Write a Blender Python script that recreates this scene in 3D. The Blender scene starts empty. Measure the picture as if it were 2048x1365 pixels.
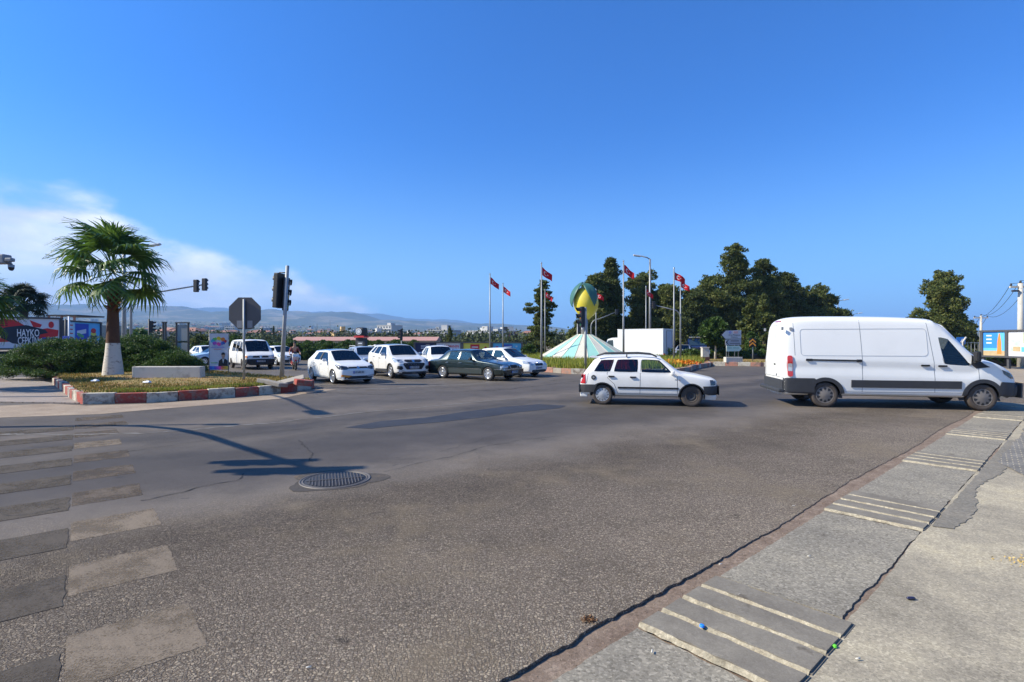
import bpy, bmesh, math, random
import numpy as np
from mathutils import Vector, Matrix
from mathutils.bvhtree import BVHTree

SC = bpy.context.scene
COL = SC.collection
R = math.radians
HAZE = 1.15 / 7000
F = 1050.0; CX = 1024.0; HZ = 682.5; EYE = 1.82

# ------------------------------------------------------------------ camera
cd = bpy.data.cameras.new("camera"); cam = bpy.data.objects.new("camera", cd); COL.objects.link(cam)
cam.location = (0, 0, EYE); cam.rotation_euler = (R(90), 0, 0)
cd.sensor_width = 36; cd.lens = F / 2048 * 36; cd.clip_end = 40000; cd.clip_start = 0.05
SC.camera = cam

# ------------------------------------------------------------------ sky and sun
SUN_EL = 38.0; SUN_AZ = -95.0      # azimuth from +Y, clockwise positive: from the left
sd = Vector((math.sin(R(SUN_AZ)) * math.cos(R(SUN_EL)), math.cos(R(SUN_AZ)) * math.cos(R(SUN_EL)), math.sin(R(SUN_EL))))
sl = bpy.data.lights.new("sun", 'SUN'); sun = bpy.data.objects.new("sun", sl); COL.objects.link(sun)
sl.energy = 5.0; sl.angle = R(0.5); sl.color = (1.0, 0.925, 0.76)
sun.rotation_euler = sd.to_track_quat('Z', 'Y').to_euler(); sun.location = sd * 50

class NT:
    def __init__(s, t): s.t = t; s.n = t.nodes; s.l = t.links
    def add(s, typ, **kw):
        nd = s.n.new(typ)
        for k, v in kw.items(): setattr(nd, k, v)
        return nd
    def link(s, a, b): s.l.new(a, b)
    def sock(s, inp, v):
        if v is None: return
        if isinstance(v, bpy.types.NodeSocket): s.l.new(v, inp)
        else: inp.default_value = v
    def math(s, op, a, b=None, c=None, clamp=False):
        nd = s.n.new('ShaderNodeMath'); nd.operation = op; nd.use_clamp = clamp
        s.sock(nd.inputs[0], a); s.sock(nd.inputs[1], b); s.sock(nd.inputs[2], c)
        return nd.outputs[0]
    def mix(s, f, a, b, mode='MIX'):
        nd = s.n.new('ShaderNodeMix'); nd.data_type = 'RGBA'; nd.blend_type = mode
        s.sock(nd.inputs[0], f)
        for i, v in ((6, a), (7, b)):
            if isinstance(v, (tuple, list)) and len(v) == 3: v = (*v, 1)
            s.sock(nd.inputs[i], v)
        return nd.outputs[2]
    def noise(s, vec, scale, detail=4, rough=0.55, dist=0.0):
        nd = s.n.new('ShaderNodeTexNoise'); s.sock(nd.inputs['Vector'], vec)
        nd.inputs['Scale'].default_value = scale; nd.inputs['Detail'].default_value = detail
        nd.inputs['Roughness'].default_value = rough; nd.inputs['Distortion'].default_value = dist
        return nd.outputs['Fac']
    def ramp(s, fac, stops, interp='LINEAR'):
        nd = s.n.new('ShaderNodeValToRGB'); s.sock(nd.inputs[0], fac); e = nd.color_ramp.elements
        nd.color_ramp.interpolation = interp
        while len(e) < len(stops): e.new(0.5)
        for i, (p, c) in enumerate(stops):
            e[i].position = p
            if isinstance(c, (int, float)): c = (c, c, c)
            e[i].color = (*c, 1)
        return nd.outputs[0]
    def sstep(s, v, a, b):
        nd = s.n.new('ShaderNodeMapRange'); nd.interpolation_type = 'SMOOTHSTEP'
        s.sock(nd.inputs[0], v); s.sock(nd.inputs[1], a); s.sock(nd.inputs[2], b)
        return nd.outputs[0]
    def maprange(s, v, a, b, c, d):
        nd = s.n.new('ShaderNodeMapRange'); s.sock(nd.inputs[0], v)
        for i, q in enumerate((a, b, c, d)): nd.inputs[i + 1].default_value = q
        return nd.outputs[0]
    def mapping(s, vec, scale=(1, 1, 1), rot=(0, 0, 0), loc=(0, 0, 0)):
        nd = s.n.new('ShaderNodeMapping'); s.sock(nd.inputs[0], vec)
        nd.inputs['Scale'].default_value = scale; nd.inputs['Rotation'].default_value = rot; nd.inputs['Location'].default_value = loc
        return nd.outputs[0]

W = bpy.data.worlds.new("World"); SC.world = W; W.use_nodes = True
w = NT(W.node_tree); w.n.clear()
sky = w.add('ShaderNodeTexSky', sky_type='NISHITA'); sky.sun_disc = False
sky.sun_elevation = R(SUN_EL); sky.sun_rotation = R(SUN_AZ); sky.altitude = 0
sky.air_density = 1.0; sky.dust_density = 1.4; sky.ozone_density = 3.0
skyc = w.mix(1.0, sky.outputs[0], (0.25, 0.86, 1.72), 'MULTIPLY')
tc = w.add('ShaderNodeTexCoord'); sep = w.add('ShaderNodeSeparateXYZ'); w.link(tc.outputs['Generated'], sep.inputs[0])
X_, Y_, Z_ = sep.outputs
az = w.math('MULTIPLY', w.math('ARCTAN2', X_, Y_), 57.2958)
el = w.math('MULTIPLY', w.math('ARCSINE', Z_), 57.2958)
# upper outline of the cloud bank by azimuth, ragged by noise
top = w.n.new('ShaderNodeFloatCurve'); 
cv = top.mapping.curves[0]
pts = [(-90, 17), (-60, 14.5), (-46, 12.9), (-41, 12.9), (-37.5, 11.6), (-34.5, 9.3), (-31, 8.8), (-26, 7.8), (-21, 7.0), (-17.5, 5.6), (-13, 2.2), (-5, 0.0), (30, 0)]
def nx(a): return (a + 90) / 120
cv.points[0].location = (nx(pts[0][0]), pts[0][1] / 20); cv.points[1].location = (1.0, 0.0)
for a, b in pts[1:-1]: cv.points.new(nx(a), b / 20)
top.mapping.update()
w.link(w.maprange(az, -90, 30, 0, 1), top.inputs['Value'])
ctop = w.math('MULTIPLY', top.outputs[0], 20.0)
cvec = w.mapping(tc.outputs['Generated'], scale=(1, 1, 2.0))
n1 = w.noise(cvec, 7.0, 8, 0.56, 0.15)
n2 = w.noise(w.mapping(tc.outputs['Generated'], scale=(1, 1, 4.0), loc=(3, 1, 0)), 4.0, 7, 0.55, 0.3)
edge = w.math('ADD', ctop, w.math('MULTIPLY', w.math('SUBTRACT', n1, 0.5), 7.0))
depth = w.math('SUBTRACT', edge, el)
body_ = w.sstep(depth, -0.15, 2.4)
thin = w.sstep(n2, 0.36, 0.60)
bank = w.math('MULTIPLY', body_, w.math('MULTIPLY_ADD', thin, 0.42, 0.55))
low = w.math('SUBTRACT', 1.0, w.sstep(el, -2.0, 26.0))
lowleft = w.math('SUBTRACT', 1.0, w.sstep(az, -50.0, 25.0))
veil = w.math('MULTIPLY', w.math('POWER', low, 1.8), w.math('MULTIPLY_ADD', lowleft, 0.30, 0.62))
cm = w.math('MAXIMUM', bank, veil, clamp=True)
cshade = w.mix(w.sstep(n1, 0.35, 0.65), (6.8, 7.4, 8.6), (10.6, 10.8, 11.2))
final = w.mix(bank, w.mix(veil, skyc, (3.9, 7.0, 9.6)), cshade)
bg = w.add('ShaderNodeBackground'); bg.inputs[1].default_value = 0.078
w.link(final, bg.inputs[0])
wo = w.add('ShaderNodeOutputWorld'); w.link(bg.outputs[0], wo.inputs[0])

SC.view_settings.view_transform = 'Standard'; SC.view_settings.look = 'None'
SC.view_settings.exposure = 0.74; SC.view_settings.gamma = 1.0
SC.render.engine = 'CYCLES'
SC.cycles.volume_bounces = 0

# ------------------------------------------------------------------ helpers
def G(px, py, z=0.0):
    k = (EYE - z) / (py - HZ); return ((px - CX) * k, F * k)
def A(px, py, Y): return Vector(((px - CX) * Y / F, Y, EYE + (HZ - py) * Y / F))
def link(o, parent=None):
    COL.objects.link(o)
    if parent is not None: o.parent = parent
    return o
def tag(o, label=None, cat=None, group=None, kind=None):
    if label: o['label'] = label
    if cat: o['category'] = cat
    if group: o['group'] = group
    if kind: o['kind'] = kind
    return o
def thing(name, label, cat, loc=(0, 0, 0), rz=0.0, group=None):
    o = bpy.data.objects.new(name, None); o.location = loc; o.rotation_euler = (0, 0, rz)
    o.empty_display_size = 0.2
    COL.objects.link(o); return tag(o, label, cat, group)
def copy_tree(o, parent=None):
    c = o.copy(); COL.objects.link(c)
    if parent is not None: c.parent = parent
    for ch in o.children: copy_tree(ch, c)
    return c
def pydata(name, V, Fc, mats, parent=None, smooth=False, mi=None, loc=None):
    me = bpy.data.meshes.new(name); me.from_pydata([tuple(v) for v in V], [], Fc)
    if not isinstance(mats, (list, tuple)): mats = [mats]
    for m in mats: me.materials.append(m)
    if mi is not None: me.polygons.foreach_set('material_index', mi)
    if smooth: me.polygons.foreach_set('use_smooth', [True] * len(me.polygons))
    me.update(); o = bpy.data.objects.new(name, me)
    if loc is not None: o.location = loc
    return link(o, parent)
class MB:
    """collects shapes into one mesh"""
    def __init__(s): s.V = []; s.F = []; s.M = []; s.S = []; s.m = 0
    def add(s, V, Fc, smooth=False):
        b = len(s.V); s.V += [tuple(v) for v in V]
        for f in Fc: s.F.append([i + b for i in f]); s.M.append(s.m); s.S.append(smooth)
        return s
    def box(s, c, d, rz=0.0, taper=1.0, rot=None, bev=0.0):
        hx, hy, hz = d[0] / 2, d[1] / 2, d[2] / 2
        if bev > 0:
            bev = min(bev, hx * .9, hy * .9, hz * .9)
            bm = bmesh.new(); bmesh.ops.create_cube(bm, size=1.0)
            for v in bm.verts: v.co = Vector((v.co.x * 2 * hx, v.co.y * 2 * hy, v.co.z * 2 * hz))
            bmesh.ops.bevel(bm, geom=bm.edges[:] , offset=bev, segments=2, affect='EDGES', profile=0.6)
            V = [v.co.copy() for v in bm.verts]; bm.verts.index_update(); Fc = [[v.index for v in f.verts] for f in bm.faces]; bm.free()
            if taper != 1.0: V = [Vector((v.x * (taper if v.z > 0 else 1), v.y * (taper if v.z > 0 else 1), v.z)) for v in V]
        else:
            V = [Vector((x * (taper if z > 0 else 1), y * (taper if z > 0 else 1), z)) for x in (-hx, hx) for y in (-hy, hy) for z in (-hz, hz)]
            Fc = [[0, 1, 3, 2], [4, 6, 7, 5], [0, 4, 5, 1], [2, 3, 7, 6], [0, 2, 6, 4], [1, 5, 7, 3]]
        M_ = Matrix.Translation(Vector(c)) @ (rot.to_4x4() if rot is not None else Matrix.Rotation(rz, 4, 'Z'))
        return s.add([M_ @ v for v in V], Fc)
    def tube(s, pts, r, n=8, caps=True, flat=None):
        pts = [Vector(p) for p in pts]
        if not isinstance(r, (list, tuple)): r = [r] * len(pts)
        V = []; Fc = []; up = Vector((0, 0, 1)); prev = None
        for i, p in enumerate(pts):
            d = (pts[min(i + 1, len(pts) - 1)] - pts[max(i - 1, 0)])
            d = d.normalized() if d.length > 1e-9 else Vector((0, 0, 1))
            if prev is None:
                a = d.cross(up if abs(d.z) < 0.95 else Vector((1, 0, 0))).normalized()
            else:
                a = (prev - d * prev.dot(d)); a = a.normalized() if a.length > 1e-6 else d.orthogonal().normalized()
            prev = a; b = d.cross(a)
            for k in range(n):
                t = 2 * math.pi * k / n; V.append(p + a * math.cos(t) * r[i] + b * math.sin(t) * r[i])
        for i in range(len(pts) - 1):
            for k in range(n): Fc.append([i * n + k, i * n + (k + 1) % n, (i + 1) * n + (k + 1) % n, (i + 1) * n + k])
        if caps: Fc.append(list(range(n))[::-1]); Fc.append([(len(pts) - 1) * n + k for k in range(n)])
        return s.add(V, Fc, n > 5)
    def lathe(s, prof, n=24, M_=None, close=False):
        V = []; Fc = []
        for (r, z) in prof:
            for k in range(n):
                t = 2 * math.pi * k / n; V.append(Vector((r * math.cos(t), r * math.sin(t), z)))
        m = len(prof)
        for i in range(m - 1 + (1 if close else 0)):
            j = (i + 1) % m
            for k in range(n): Fc.append([i * n + k, i * n + (k + 1) % n, j * n + (k + 1) % n, j * n + k])
        if M_ is not None: V = [M_ @ v for v in V]
        return s.add(V, Fc, True)
    def prism(s, poly, z0, z1, M_=None):
        """poly in xy, extruded along z"""
        n = len(poly); V = [Vector((p[0], p[1], z0)) for p in poly] + [Vector((p[0], p[1], z1)) for p in poly]
        Fc = [list(range(n))[::-1], list(range(n, 2 * n))] + [[i, (i + 1) % n, n + (i + 1) % n, n + i] for i in range(n)]
        if M_ is not None: V = [M_ @ v for v in V]
        return s.add(V, Fc)
    def sph(s, c, rad, nu=12, nv=8):
        c = Vector(c); rad = Vector(rad) if hasattr(rad, '__len__') else Vector((rad,) * 3)
        V = []; Fc = []
        for i in range(nv + 1):
            ph = math.pi * i / nv
            for k in range(nu):
                t = 2 * math.pi * k / nu
                V.append(c + Vector((rad.x * math.sin(ph) * math.cos(t), rad.y * math.sin(ph) * math.sin(t), rad.z * math.cos(ph))))
        for i in range(nv):
            for k in range(nu): Fc.append([i * nu + k, (i + 1) * nu + k, (i + 1) * nu + (k + 1) % nu, i * nu + (k + 1) % nu])
        return s.add(V, Fc, True)
    def build(s, name, mats, parent=None, loc=None, bev=0.0):
        me = bpy.data.meshes.new(name); me.from_pydata(s.V, [], s.F)
        if not isinstance(mats, (list, tuple)): mats = [mats]
        for m in mats: me.materials.append(m)
        me.polygons.foreach_set('material_index', s.M); me.polygons.foreach_set('use_smooth', s.S); me.update()
        o = bpy.data.objects.new(name, me)
        if loc is not None: o.location = loc
        return link(o, parent)
# matrix that lays local xy onto a vertical plane facing -Y (x right, y up)
VERT = Matrix.Rotation(R(90), 4, 'X')
def face_dir(ang):           # vertical plane, front (local +z) turned to heading ang measured from -Y about Z
    return Matrix.Rotation(ang, 4, 'Z') @ VERT

# ------------------------------------------------------------------ materials
MATS = {}
def mat(name):
    m = bpy.data.materials.new(name); m.use_nodes = True; t = NT(m.node_tree)
    b = t.n['Principled BSDF']; return m, t, b
def simple(name, col, rough=0.6, metal=0.0, var=0.12, scale=6.0, coat=0.0, spec=None, bump=0.0, bscale=40.0, dirt=0.0):
    if name in MATS: return MATS[name]
    m, t, b = mat(name); tcn = t.add('ShaderNodeTexCoord')
    n = t.noise(tcn.outputs['Object'], scale, 5)
    lo = tuple(c * (1 - var) for c in col); hi = tuple(min(1, c * (1 + var)) for c in col)
    c = t.mix(n, lo, hi)
    if dirt > 0:
        d = t.sstep(t.noise(tcn.outputs['Object'], scale * 0.6, 8, 0.7), 0.5, 0.75)
        c = t.mix(t.math('MULTIPLY', d, dirt), c, (0.11, 0.085, 0.06))
    t.sock(b.inputs['Base Color'], c)
    b.inputs['Roughness'].default_value = rough; b.inputs['Metallic'].default_value = metal
    b.inputs['Coat Weight'].default_value = coat; b.inputs['Coat Roughness'].default_value = 0.05
    if spec is not None: b.inputs['Specular IOR Level'].default_value = spec
    if bump > 0:
        bn = t.add('ShaderNodeBump'); bn.inputs['Strength'].default_value = bump; bn.inputs['Distance'].default_value = 0.01
        t.link(t.noise(tcn.outputs['Object'], bscale, 4), bn.inputs['Height']); t.link(bn.outputs[0], b.inputs['Normal'])
    MATS[name] = m; return m
def glass(name, tint, gl=1.0, rough=0.02):
    if name in MATS: return MATS[name]
    m, t, b = mat(name); t.n.remove(b)
    out = t.n['Material Output']
    tr = t.add('ShaderNodeBsdfTransparent'); tr.inputs[0].default_value = (*tint, 1)
    g = t.add('ShaderNodeBsdfGlossy'); g.inputs['Roughness'].default_value = rough; g.inputs['Color'].default_value = (gl, gl, gl, 1)
    fr = t.add('ShaderNodeFresnel'); fr.inputs[0].default_value = 1.52
    mx = t.add('ShaderNodeMixShader'); t.link(t.math('MULTIPLY_ADD', fr.outputs[0], 0.9, 0.02), mx.inputs[0])
    t.link(tr.outputs[0], mx.inputs[1]); t.link(g.outputs[0], mx.inputs[2]); t.link(mx.outputs[0], out.inputs[0])
    MATS[name] = m; return m
def leafmat(name, stops, rough=0.6, trans=0.25):
    if name in MATS: return MATS[name]
    m, t, b = mat(name); g = t.add('ShaderNodeNewGeometry')
    tcn = t.add('ShaderNodeTexCoord')
    big = t.noise(tcn.outputs['Object'], 0.9, 3)
    f = t.math('ADD', t.math('MULTIPLY', g.outputs['Random Per Island'], 0.55), t.math('MULTIPLY', big, 0.45))
    c = t.ramp(f, stops); t.link(c, b.inputs['Base Color'])
    b.inputs['Roughness'].default_value = rough; b.inputs['Specular IOR Level'].default_value = 0.3
    if trans > 0:
        out = t.n['Material Output']; tl = t.add('ShaderNodeBsdfTranslucent'); t.link(c, tl.inputs[0])
        mx = t.add('ShaderNodeMixShader'); mx.inputs[0].default_value = trans
        t.link(b.outputs[0], mx.inputs[1]); t.link(tl.outputs[0], mx.inputs[2]); t.link(mx.outputs[0], out.inputs[0])
    MATS[name] = m; return m

M_steel = simple('galvanised steel', (0.26, 0.265, 0.27), 0.5, 0.4, 0.15, 8)
M_pole = simple('painted pole grey', (0.33, 0.34, 0.34), 0.55, 0.2, 0.2, 5, dirt=0.4)
M_darkpole = simple('dark pole', (0.06, 0.06, 0.065), 0.6, 0.0, 0.2, 5)
M_black = simple('black plastic', (0.018, 0.018, 0.02), 0.5, 0, 0.2, 10)
M_dark = simple('charcoal plastic', (0.035, 0.036, 0.04), 0.6, 0, 0.25, 7)
M_rubber = simple('tyre rubber', (0.028, 0.026, 0.025), 0.85, 0, 0.3, 12, bump=0.3)
M_dusty = simple('dusty tyre rubber', (0.07, 0.055, 0.045), 0.9, 0, 0.35, 12, bump=0.3)
M_chrome = simple('chrome', (0.75, 0.75, 0.76), 0.15, 1.0, 0.05, 8)
M_alloy = simple('alloy rim', (0.6, 0.61, 0.63), 0.28, 0.8, 0.1, 8)
M_hub = simple('silver hubcap', (0.45, 0.46, 0.47), 0.4, 0.3, 0.15, 8, dirt=0.4)
M_white = simple('white car paint', (0.77, 0.755, 0.72), 0.32, 0, 0.03, 2.5, coat=0.5)
M_white2 = simple('off white car paint', (0.74, 0.715, 0.67), 0.4, 0, 0.05, 2.5, coat=0.3, dirt=0.12)
M_pearl = simple('pearl white car paint', (0.72, 0.695, 0.65), 0.28, 0, 0.03, 2.5, coat=0.6)
M_van = simple('white van paint', (0.77, 0.755, 0.715), 0.36, 0, 0.03, 2.0, coat=0.4, dirt=0.06)
M_merc = simple('dark green metallic paint', (0.016, 0.028, 0.027), 0.25, 0.4, 0.1, 2.5, coat=0.8)
M_mercl = simple('grey lower cladding', (0.05, 0.065, 0.065), 0.4, 0.3, 0.1, 2.5, coat=0.3)
M_bluec = simple('pale blue car paint', (0.33, 0.48, 0.62), 0.35, 0, 0.05, 2.5, coat=0.5)
M_silver = simple('silver car paint', (0.5, 0.51, 0.52), 0.3, 0.6, 0.05, 2.5, coat=0.5)
M_navy = simple('dark suv paint', (0.03, 0.035, 0.045), 0.3, 0.2, 0.1, 2.5, coat=0.6)
M_int = simple('cabin trim', (0.03, 0.03, 0.032), 0.9, 0, 0.2, 8)
M_seat = simple('seat fabric', (0.035, 0.03, 0.03), 0.95, 0, 0.3, 20)
M_well = simple('wheel well', (0.012, 0.012, 0.012), 0.95, 0, 0.2, 8)
M_red = simple('red lens', (0.45, 0.012, 0.015), 0.15, 0, 0.1, 8, coat=0.8)
M_lens = simple('clear lamp lens', (0.42, 0.45, 0.48), 0.12, 0.3, 0.35, 25, coat=1.0)
M_lensd = simple('smoked lamp lens', (0.06, 0.065, 0.075), 0.1, 0.2, 0.6, 30, coat=1.0)
M_amber = simple('amber lens', (0.7, 0.25, 0.03), 0.2, 0, 0.1, 8, coat=0.6)
M_plate = simple('plate white', (0.7, 0.7, 0.7), 0.5, 0, 0.03, 8)
M_blue = simple('plate blue', (0.02, 0.07, 0.4), 0.5, 0, 0.05, 8)
M_ink = simple('black lettering', (0.012, 0.012, 0.014), 0.6, 0, 0.05, 8)
M_wink = simple('white lettering', (0.72, 0.72, 0.72), 0.6, 0, 0.03, 8)
M_rink = simple('red lettering', (0.62, 0.03, 0.03), 0.6, 0, 0.05, 8)
M_bink = simple('blue lettering', (0.06, 0.08, 0.5), 0.6, 0, 0.05, 8)
M_gclear = glass('clear car glass', (0.72, 0.82, 0.79))
M_gmid = glass('tinted car glass', (0.16, 0.19, 0.20))
M_gdark = glass('dark car glass', (0.045, 0.05, 0.055))
M_gred = glass('reddish tinted car glass', (0.42, 0.10, 0.10))
M_skin = simple('skin', (0.42, 0.25, 0.17), 0.6, 0, 0.06, 10)
M_hair = simple('dark hair', (0.015, 0.011, 0.009), 0.7, 0, 0.2, 30)
def text(name, s, size, m, parent, M_, align='CENTER', ext=0.003, sx=1.0, bold=0.0, lsp=1.0):
    cu = bpy.data.curves.new(name, 'FONT'); cu.body = s; cu.size = size; cu.align_x = align; cu.align_y = 'CENTER'
    cu.extrude = ext; cu.resolution_u = 2; cu.offset = bold; cu.space_line = lsp
    o = bpy.data.objects.new(name, cu); COL.objects.link(o)
    dg = bpy.context.evaluated_depsgraph_get(); me = bpy.data.meshes.new_from_object(o.evaluated_get(dg))
    bpy.data.objects.remove(o); bpy.data.curves.remove(cu)
    me.transform(M_ @ Matrix.Diagonal((sx, 1, 1, 1))); me.materials.clear(); me.materials.append(m); me.name = name
    return link(bpy.data.objects.new(name, me), parent)
# ------------------------------------------------------------------ leaves and scatter
def quads(name, m, C, U, V, parent=None, tri=False, kind=None):
    """one mesh of many small faces: centres C, half-vectors U, V (n,3)"""
    n = len(C); k = 3 if tri else 4
    if tri: P = np.stack([C - U, C + U, C + V * 2], 1)
    else: P = np.stack([C - V, C + U * 1.0, C + V, C - U * 1.0], 1)
    me = bpy.data.meshes.new(name); me.vertices.add(n * k); me.vertices.foreach_set('co', P.reshape(-1).astype(np.float32))
    me.loops.add(n * k); me.loops.foreach_set('vertex_index', np.arange(n * k, dtype=np.int32))
    me.polygons.add(n); me.polygons.foreach_set('loop_start', np.arange(0, n * k, k, dtype=np.int32))
    me.polygons.foreach_set('loop_total', np.full(n, k, dtype=np.int32))
    me.materials.append(m); me.update(calc_edges=True); me.validate()
    o = bpy.data.objects.new(name, me); link(o, parent)
    if kind: o['kind'] = kind
    return o
def crown(name, m, parent, blobs, n, size, seed=1, aspect=0.5, up=0.3, shell=0.5, droop=0.0):
    rg = np.random.default_rng(seed); B = np.array([(*b[:3], *(b[3] if hasattr(b[3], '__len__') else (b[3],) * 3)) for b in blobs], float)
    wgt = B[:, 3] * B[:, 4]; wgt /= wgt.sum(); idx = rg.choice(len(B), n, p=wgt)
    d = rg.normal(size=(n, 3)); d /= np.linalg.norm(d, axis=1)[:, None]
    rad = shell + (1 - shell) * rg.random(n) ** 0.6; rad *= 1 + 0.18 * rg.normal(size=n) * (rg.random(n) < 0.4)
    C = B[idx, :3] + d * rad[:, None] * B[idx, 3:]
    L = d * 0.8 + rg.normal(size=(n, 3)) * 0.6; L[:, 2] += up - droop; L /= np.linalg.norm(L, axis=1)[:, None]
    S = np.cross(L, rg.normal(size=(n, 3))); S /= np.linalg.norm(S, axis=1)[:, None] + 1e-9
    sz = size * (0.6 + 0.8 * rg.random(n))[:, None]
    return quads(name, m, C, S * sz * aspect, L * sz, parent)
def scatter_poly(poly, n, rg):
    P = np.array(poly); lo = P.min(0); hi = P.max(0); out = []
    x1, y1 = P[:, 0], P[:, 1]; x2, y2 = np.roll(x1, -1), np.roll(y1, -1)
    while len(out) < n:
        q = lo + rg.random((n * 2, 2)) * (hi - lo)
        c = ((y1[None] > q[:, 1:2]) != (y2[None] > q[:, 1:2])) & (q[:, 0:1] < (x2 - x1)[None] * (q[:, 1:2] - y1[None]) / ((y2 - y1)[None] + 1e-12) + x1[None])
        out += list(q[c.sum(1) % 2 == 1])
    return np.array(out[:n])
def grass(name, m, poly, n, h, zf, label, seed=3, w=0.02, cat='grass'):
    rg = np.random.default_rng(seed); q = scatter_poly(poly, n, rg)
    C = np.column_stack([q, [zf(x, y) for x, y in q]])
    a = rg.random(n) * 6.283; U = np.column_stack([np.cos(a), np.sin(a), np.zeros(n)]) * w * (0.5 + rg.random(n))[:, None]
    V = np.column_stack([rg.normal(size=n) * 0.25, rg.normal(size=n) * 0.25, np.ones(n)]) * (h * 0.5 * (0.4 + rg.random(n)))[:, None]
    o = quads(name, m, C, U, V, None, tri=True, kind='stuff'); return tag(o, label, cat)

# ------------------------------------------------------------------ ground materials
def tcobj(t): return t.add('ShaderNodeTexCoord').outputs['Object']
m_ground, t, b = mat('earth and scrub'); o_ = tcobj(t)
t.sock(b.inputs['Base Color'], t.ramp(t.noise(o_, 0.12, 8, 0.65), [(0.3, (0.05, 0.06, 0.025)), (0.5, (0.16, 0.12, 0.075)), (0.7, (0.23, 0.175, 0.115))])); b.inputs['Roughness'].default_value = 0.95
# asphalt: bands that follow the carriageway (worn, polished and open-textured strips)
m_road, t, b = mat('asphalt'); o_ = tcobj(t); sp = t.add('ShaderNodeSeparateXYZ'); t.link(o_, sp.inputs[0])
v = t.math('ADD', t.math('MULTIPLY', sp.outputs[0], -0.6), t.math('MULTIPLY', sp.outputs[1], 0.8))
nb = t.noise(o_, 0.35, 6, 0.6); nm = t.noise(o_, 1.6, 6, 0.65)
v2 = t.math('ADD', v, t.math('ADD', t.math('MULTIPLY', t.math('SUBTRACT', nb, 0.5), 3.0), t.math('MULTIPLY', t.math('SUBTRACT', nm, 0.5), 0.9)))
macro = t.ramp(t.maprange(v2, -4, 36, 0, 1), [(0.0, (0.37, 0.315, 0.262)), (0.14, (0.32, 0.275, 0.232)), (0.19, (0.245, 0.210, 0.180)), (0.265, (0.115, 0.098, 0.086)), (0.30, (0.056, 0.049, 0.047)), (0.345, (0.046, 0.041, 0.040)), (0.375, (0.074, 0.064, 0.058)), (0.40, (0.046, 0.041, 0.040)), (0.43, (0.095, 0.080, 0.070)), (0.47, (0.062, 0.054, 0.051)), (0.6, (0.080, 0.069, 0.062)), (1.0, (0.085, 0.074, 0.066))])
blot = t.ramp(t.noise(o_, 0.9, 8, 0.7), [(0.30, 0.78), (0.5, 1.0), (0.7, 1.18)])
base = t.mix(1.0, t.mix(1.0, macro, (1.55, 1.53, 1.42), 'MULTIPLY'), blot, 'MULTIPLY')
coarse = t.math('SUBTRACT', 1.0, t.sstep(v2, 5.4, 7.4))
vo = t.add('ShaderNodeTexVoronoi', feature='F1'); vo.inputs['Scale'].default_value = 50; t.link(o_, vo.inputs['Vector'])
ve = t.add('ShaderNodeTexVoronoi', feature='DISTANCE_TO_EDGE'); ve.inputs['Scale'].default_value = 50; t.link(o_, ve.inputs['Vector'])
hsv = t.add('ShaderNodeSeparateColor'); t.link(vo.outputs['Color'], hsv.inputs[0])
stone = t.ramp(hsv.outputs[0], [(0.0, (0.62, 0.60, 0.60)), (0.45, (0.90, 0.88, 0.86)), (0.8, (1.15, 1.12, 1.07)), (1.0, (1.45, 1.38, 1.26))])
gapm = t.sstep(ve.outputs['Distance'], 0.02, 0.22)
chip = t.mix(1.0, t.mix(gapm, (0.42, 0.38, 0.36), stone), t.ramp(t.noise(o_, 36, 5, 0.78), [(0.34, 0.60), (0.5, 1.0), (0.64, 1.42)]), 'MULTIPLY')
fine = t.ramp(t.noise(o_, 130, 3, 0.7), [(0.3, 0.72), (0.7, 1.28)])
agg = t.mix(t.math('MULTIPLY_ADD', coarse, 0.72, 0.22), fine, chip)
c1 = t.mix(1.0, base, agg, 'MULTIPLY')
# sandy wear and oil drips
sand = t.math('MULTIPLY', t.sstep(t.noise(t.mapping(o_, loc=(7, 3, 0)), 0.55, 9, 0.74), 0.50, 0.68), coarse)
c2 = t.mix(t.math('MULTIPLY', sand, 0.50), c1, (0.33, 0.26, 0.175))
oil = t.sstep(t.noise(t.mapping(o_, loc=(2, 9, 0)), 2.6, 4, 0.6), 0.66, 0.74)
c3 = t.mix(t.math('MULTIPLY', oil, 0.6), c2, (0.035, 0.031, 0.03))
t.sock(b.inputs['Base Color'], c3); t.sock(b.inputs['Roughness'], t.math('MULTIPLY_ADD', coarse, 0.18, 0.68))
b.inputs['Specular IOR Level'].default_value = 0.12
bn = t.add('ShaderNodeBump'); bn.inputs['Distance'].default_value = 0.022; t.sock(bn.inputs['Strength'], t.math('MULTIPLY_ADD', coarse, 0.85, 0.12))
hh = t.math('ADD', t.math('ADD', t.math('MULTIPLY', gapm, 0.5), t.math('MULTIPLY', hsv.outputs[1], 0.4)), t.math('MULTIPLY', t.noise(o_, 36, 5, 0.78), 2.6)); t.link(hh, bn.inputs['Height']); t.link(bn.outputs[0], b.inputs['Normal'])

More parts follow.
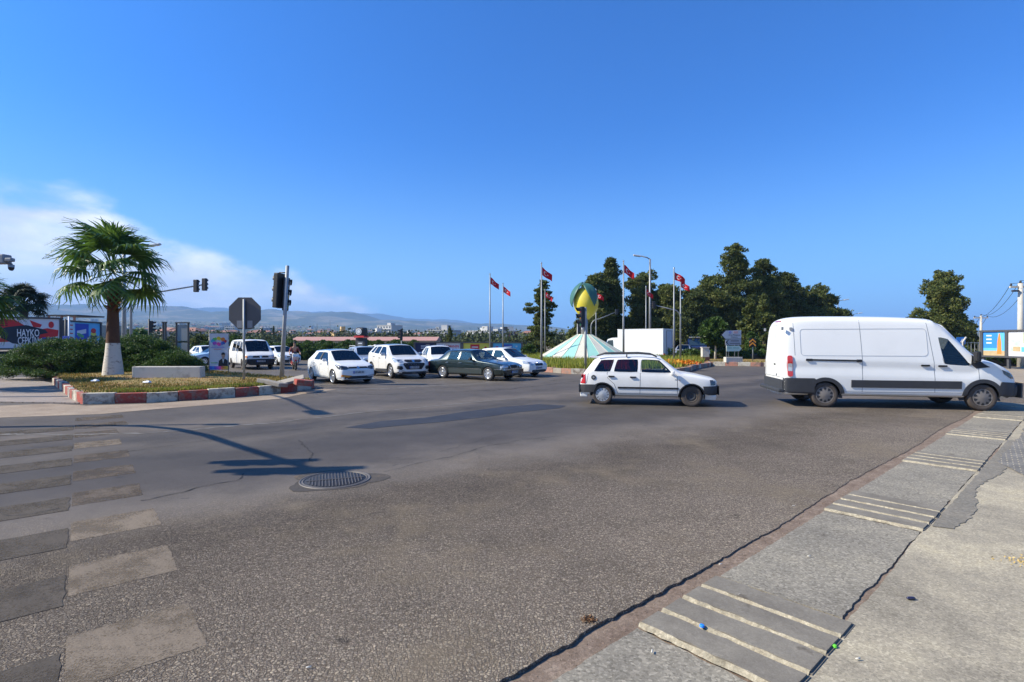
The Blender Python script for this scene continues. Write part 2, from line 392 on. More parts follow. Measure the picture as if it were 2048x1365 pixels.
def groundmat(name, stops, sc=1.2, fine=0.25, pebble=0.0, bump=0.4, rough=0.9, pscale=45):
    m, t, b = mat(name); o_ = tcobj(t)
    c = t.ramp(t.noise(o_, sc, 9, 0.68), stops)
    f = t.ramp(t.noise(o_, 95, 3, 0.7), [(0.25, 1 - fine), (0.75, 1 + fine)])
    c = t.mix(1.0, c, f, 'MULTIPLY')
    vo = t.add('ShaderNodeTexVoronoi'); vo.inputs['Scale'].default_value = pscale; t.link(o_, vo.inputs['Vector'])
    sc_ = t.add('ShaderNodeSeparateColor'); t.link(vo.outputs['Color'], sc_.inputs[0])
    if pebble > 0: c = t.mix(pebble, c, t.mix(1.0, c, t.ramp(sc_.outputs[0], [(0, 0.35), (0.3, 0.85), (0.7, 1.1), (1, 1.9)]), 'MULTIPLY'))
    spot = t.sstep(t.noise(t.mapping(o_, loc=(5, 1, 0)), 3.1, 5, 0.6), 0.66, 0.73)
    c = t.mix(t.math('MULTIPLY', spot, 0.55), c, (0.06, 0.045, 0.035))
    t.sock(b.inputs['Base Color'], c); b.inputs['Roughness'].default_value = rough; b.inputs['Specular IOR Level'].default_value = 0.15
    bn = t.add('ShaderNodeBump'); bn.inputs['Strength'].default_value = bump; bn.inputs['Distance'].default_value = 0.008
    t.link(t.noise(o_, 75, 6, 0.8), bn.inputs['Height']); t.link(bn.outputs[0], b.inputs['Normal'])
    return m
m_pave = groundmat('old concrete pavement', [(0.3, (0.19, 0.165, 0.125)), (0.46, (0.29, 0.25, 0.185)), (0.58, (0.38, 0.325, 0.23)), (0.75, (0.46, 0.38, 0.24))], 0.9, 0.28, 0.35, 0.25, pscale=70)
m_slab = groundmat('pebbled slab', [(0.3, (0.175, 0.155, 0.125)), (0.55, (0.24, 0.212, 0.165)), (0.8, (0.31, 0.27, 0.20))], 1.1, 0.2, 0.5, 0.25, pscale=62)
m_rib = groundmat('worn kerb block', [(0.3, (0.14, 0.122, 0.10)), (0.6, (0.215, 0.19, 0.152)), (0.8, (0.28, 0.245, 0.19))], 2.4, 0.18, 0.1, 0.3)
m_joint = groundmat('crumbled mortar', [(0.3, (0.20, 0.17, 0.12)), (0.5, (0.37, 0.32, 0.23)), (0.65, (0.30, 0.25, 0.175)), (0.8, (0.17, 0.13, 0.09))], 9, 0.3, 0.3, 0.8)
m_gutter = groundmat('reddish gutter dirt', [(0.3, (0.15, 0.105, 0.078)), (0.6, (0.235, 0.175, 0.13)), (0.8, (0.34, 0.27, 0.20))], 4, 0.3, 0.3, 0.8)
m_dust = groundmat('dusty roadside', [(0.3, (0.22, 0.165, 0.12)), (0.6, (0.32, 0.25, 0.185)), (0.8, (0.38, 0.30, 0.22))], 1.1, 0.2, 0.2, 0.5)
m_verge = groundmat('sandy verge', [(0.3, (0.25, 0.20, 0.145)), (0.6, (0.33, 0.27, 0.2)), (0.8, (0.40, 0.33, 0.25))], 0.8, 0.2, 0.2, 0.5)
m_patch = groundmat('sealed asphalt', [(0.3, (0.034, 0.031, 0.031)), (0.6, (0.046, 0.042, 0.041)), (0.8, (0.066, 0.059, 0.055))], 1.5, 0.25, 0.0, 0.15, 0.55)
m_collar = groundmat('manhole collar', [(0.3, (0.06, 0.055, 0.052)), (0.6, (0.085, 0.072, 0.062)), (0.76, (0.30, 0.19, 0.09))], 3.0, 0.25, 0.1, 0.4)
m_cr = simple('crack filler', (0.022, 0.019, 0.018), 0.9, 0, 0.3, 9)
m_wornline = simple('worn line paint', (0.135, 0.12, 0.102), 0.8, 0, 0.25, 3, dirt=0.5)
def bandmat(name, a, bb, sc):
    m, t, b = mat(name); o_ = tcobj(t)
    vec = t.mapping(o_, rot=(0, 0, -R(49.5)))          # streaks run across the band, as tyres drag them
    st = t.noise(t.mapping(vec, scale=(9, 0.8, 1)), 1.6, 6, 0.65); bl = t.noise(o_, 1.3, 7, 0.7)
    c = t.mix(t.math('ADD', t.math('MULTIPLY', st, 0.55), t.math('MULTIPLY', bl, 0.45)), a, bb)
    f = t.ramp(t.noise(o_, 150, 3, 0.7), [(0.3, 0.75), (0.7, 1.25)]); c = t.mix(1.0, c, f, 'MULTIPLY')
    t.sock(b.inputs['Base Color'], c); b.inputs['Roughness'].default_value = 0.85; b.inputs['Specular IOR Level'].default_value = 0.08
    bn = t.add('ShaderNodeBump'); bn.inputs['Strength'].default_value = 0.25; bn.inputs['Distance'].default_value = 0.005
    t.link(t.noise(o_, 110, 4, 0.7), bn.inputs['Height']); t.link(bn.outputs[0], b.inputs['Normal'])
    out = t.n['Material Output']; tr = t.add('ShaderNodeBsdfTransparent'); mx = t.add('ShaderNodeMixShader')
    wear = t.sstep(t.math('ADD', t.math('MULTIPLY', t.noise(t.mapping(o_, loc=(3, 8, 0)), 2.2, 9, .75), .6), t.math('MULTIPLY', t.noise(o_, 70, 3, .7), .4)), .455, .575)
    t.link(t.math('MULTIPLY', wear, sc), mx.inputs[0]); t.link(b.outputs[0], mx.inputs[1]); t.link(tr.outputs[0], mx.inputs[2]); t.link(mx.outputs[0], out.inputs[0]); return m
m_bandL = bandmat('worn dark crossing band', (0.035, 0.031, 0.028), (0.145, 0.12, 0.095), .45)
m_bandR = bandmat('worn pale crossing band', (0.10, 0.082, 0.064), (0.285, 0.225, 0.165), .75)

# ------------------------------------------------------------------ ground, roads
rnd = random.Random(7)
def sheet(name, poly, z, m, thick=0.0, jag=None, kind='structure'):
    mb = MB()
    if thick > 0: mb.prism(poly, z - thick, z)
    else: mb.add([(p[0], p[1], z) for p in poly], [list(range(len(poly)))])
    return tag(mb.build(name, m), kind=kind)
def grid_sheet(name, x0, x1, y0, y1, n, z, m):
    V = []; Fc = []
    for j in range(n + 1):
        for i in range(n + 1): V.append((x0 + (x1 - x0) * i / n, y0 + (y1 - y0) * j / n, z))
    for j in range(n):
        for i in range(n): a = j * (n + 1) + i; Fc.append([a, a + 1, a + n + 2, a + n + 1])
    return tag(pydata(name, V, Fc, m), kind='structure')
grid_sheet('ground', -12400, 12400, -3000, 12400, 40, -0.10, m_ground)

SO = Vector((1.525, 4.15, 0)); SDir = Vector((0.743, 0.669, 0)).normalized(); SN = Vector((SDir.y, -SDir.x, 0))
def S(s, tt, z=0.0): p = SO + SDir * s + SN * tt; return (p.x, p.y, z)
edge = []
s = -16.0; jag = 0.0
while s < 17.2:
    fine_ = -2.5 < s < 8
    jag = jag * 0.75 + rnd.uniform(-1, 1) * 0.008
    edge.append(S(s, -0.04 + jag + 0.022 * math.sin(s * 1.1) + rnd.uniform(-1, 1) * 0.006)[:2]); s += 0.035 if fine_ else 0.4
road = edge + [(17, 14.2), (95, 19), (95, 60), (2, 62), (-30, 49), (-110, 49), (-110, -12), (-20, -12)]
sheet('road', road, 0.0, m_road, 0.07)
# gutter, slabs and blocks of the strip beside the road
V = []
for s_, z_ in ((-16, -.024), (-.6, -.023), (.3, -.015), (1.6, -.010), (3.2, -.007), (17, -.007)): V += [S(s_, -0.2, z_ if s_ < 16.9 else -.007), S(s_, 1.25, -0.014)]
tag(pydata('gutter', V, [[2 * q, 2 * q + 1, 2 * q + 3, 2 * q + 2] for q in range(5)], m_gutter), kind='structure')
slab = MB(); rib = MB(); joint = MB(); P0 = -1.06; PER = 3.44; W0, W1 = 0.12, 0.95
for k in range(-4, 6):
    s0 = P0 + k * PER
    ext = 0.06 if k == 0 else 0.0
    for q in range(4):
        a = s0 + q * 0.265 + 0.012; bq = a + 0.23; wob = [rnd.uniform(-0.014, 0.014) for _ in range(12)]
        pl = []
        for i in range(9): pl.append(S(a + rnd.uniform(-.008, .012), W0 - 0.02 + rnd.uniform(-.01, .01) + (W1 - W0 + ext + .045) * i / 8))
        for i in range(8, -1, -1): pl.append(S(bq + rnd.uniform(-.008, .008), W0 - 0.02 + (W1 - W0 + ext + .045) * i / 8))
        bm = bmesh.new(); vs = [bm.verts.new((p[0], p[1], -0.045)) for p in pl]; f = bm.faces.new(vs)
        r_ = bmesh.ops.extrude_face_region(bm, geom=[f]); tv = [g for g in r_['geom'] if isinstance(g, bmesh.types.BMVert)]
        hz = 0.017 + rnd.uniform(-0.002, 0.003)
        jv = []
        for i in range(17):
            t0 = W0 - .01 + (W1 - W0 + ext + .02) * i / 16; jv += [S(a - .020 + rnd.uniform(-.012, .006), t0, -.004), S(a + .006 + rnd.uniform(-.010, .008), t0, hz + .0012)]
        joint.add(jv, [[2 * i, 2 * i + 1, 2 * i + 3, 2 * i + 2] for i in range(16)])
        for g in tv: g.co.z = hz
        te = [e for e in bm.edges if all(abs(vv.co.z - hz) < 1e-4 for vv in e.verts)]
        bmesh.ops.bevel(bm, geom=te, offset=0.013, segments=2, affect='EDGES'); bm.normal_update()
        bm.verts.index_update(); rib.add([vv.co.copy() for vv in bm.verts], [[vv.index for vv in ff.verts] for ff in bm.faces], False); bm.free()
    a = s0 + 1.075; bq = s0 + PER - 0.03; pl = []
    n = 60
    for i in range(n + 1): pl.append(S(a + (bq - a) * i / n, W0 + rnd.uniform(-.006, .006))[:2])
    for i in range(13): pl.append(S(bq + rnd.uniform(-.008, .008), W0 + (W1 - W0) * (i + .5) / 13)[:2])
    wv = 0
    for i in range(n, -1, -1): wv = wv * .8 + rnd.uniform(-.008, .008); pl.append(S(a + (bq - a) * i / n, W1 + wv)[:2])
    slab.prism(pl, -0.045, -0.002)
tag(slab.build('pavement_slabs', m_slab), kind='structure'); tag(rib.build('pavement_blocks', m_rib), kind='structure'); tag(joint.build('pavement_joints', m_joint), kind='structure')
# old pavement on the far side of the strip
pl = []; s = -16; wv = 0
while s < 17:
    wv = wv * 0.85 + rnd.uniform(-.007, .007); step = 0.035 if -2.5 < s < 9 else 0.4
    big_ = 0.03 * max(0, math.sin(s * 0.9 + 1.0)) ** 3
    pl.append(S(s, W1 + 0.005 + abs(wv) * .7 + big_)[:2]); s += step
pl += [(18, 14.0), (95, 18.8), (95, -12), (-9, -12)]
sheet('pavement', pl, -0.001, m_pave, 0.05)
# band of darker tar filling beside the slabs
pl = [S(s_, W1 + 0.03 + rnd.uniform(0, .02), 0)[:2] for s_ in np.arange(2.6, 9.4, 0.1)] + [S(s_, W1 + 0.2 + 0.06 * math.sin(s_ * 2.3) + rnd.uniform(-.02, .02), 0)[:2] for s_ in np.arange(9.3, 2.6, -0.08)]
sheet('pavement_patch', pl, 0.005, groundmat('tar filler', [(0.3, (0.16, 0.145, 0.118)), (0.7, (0.235, 0.205, 0.16))], 2, 0.2, 0.3))
# interlocking paving stones on the right
m_pavers, t, b = mat('interlocking pavers'); o_ = tcobj(t)
mp = t.mapping(o_, rot=(0, 0, R(42))); br = t.add('ShaderNodeTexBrick'); t.link(mp, br.inputs[0])
br.inputs['Scale'].default_value = 4.0; br.inputs['Color1'].default_value = (0.12, 0.112, 0.10, 1); br.inputs['Color2'].default_value = (0.17, 0.155, 0.135, 1); br.inputs['Mortar'].default_value = (0.33, 0.28, 0.2, 1)
br.inputs['Mortar Size'].default_value = 0.035; br.inputs['Row Height'].default_value = 0.4; br.inputs['Mortar Smooth'].default_value = 0.3
t.sock(b.inputs['Base Color'], t.mix(1.0, br.outputs[0], t.ramp(t.noise(o_, 2, 7, .7), [(0.3, 0.65), (0.7, 1.25)]), 'MULTIPLY')); b.inputs['Roughness'].default_value = 0.9
bn = t.add('ShaderNodeBump'); bn.inputs['Strength'].default_value = 0.6; bn.inputs['Distance'].default_value = 0.02; t.link(t.math('SUBTRACT', 1.0, br.outputs[1]), bn.inputs['Height']); t.link(bn.outputs[0], b.inputs['Normal'])
pl = [S(s_, W1 + 0.14 + rnd.uniform(-.04, .04) + max(0, (6.7 - s_) * 0.5))[:2] for s_ in np.arange(6.0, 15.6, 0.2)] + [(21, 13.8), (21, 9.0), (8.3, 6.9)]
sheet('pavers', pl, 0.009, m_pavers)
# verge beyond the van
sheet('verge', [(21.5, 21.5), (23, 20.3), (40, 19.5), (95, 19.5), (95, 75), (33, 75), (30, 45), (28.5, 36), (25.5, 30), (23.5, 25.5)], 0.03, m_verge, 0.1)
sheet('dust_strip', [G(-200, 818), G(0, 812), G(100, 808), G(172, 812), G(300, 808), (-9.1, 16.75), (-8.0, 18.3), (-7.4, 19.9), (-6.6, 19.7), (-7.2, 17.9), G(560, 798), G(450, 808), G(300, 820), G(200, 829), G(0, 836), G(-200, 842)], 0.004, m_dust)
sheet('road_patch', [G(*p) for p in [(690, 856), (760, 843), (850, 836), (930, 824), (1010, 814), (1080, 809), (1132, 812), (1120, 817), (1040, 825), (960, 836), (880, 845), (800, 852), (740, 858)]], 0.004, m_patch)
# left footpath
m_path, t, b = mat('pinkish paving'); o_ = tcobj(t); br = t.add('ShaderNodeTexBrick'); t.link(t.mapping(o_, rot=(0, 0, R(20))), br.inputs[0])
br.inputs['Scale'].default_value = 3.0; br.inputs['Color1'].default_value = (0.30, 0.235, 0.195, 1); br.inputs['Color2'].default_value = (0.25, 0.21, 0.18, 1); br.inputs['Mortar'].default_value = (0.14, 0.11, 0.09, 1); br.inputs['Mortar Size'].default_value = 0.02
t.sock(b.inputs['Base Color'], t.mix(1.0, br.outputs[0], t.ramp(t.noise(o_, 1.5, 7, .7), [(0.3, 0.75), (0.7, 1.2)]), 'MULTIPLY')); b.inputs['Roughness'].default_value = 0.9
sheet('path', [(-34, 15.9), (-16, 15.6), (-12.6, 15.25), (-12.45, 15.6), (-16.4, 19.2), (-19.4, 22.2), (-24, 26), (-50, 27), (-50, 16.5)], 0.03, m_path, 0.1)
# crossing bands
cB = Vector((-2.40, 2.80, 0)); cc = Vector((-0.637, 0.771, 0)); cr = Vector((0.757, 0.653, 0))
bl = MB(); brr = MB(); brf = MB()
def wobq(a0, b0, l0, l1, z):
    pts = []; n = 16
    f = lambda cq, lq: cB + cc * cq + cr * lq
    for i in range(n + 1): pts.append(f(a0 + rnd.uniform(-.008, .008), l0 + (l1 - l0) * i / n))
    for i in range(1, 8): pts.append(f(a0 + (b0 - a0) * i / 8, l1 + rnd.uniform(-.008, .012)))
    for i in range(n, -1, -1): pts.append(f(b0 + rnd.uniform(-.012, .01), l0 + (l1 - l0) * i / n))
    return [(p.x, p.y) for p in pts]
for k in range(-1, 9):
    y1 = 3.22 + 1.02 * k; y0 = y1 - 0.51
    c1_, c0_ = (y1 - 2.80) / 0.771, (y0 - 2.80) / 0.771
    (brr if k < 3 or k == 6 else brf).prism(wobq(c0_, c1_, 0.012, 0.66 + 0.02 * (k % 3), 0), 0.001, 0.0025)
    c1_ -= 0.20; c0_ -= 0.16
    bl.prism(wobq(c0_, c1_, -2.6, -0.012, 0), 0.001, 0.004)
for k, (y1, th) in enumerate([(11.35, .5), (12.4, .5), (13.45, .5)]):
    (brf if k < 2 else brr).prism(wobq((y1 - th - 2.8) / .771, (y1 - 2.8) / .771, 0.012, 0.9, 0), 0.001, 0.0028)
tag(brf.build('crossing_bands_faint', bandmat('faint crossing band', (0.05, 0.042, 0.036), (0.19, 0.15, 0.115), .9)), kind='structure'); tag(bl.build('crossing_bands_dark', m_bandL), kind='structure'); tag(brr.build('crossing_bands_pale', m_bandR), kind='structure')
m_worn = simple('last white crossing paint', (0.42, 0.39, 0.34), 0.8, 0, 0.2, 4, dirt=0.6)
# cracks
def crack(path, w, z=0.006, m=m_cr, mb=None, seed=1, wob=0.03, step=0.07):
    rg = random.Random(seed); P = [Vector((*p, 0)) for p in path]; pts = []
    for a, b_ in zip(P, P[1:]):
        n = max(1, int((b_ - a).length / step)); pts += [a.lerp(b_, i / n) for i in range(n)]
    pts.append(P[-1]); V = []; Fc = []; off = 0
    for i, p in enumerate(pts):
        d = (pts[min(i + 1, len(pts) - 1)] - pts[max(0, i - 1)]).normalized(); n_ = Vector((-d.y, d.x, 0))
        off = off * 0.8 + rg.uniform(-1, 1) * wob; ww = w * rg.uniform(0.25, 1.2); c = p + n_ * off
        V += [(c + n_ * ww / 2).to_tuple()[:2] + (z,), (c - n_ * ww / 2).to_tuple()[:2] + (z,)]
        if i: k = 2 * i; Fc.append([k - 2, k - 1, k + 1, k])
    mb.add(V, Fc)
ck = MB(); gp = lambda *a: [G(*p) for p in a]
crack(gp((283, 1003), (370, 985), (430, 968), (470, 962), (492, 948)), 0.022, mb=ck, seed=2)
crack(gp((0, 1032), (60, 1030), (120, 1020)), 0.015, mb=ck, seed=22)
crack(gp((766, 944), (850, 925), (905, 915), (960, 898), (1050, 880), (1130, 872)), 0.012, mb=ck, seed=3)
crack(gp((600, 880), (617, 908), (622, 925)), 0.02, mb=ck, seed=4)
crack(gp((250, 905), (420, 880), (560, 862), (660, 852), (700, 848)), 0.015, mb=ck, seed=5)
crack(gp((700, 850), (800, 836), (900, 826)), 0.015, mb=ck, seed=6)
crack(gp((640, 772), (700, 778), (760, 781), (850, 779), (960, 772)), 0.05, mb=ck, seed=7, wob=.05)
crack(gp((660, 786), (760, 790), (850, 786), (1000, 781), (1100, 770), (1160, 762)), 0.05, mb=ck, seed=8, wob=.05)
crack(gp((1100, 762), (1160, 758)), 0.08, mb=ck, seed=9, wob=.03)
crack(gp((0, 855), (100, 852), (170, 858), (230, 858)), 0.02, mb=ck, seed=10)
crack(gp((1400, 757), (1470, 752), (1530, 751)), 0.06, mb=ck, seed=13, wob=.05)
crack(gp((880, 905), (960, 880), (1060, 855), (1190, 830), (1300, 825)), 0.008, mb=ck, seed=11)
tag(ck.build('road_cracks', m_cr), kind='structure')
wl = MB()
crack(gp((0, 870), (280, 868), (560, 845), (700, 828), (900, 810), (1050, 795)), 0.14, 0.005, mb=wl, seed=20, wob=.03)
crack(gp((640, 783), (760, 778), (900, 771), (1000, 765)), 0.30, 0.005, mb=wl, seed=21, wob=.05)
crack(gp((1965, 800), (2048, 797)), 0.12, 0.005, mb=wl, seed=23); crack(gp((1980, 783), (2080, 781)), 0.12, 0.005, mb=wl, seed=24)
crack(gp((1985, 772), (2080, 771)), 0.12, 0.005, mb=wl, seed=25); crack(gp((1960, 815), (2010, 812)), 0.10, 0.005, mb=wl, seed=26)
tag(wl.build('road_markings', m_wornline), kind='structure')

# ------------------------------------------------------------------ kerbs and islands
def kerbmat(name, col, wear):
    m, t, b = mat(name); o_ = tcobj(t)
    n = t.noise(o_, 2.6, 8, 0.7); n2 = t.noise(t.mapping(o_, loc=(4, 4, 4)), 14, 5, 0.7)
    f = t.sstep(t.math('ADD', n, t.math('MULTIPLY', t.math('SUBTRACT', n2, .5), .4)), 0.46, 0.62)
    c = t.mix(t.math('MULTIPLY', f, wear), col, (0.20, 0.15, 0.115)); c = t.mix(1.0, c, t.ramp(n2, [(0.3, 0.8), (0.7, 1.15)]), 'MULTIPLY')
    t.sock(b.inputs['Base Color'], c); b.inputs['Roughness'].default_value = 0.85
    bn = t.add('ShaderNodeBump'); bn.inputs['Strength'].default_value = 0.4; bn.inputs['Distance'].default_value = 0.02; t.link(n2, bn.inputs['Height']); t.link(bn.outputs[0], b.inputs['Normal'])
    return m
m_kr = kerbmat('worn red kerb paint', (0.34, 0.055, 0.035), 0.85); m_kw = kerbmat('worn white kerb paint', (0.52, 0.465, 0.37), 0.95)
m_kp = kerbmat('faded pink kerb paint', (0.42, 0.19, 0.13), 0.8); m_kg = kerbmat('bare kerb concrete', (0.30, 0.26, 0.21), 0.4)
def kerb(label, path, slen, h, wd, cols, closed=False, seed=5, z0=-0.03, tilt=0.02):
    rg = random.Random(seed); P = [Vector((*p, 0)) for p in path] + ([Vector((*path[0], 0))] if closed else [])
    pts = [P[0]]; left = slen; cur = P[0]; i = 1
    while i < len(P):
        d = P[i] - cur
        if d.length >= left: cur = cur + d.normalized() * left; pts.append(cur); left = slen
        else: left -= d.length; cur = P[i]; i += 1
    t_ = thing('painted_kerb', label, 'kerb', (pts[0].x, pts[0].y, 0)); base = pts[0]
    for k, (a, b_) in enumerate(zip(pts, pts[1:])):
        d = (b_ - a); L = d.length; ang = math.atan2(d.y, d.x); c = (a + b_) / 2 - base
        n_ = Vector((-d.y, d.x, 0)).normalized(); c = c + n_ * wd / 2
        mb = MB(); hh = h + rg.uniform(-tilt, tilt)
        rt = Matrix.Rotation(ang + rg.uniform(-.03, .03), 3, 'Z') @ Matrix.Rotation(rg.uniform(-.03, .03), 3, 'X')
        mb.box((c.x, c.y, z0 + (hh - z0) / 2), (L - 0.015, wd, hh - z0), rot=rt, bev=0.02)
        mb.build('kerb_stone', cols[k % len(cols)], t_)
    return t_
isl = [(-19.3, 22.6), (-19.1, 21.8), (-16.4, 19.1), (-13.7, 16.3), (-12.35, 15.05), (-10.67, 15.5), (-9.1, 16.7), (-8.05, 18.3), (-7.5, 20.0), (-7.9, 20.9), (-9.2, 21.9), (-11, 23.4), (-13.5, 25.4), (-17, 28.5), (-22, 31), (-26, 30.5), (-25, 27)]
kerb('red and white painted kerb round the grassy island with the fan palm', isl[:12], 0.80, 0.30, 0.2, [m_kr, m_kw], seed=2)
def inset(poly, d):
    c = Vector((sum(p[0] for p in poly) / len(poly), sum(p[1] for p in poly) / len(poly)))
    return [tuple(c + (Vector(p) - c) * (1 - d / (Vector(p) - c).length)) for p in poly]
def mound(name, poly, z0, z1, m, rings=7):
    c = Vector((sum(p[0] for p in poly) / len(poly), sum(p[1] for p in poly) / len(poly))); dense = []
    for a, b_ in zip(poly, poly[1:] + poly[:1]):
        for i in range(5): dense.append(Vector(a).lerp(Vector(b_), i / 5))
    V = []; Fc = []; n = len(dense); rg = random.Random(4)
    for r in range(rings):
        f = r / rings
        for p in dense: q = p.lerp(c, f); V.append((q.x, q.y, z0 + (z1 - z0) * math.sin(min(1, f * 1.8) * math.pi / 2) + (rg.uniform(-.02, .02) if r else 0)))
    V.append((c.x, c.y, z1))
    for r in range(rings - 1):
        for k in range(n): Fc.append([r * n + k, r * n + (k + 1) % n, (r + 1) * n + (k + 1) % n, (r + 1) * n + k])
    for k in range(n): Fc.append([(rings - 1) * n + k, (rings - 1) * n + (k + 1) % n, rings * n])
    return tag(pydata(name, V, Fc, m, smooth=True), kind='structure')
m_dry, t, b = mat('dry turf'); o_ = tcobj(t)
t.sock(b.inputs['Base Color'], t.mix(1.0, t.ramp(t.noise(o_, 1.1, 8, .7), [(0.3, (0.13, 0.12, 0.03)), (0.45, (0.22, 0.165, 0.045)), (0.62, (0.30, 0.16, 0.05)), (0.75, (0.15, 0.08, 0.04))]), t.ramp(t.noise(o_, 30, 4, .7), [(0.3, 0.6), (0.7, 1.3)]), 'MULTIPLY')); b.inputs['Roughness'].default_value = 0.95
isl_in = inset(isl, 0.18)
mound('island_turf', isl_in, 0.25, 0.36, m_dry)
m_gdry = leafmat('dry grass blades', [(0.25, (0.10, 0.11, 0.02)), (0.45, (0.26, 0.215, 0.05)), (0.7, (0.34, 0.205, 0.06)), (0.9, (0.2, 0.11, 0.05))], 0.8, 0.2)
m_ggreen = leafmat('green grass blades', [(0.2, (0.13, 0.17, 0.02)), (0.6, (0.26, 0.28, 0.04)), (0.9, (0.40, 0.34, 0.07))], 0.8, 0.3)
grass('dry_grass', m_gdry, isl_in, 26000, 0.07, lambda x, y: 0.32, 'short dry orange brown grass covering the palm island', 3, 0.018)
band = [(-12.0, 15.5), (-10.7, 15.75), (-9.3, 16.9), (-8.4, 18.2), (-8.9, 18.6), (-9.8, 17.4), (-11, 16.4), (-12.2, 16.2)]
grass('green_grass', m_ggreen, band, 7000, 0.10, lambda x, y: 0.27, 'greener fringe of grass just inside the island kerb', 4, 0.02)
# roundabout
rb = [(0.2, 33.5), (1.7, 31.2), (3.2, 29.0), (6, 28.0), (9, 29.2), (10.6, 31.2), (11.6, 33.5), (14.2, 37.5), (16.2, 43), (15, 51), (10, 56), (3, 56), (-3, 52), (-4.6, 45), (-3.4, 38)]
kerb('faded red and cream kerb of the roundabout with the lemon statue', rb, 0.78, 0.28, 0.2, [m_kp, m_kg, m_kp, m_kw], True, seed=9)
mound('roundabout_bed', inset(rb, .18), 0.22, 0.38, m_dry)
grass('bed_grass', m_ggreen, inset(rb, 0.5), 26000, 0.38, lambda x, y: 0.26, 'tall yellow green weeds in the roundabout bed before the striped cone', 6, 0.035)
# far island
fi = [(13.4, 43.5), (12.7, 40.6), (13.6, 39.2), (16, 38.3), (18.6, 37.3), (20.3, 36.4), (23, 36.2), (25, 39), (25, 56), (16, 60), (13.6, 52)]
kerb('red and white kerb of the far island with the direction signs', fi[:7], 0.85, 0.30, 0.22, [m_kp, m_kw], seed=12)
mound('far_island_turf', inset(fi, .18), 0.22, 0.34, m_dry)
grass('far_grass', m_gdry, inset(fi, 0.4), 7000, 0.12, lambda x, y: 0.27, 'dry grass on the far island under the direction signs', 8, 0.03)
# ------------------------------------------------------------------ manhole
mx_, my_ = G(671, 960)
pl = []
for k in range(46):
    a = 2 * math.pi * k / 46; r_ = 0.54 + 0.07 * math.sin(3 * a + 1) + 0.05 * math.sin(5 * a) + rnd.uniform(-.02, .02); pl.append((mx_ + r_ * math.cos(a) * 1.08, my_ + r_ * math.sin(a) * 0.95))
sheet('manhole_collar', pl, 0.004, m_collar)
m_iron = simple('cast iron', (0.035, 0.033, 0.033), 0.6, 0.4, 0.3, 12); m_rim = simple('worn iron ribs', (0.115, 0.10, 0.088), 0.6, 0.3, 0.3, 12)
mh = thing('manhole_cover', 'round ribbed iron manhole cover set in the patched asphalt', 'manhole cover', (mx_, my_, 0.003))
MB().lathe([(0, 0.004), (0.385, 0.004), (0.39, 0.0)], 48).build('plate', m_iron, mh)
MB().lathe([(0.39, 0.0), (0.392, 0.009), (0.405, 0.009), (0.41, 0.004), (0.425, 0.004), (0.428, 0.010), (0.445, 0.010), (0.45, 0.0)], 64).build('rim', m_rim, mh)
mb = MB(); ca, sa = math.cos(R(20)), math.sin(R(20))
for i in range(-9, 10):
    x = i * 0.04; L = math.sqrt(max(0, 0.355 ** 2 - x * x))
    for sg in (-1, 1):
        y0_, y1_ = 0.018, L
        if y1_ - y0_ < 0.03: continue
        yc = sg * (y0_ + y1_) / 2
        mb.box((x * ca - yc * sa, x * sa + yc * ca, 0.008), (0.011, y1_ - y0_, 0.009), rz=R(20))
mb.box((0, 0, 0.008), (0.72, 0.02, 0.008), rz=R(20)); mb.build('ribs', m_rim, mh)
# litter
def cap(px, py, m, label):
    x, y = G(px, py, 0.015); c = thing('bottle_cap', label, 'bottle cap', (x, y, 0.019 if px < 1500 else 0.003))
    MB().lathe([(0, 0.013), (0.013, 0.013), (0.0148, 0.011), (0.015, 0.0)], 24).build('cap_shell', m, c); MB().lathe([(0.0152, 0.0), (0.0165, 0.001), (0.0165, 0.003), (0.0152, 0.004)], 24).build('ring', m, c)
cap(1404, 1255, simple('blue cap', (0.02, 0.22, 0.75), 0.4, 0, .05, 8), 'bright blue plastic bottle cap lying on the ribbed kerb blocks')
cap(1668, 1290, simple('green cap', (0.15, 0.65, 0.04), 0.4, 0, .05, 8), 'light green plastic cap lying in the dirt beside the ribbed blocks')
m_butt = simple('cigarette paper', (0.65, 0.6, 0.5), 0.8, 0, .1, 50)
for i, (px, py, a, lb) in enumerate([(1304, 1303, 1.2, 'white cigarette butt on the nearest slab by the ribbed blocks'), (1441, 1129, .3, 'white cigarette butt in the gutter beside the big slab'), (1618, 1113, .1, 'cigarette butt in the middle of the big pebbled slab'), (1478, 1190, .5, 'cigarette butt on the edge of the uppermost ribbed block'), (1716, 1318, .2, 'cigarette butt on the old pavement near the green cap'), (617, 1335, .4, 'cigarette butt on the coarse asphalt at the bottom edge'), (1587, 1012, 0, 'cigarette butt on the asphalt beside the gutter')]):
    x, y = G(px, py, 0.01); z = 0.012
    mb = MB(); mb.tube([(-0.014, 0, 0), (0.014, 0, 0)], 0.0042, 8); o = mb.build('cigarette_butt', m_butt); o.location = (x, y, z); o.rotation_euler = (0, 0, a); tag(o, lb, 'cigarette butt', 'cigarette butts on the ground')
x, y = G(1822, 1200); mb = MB(); mb.sph((0, 0, 0.012), (0.034, 0.014, 0.011), 12, 8); o = mb.build('dark_lighter', simple('dark lighter', (0.02, 0.02, 0.05), 0.2, 0, .1, 8, coat=.5)); o.location = (x, y, 0); tag(o, 'small dark glossy stub lying on the old pavement', 'litter')
rg = np.random.default_rng(5)
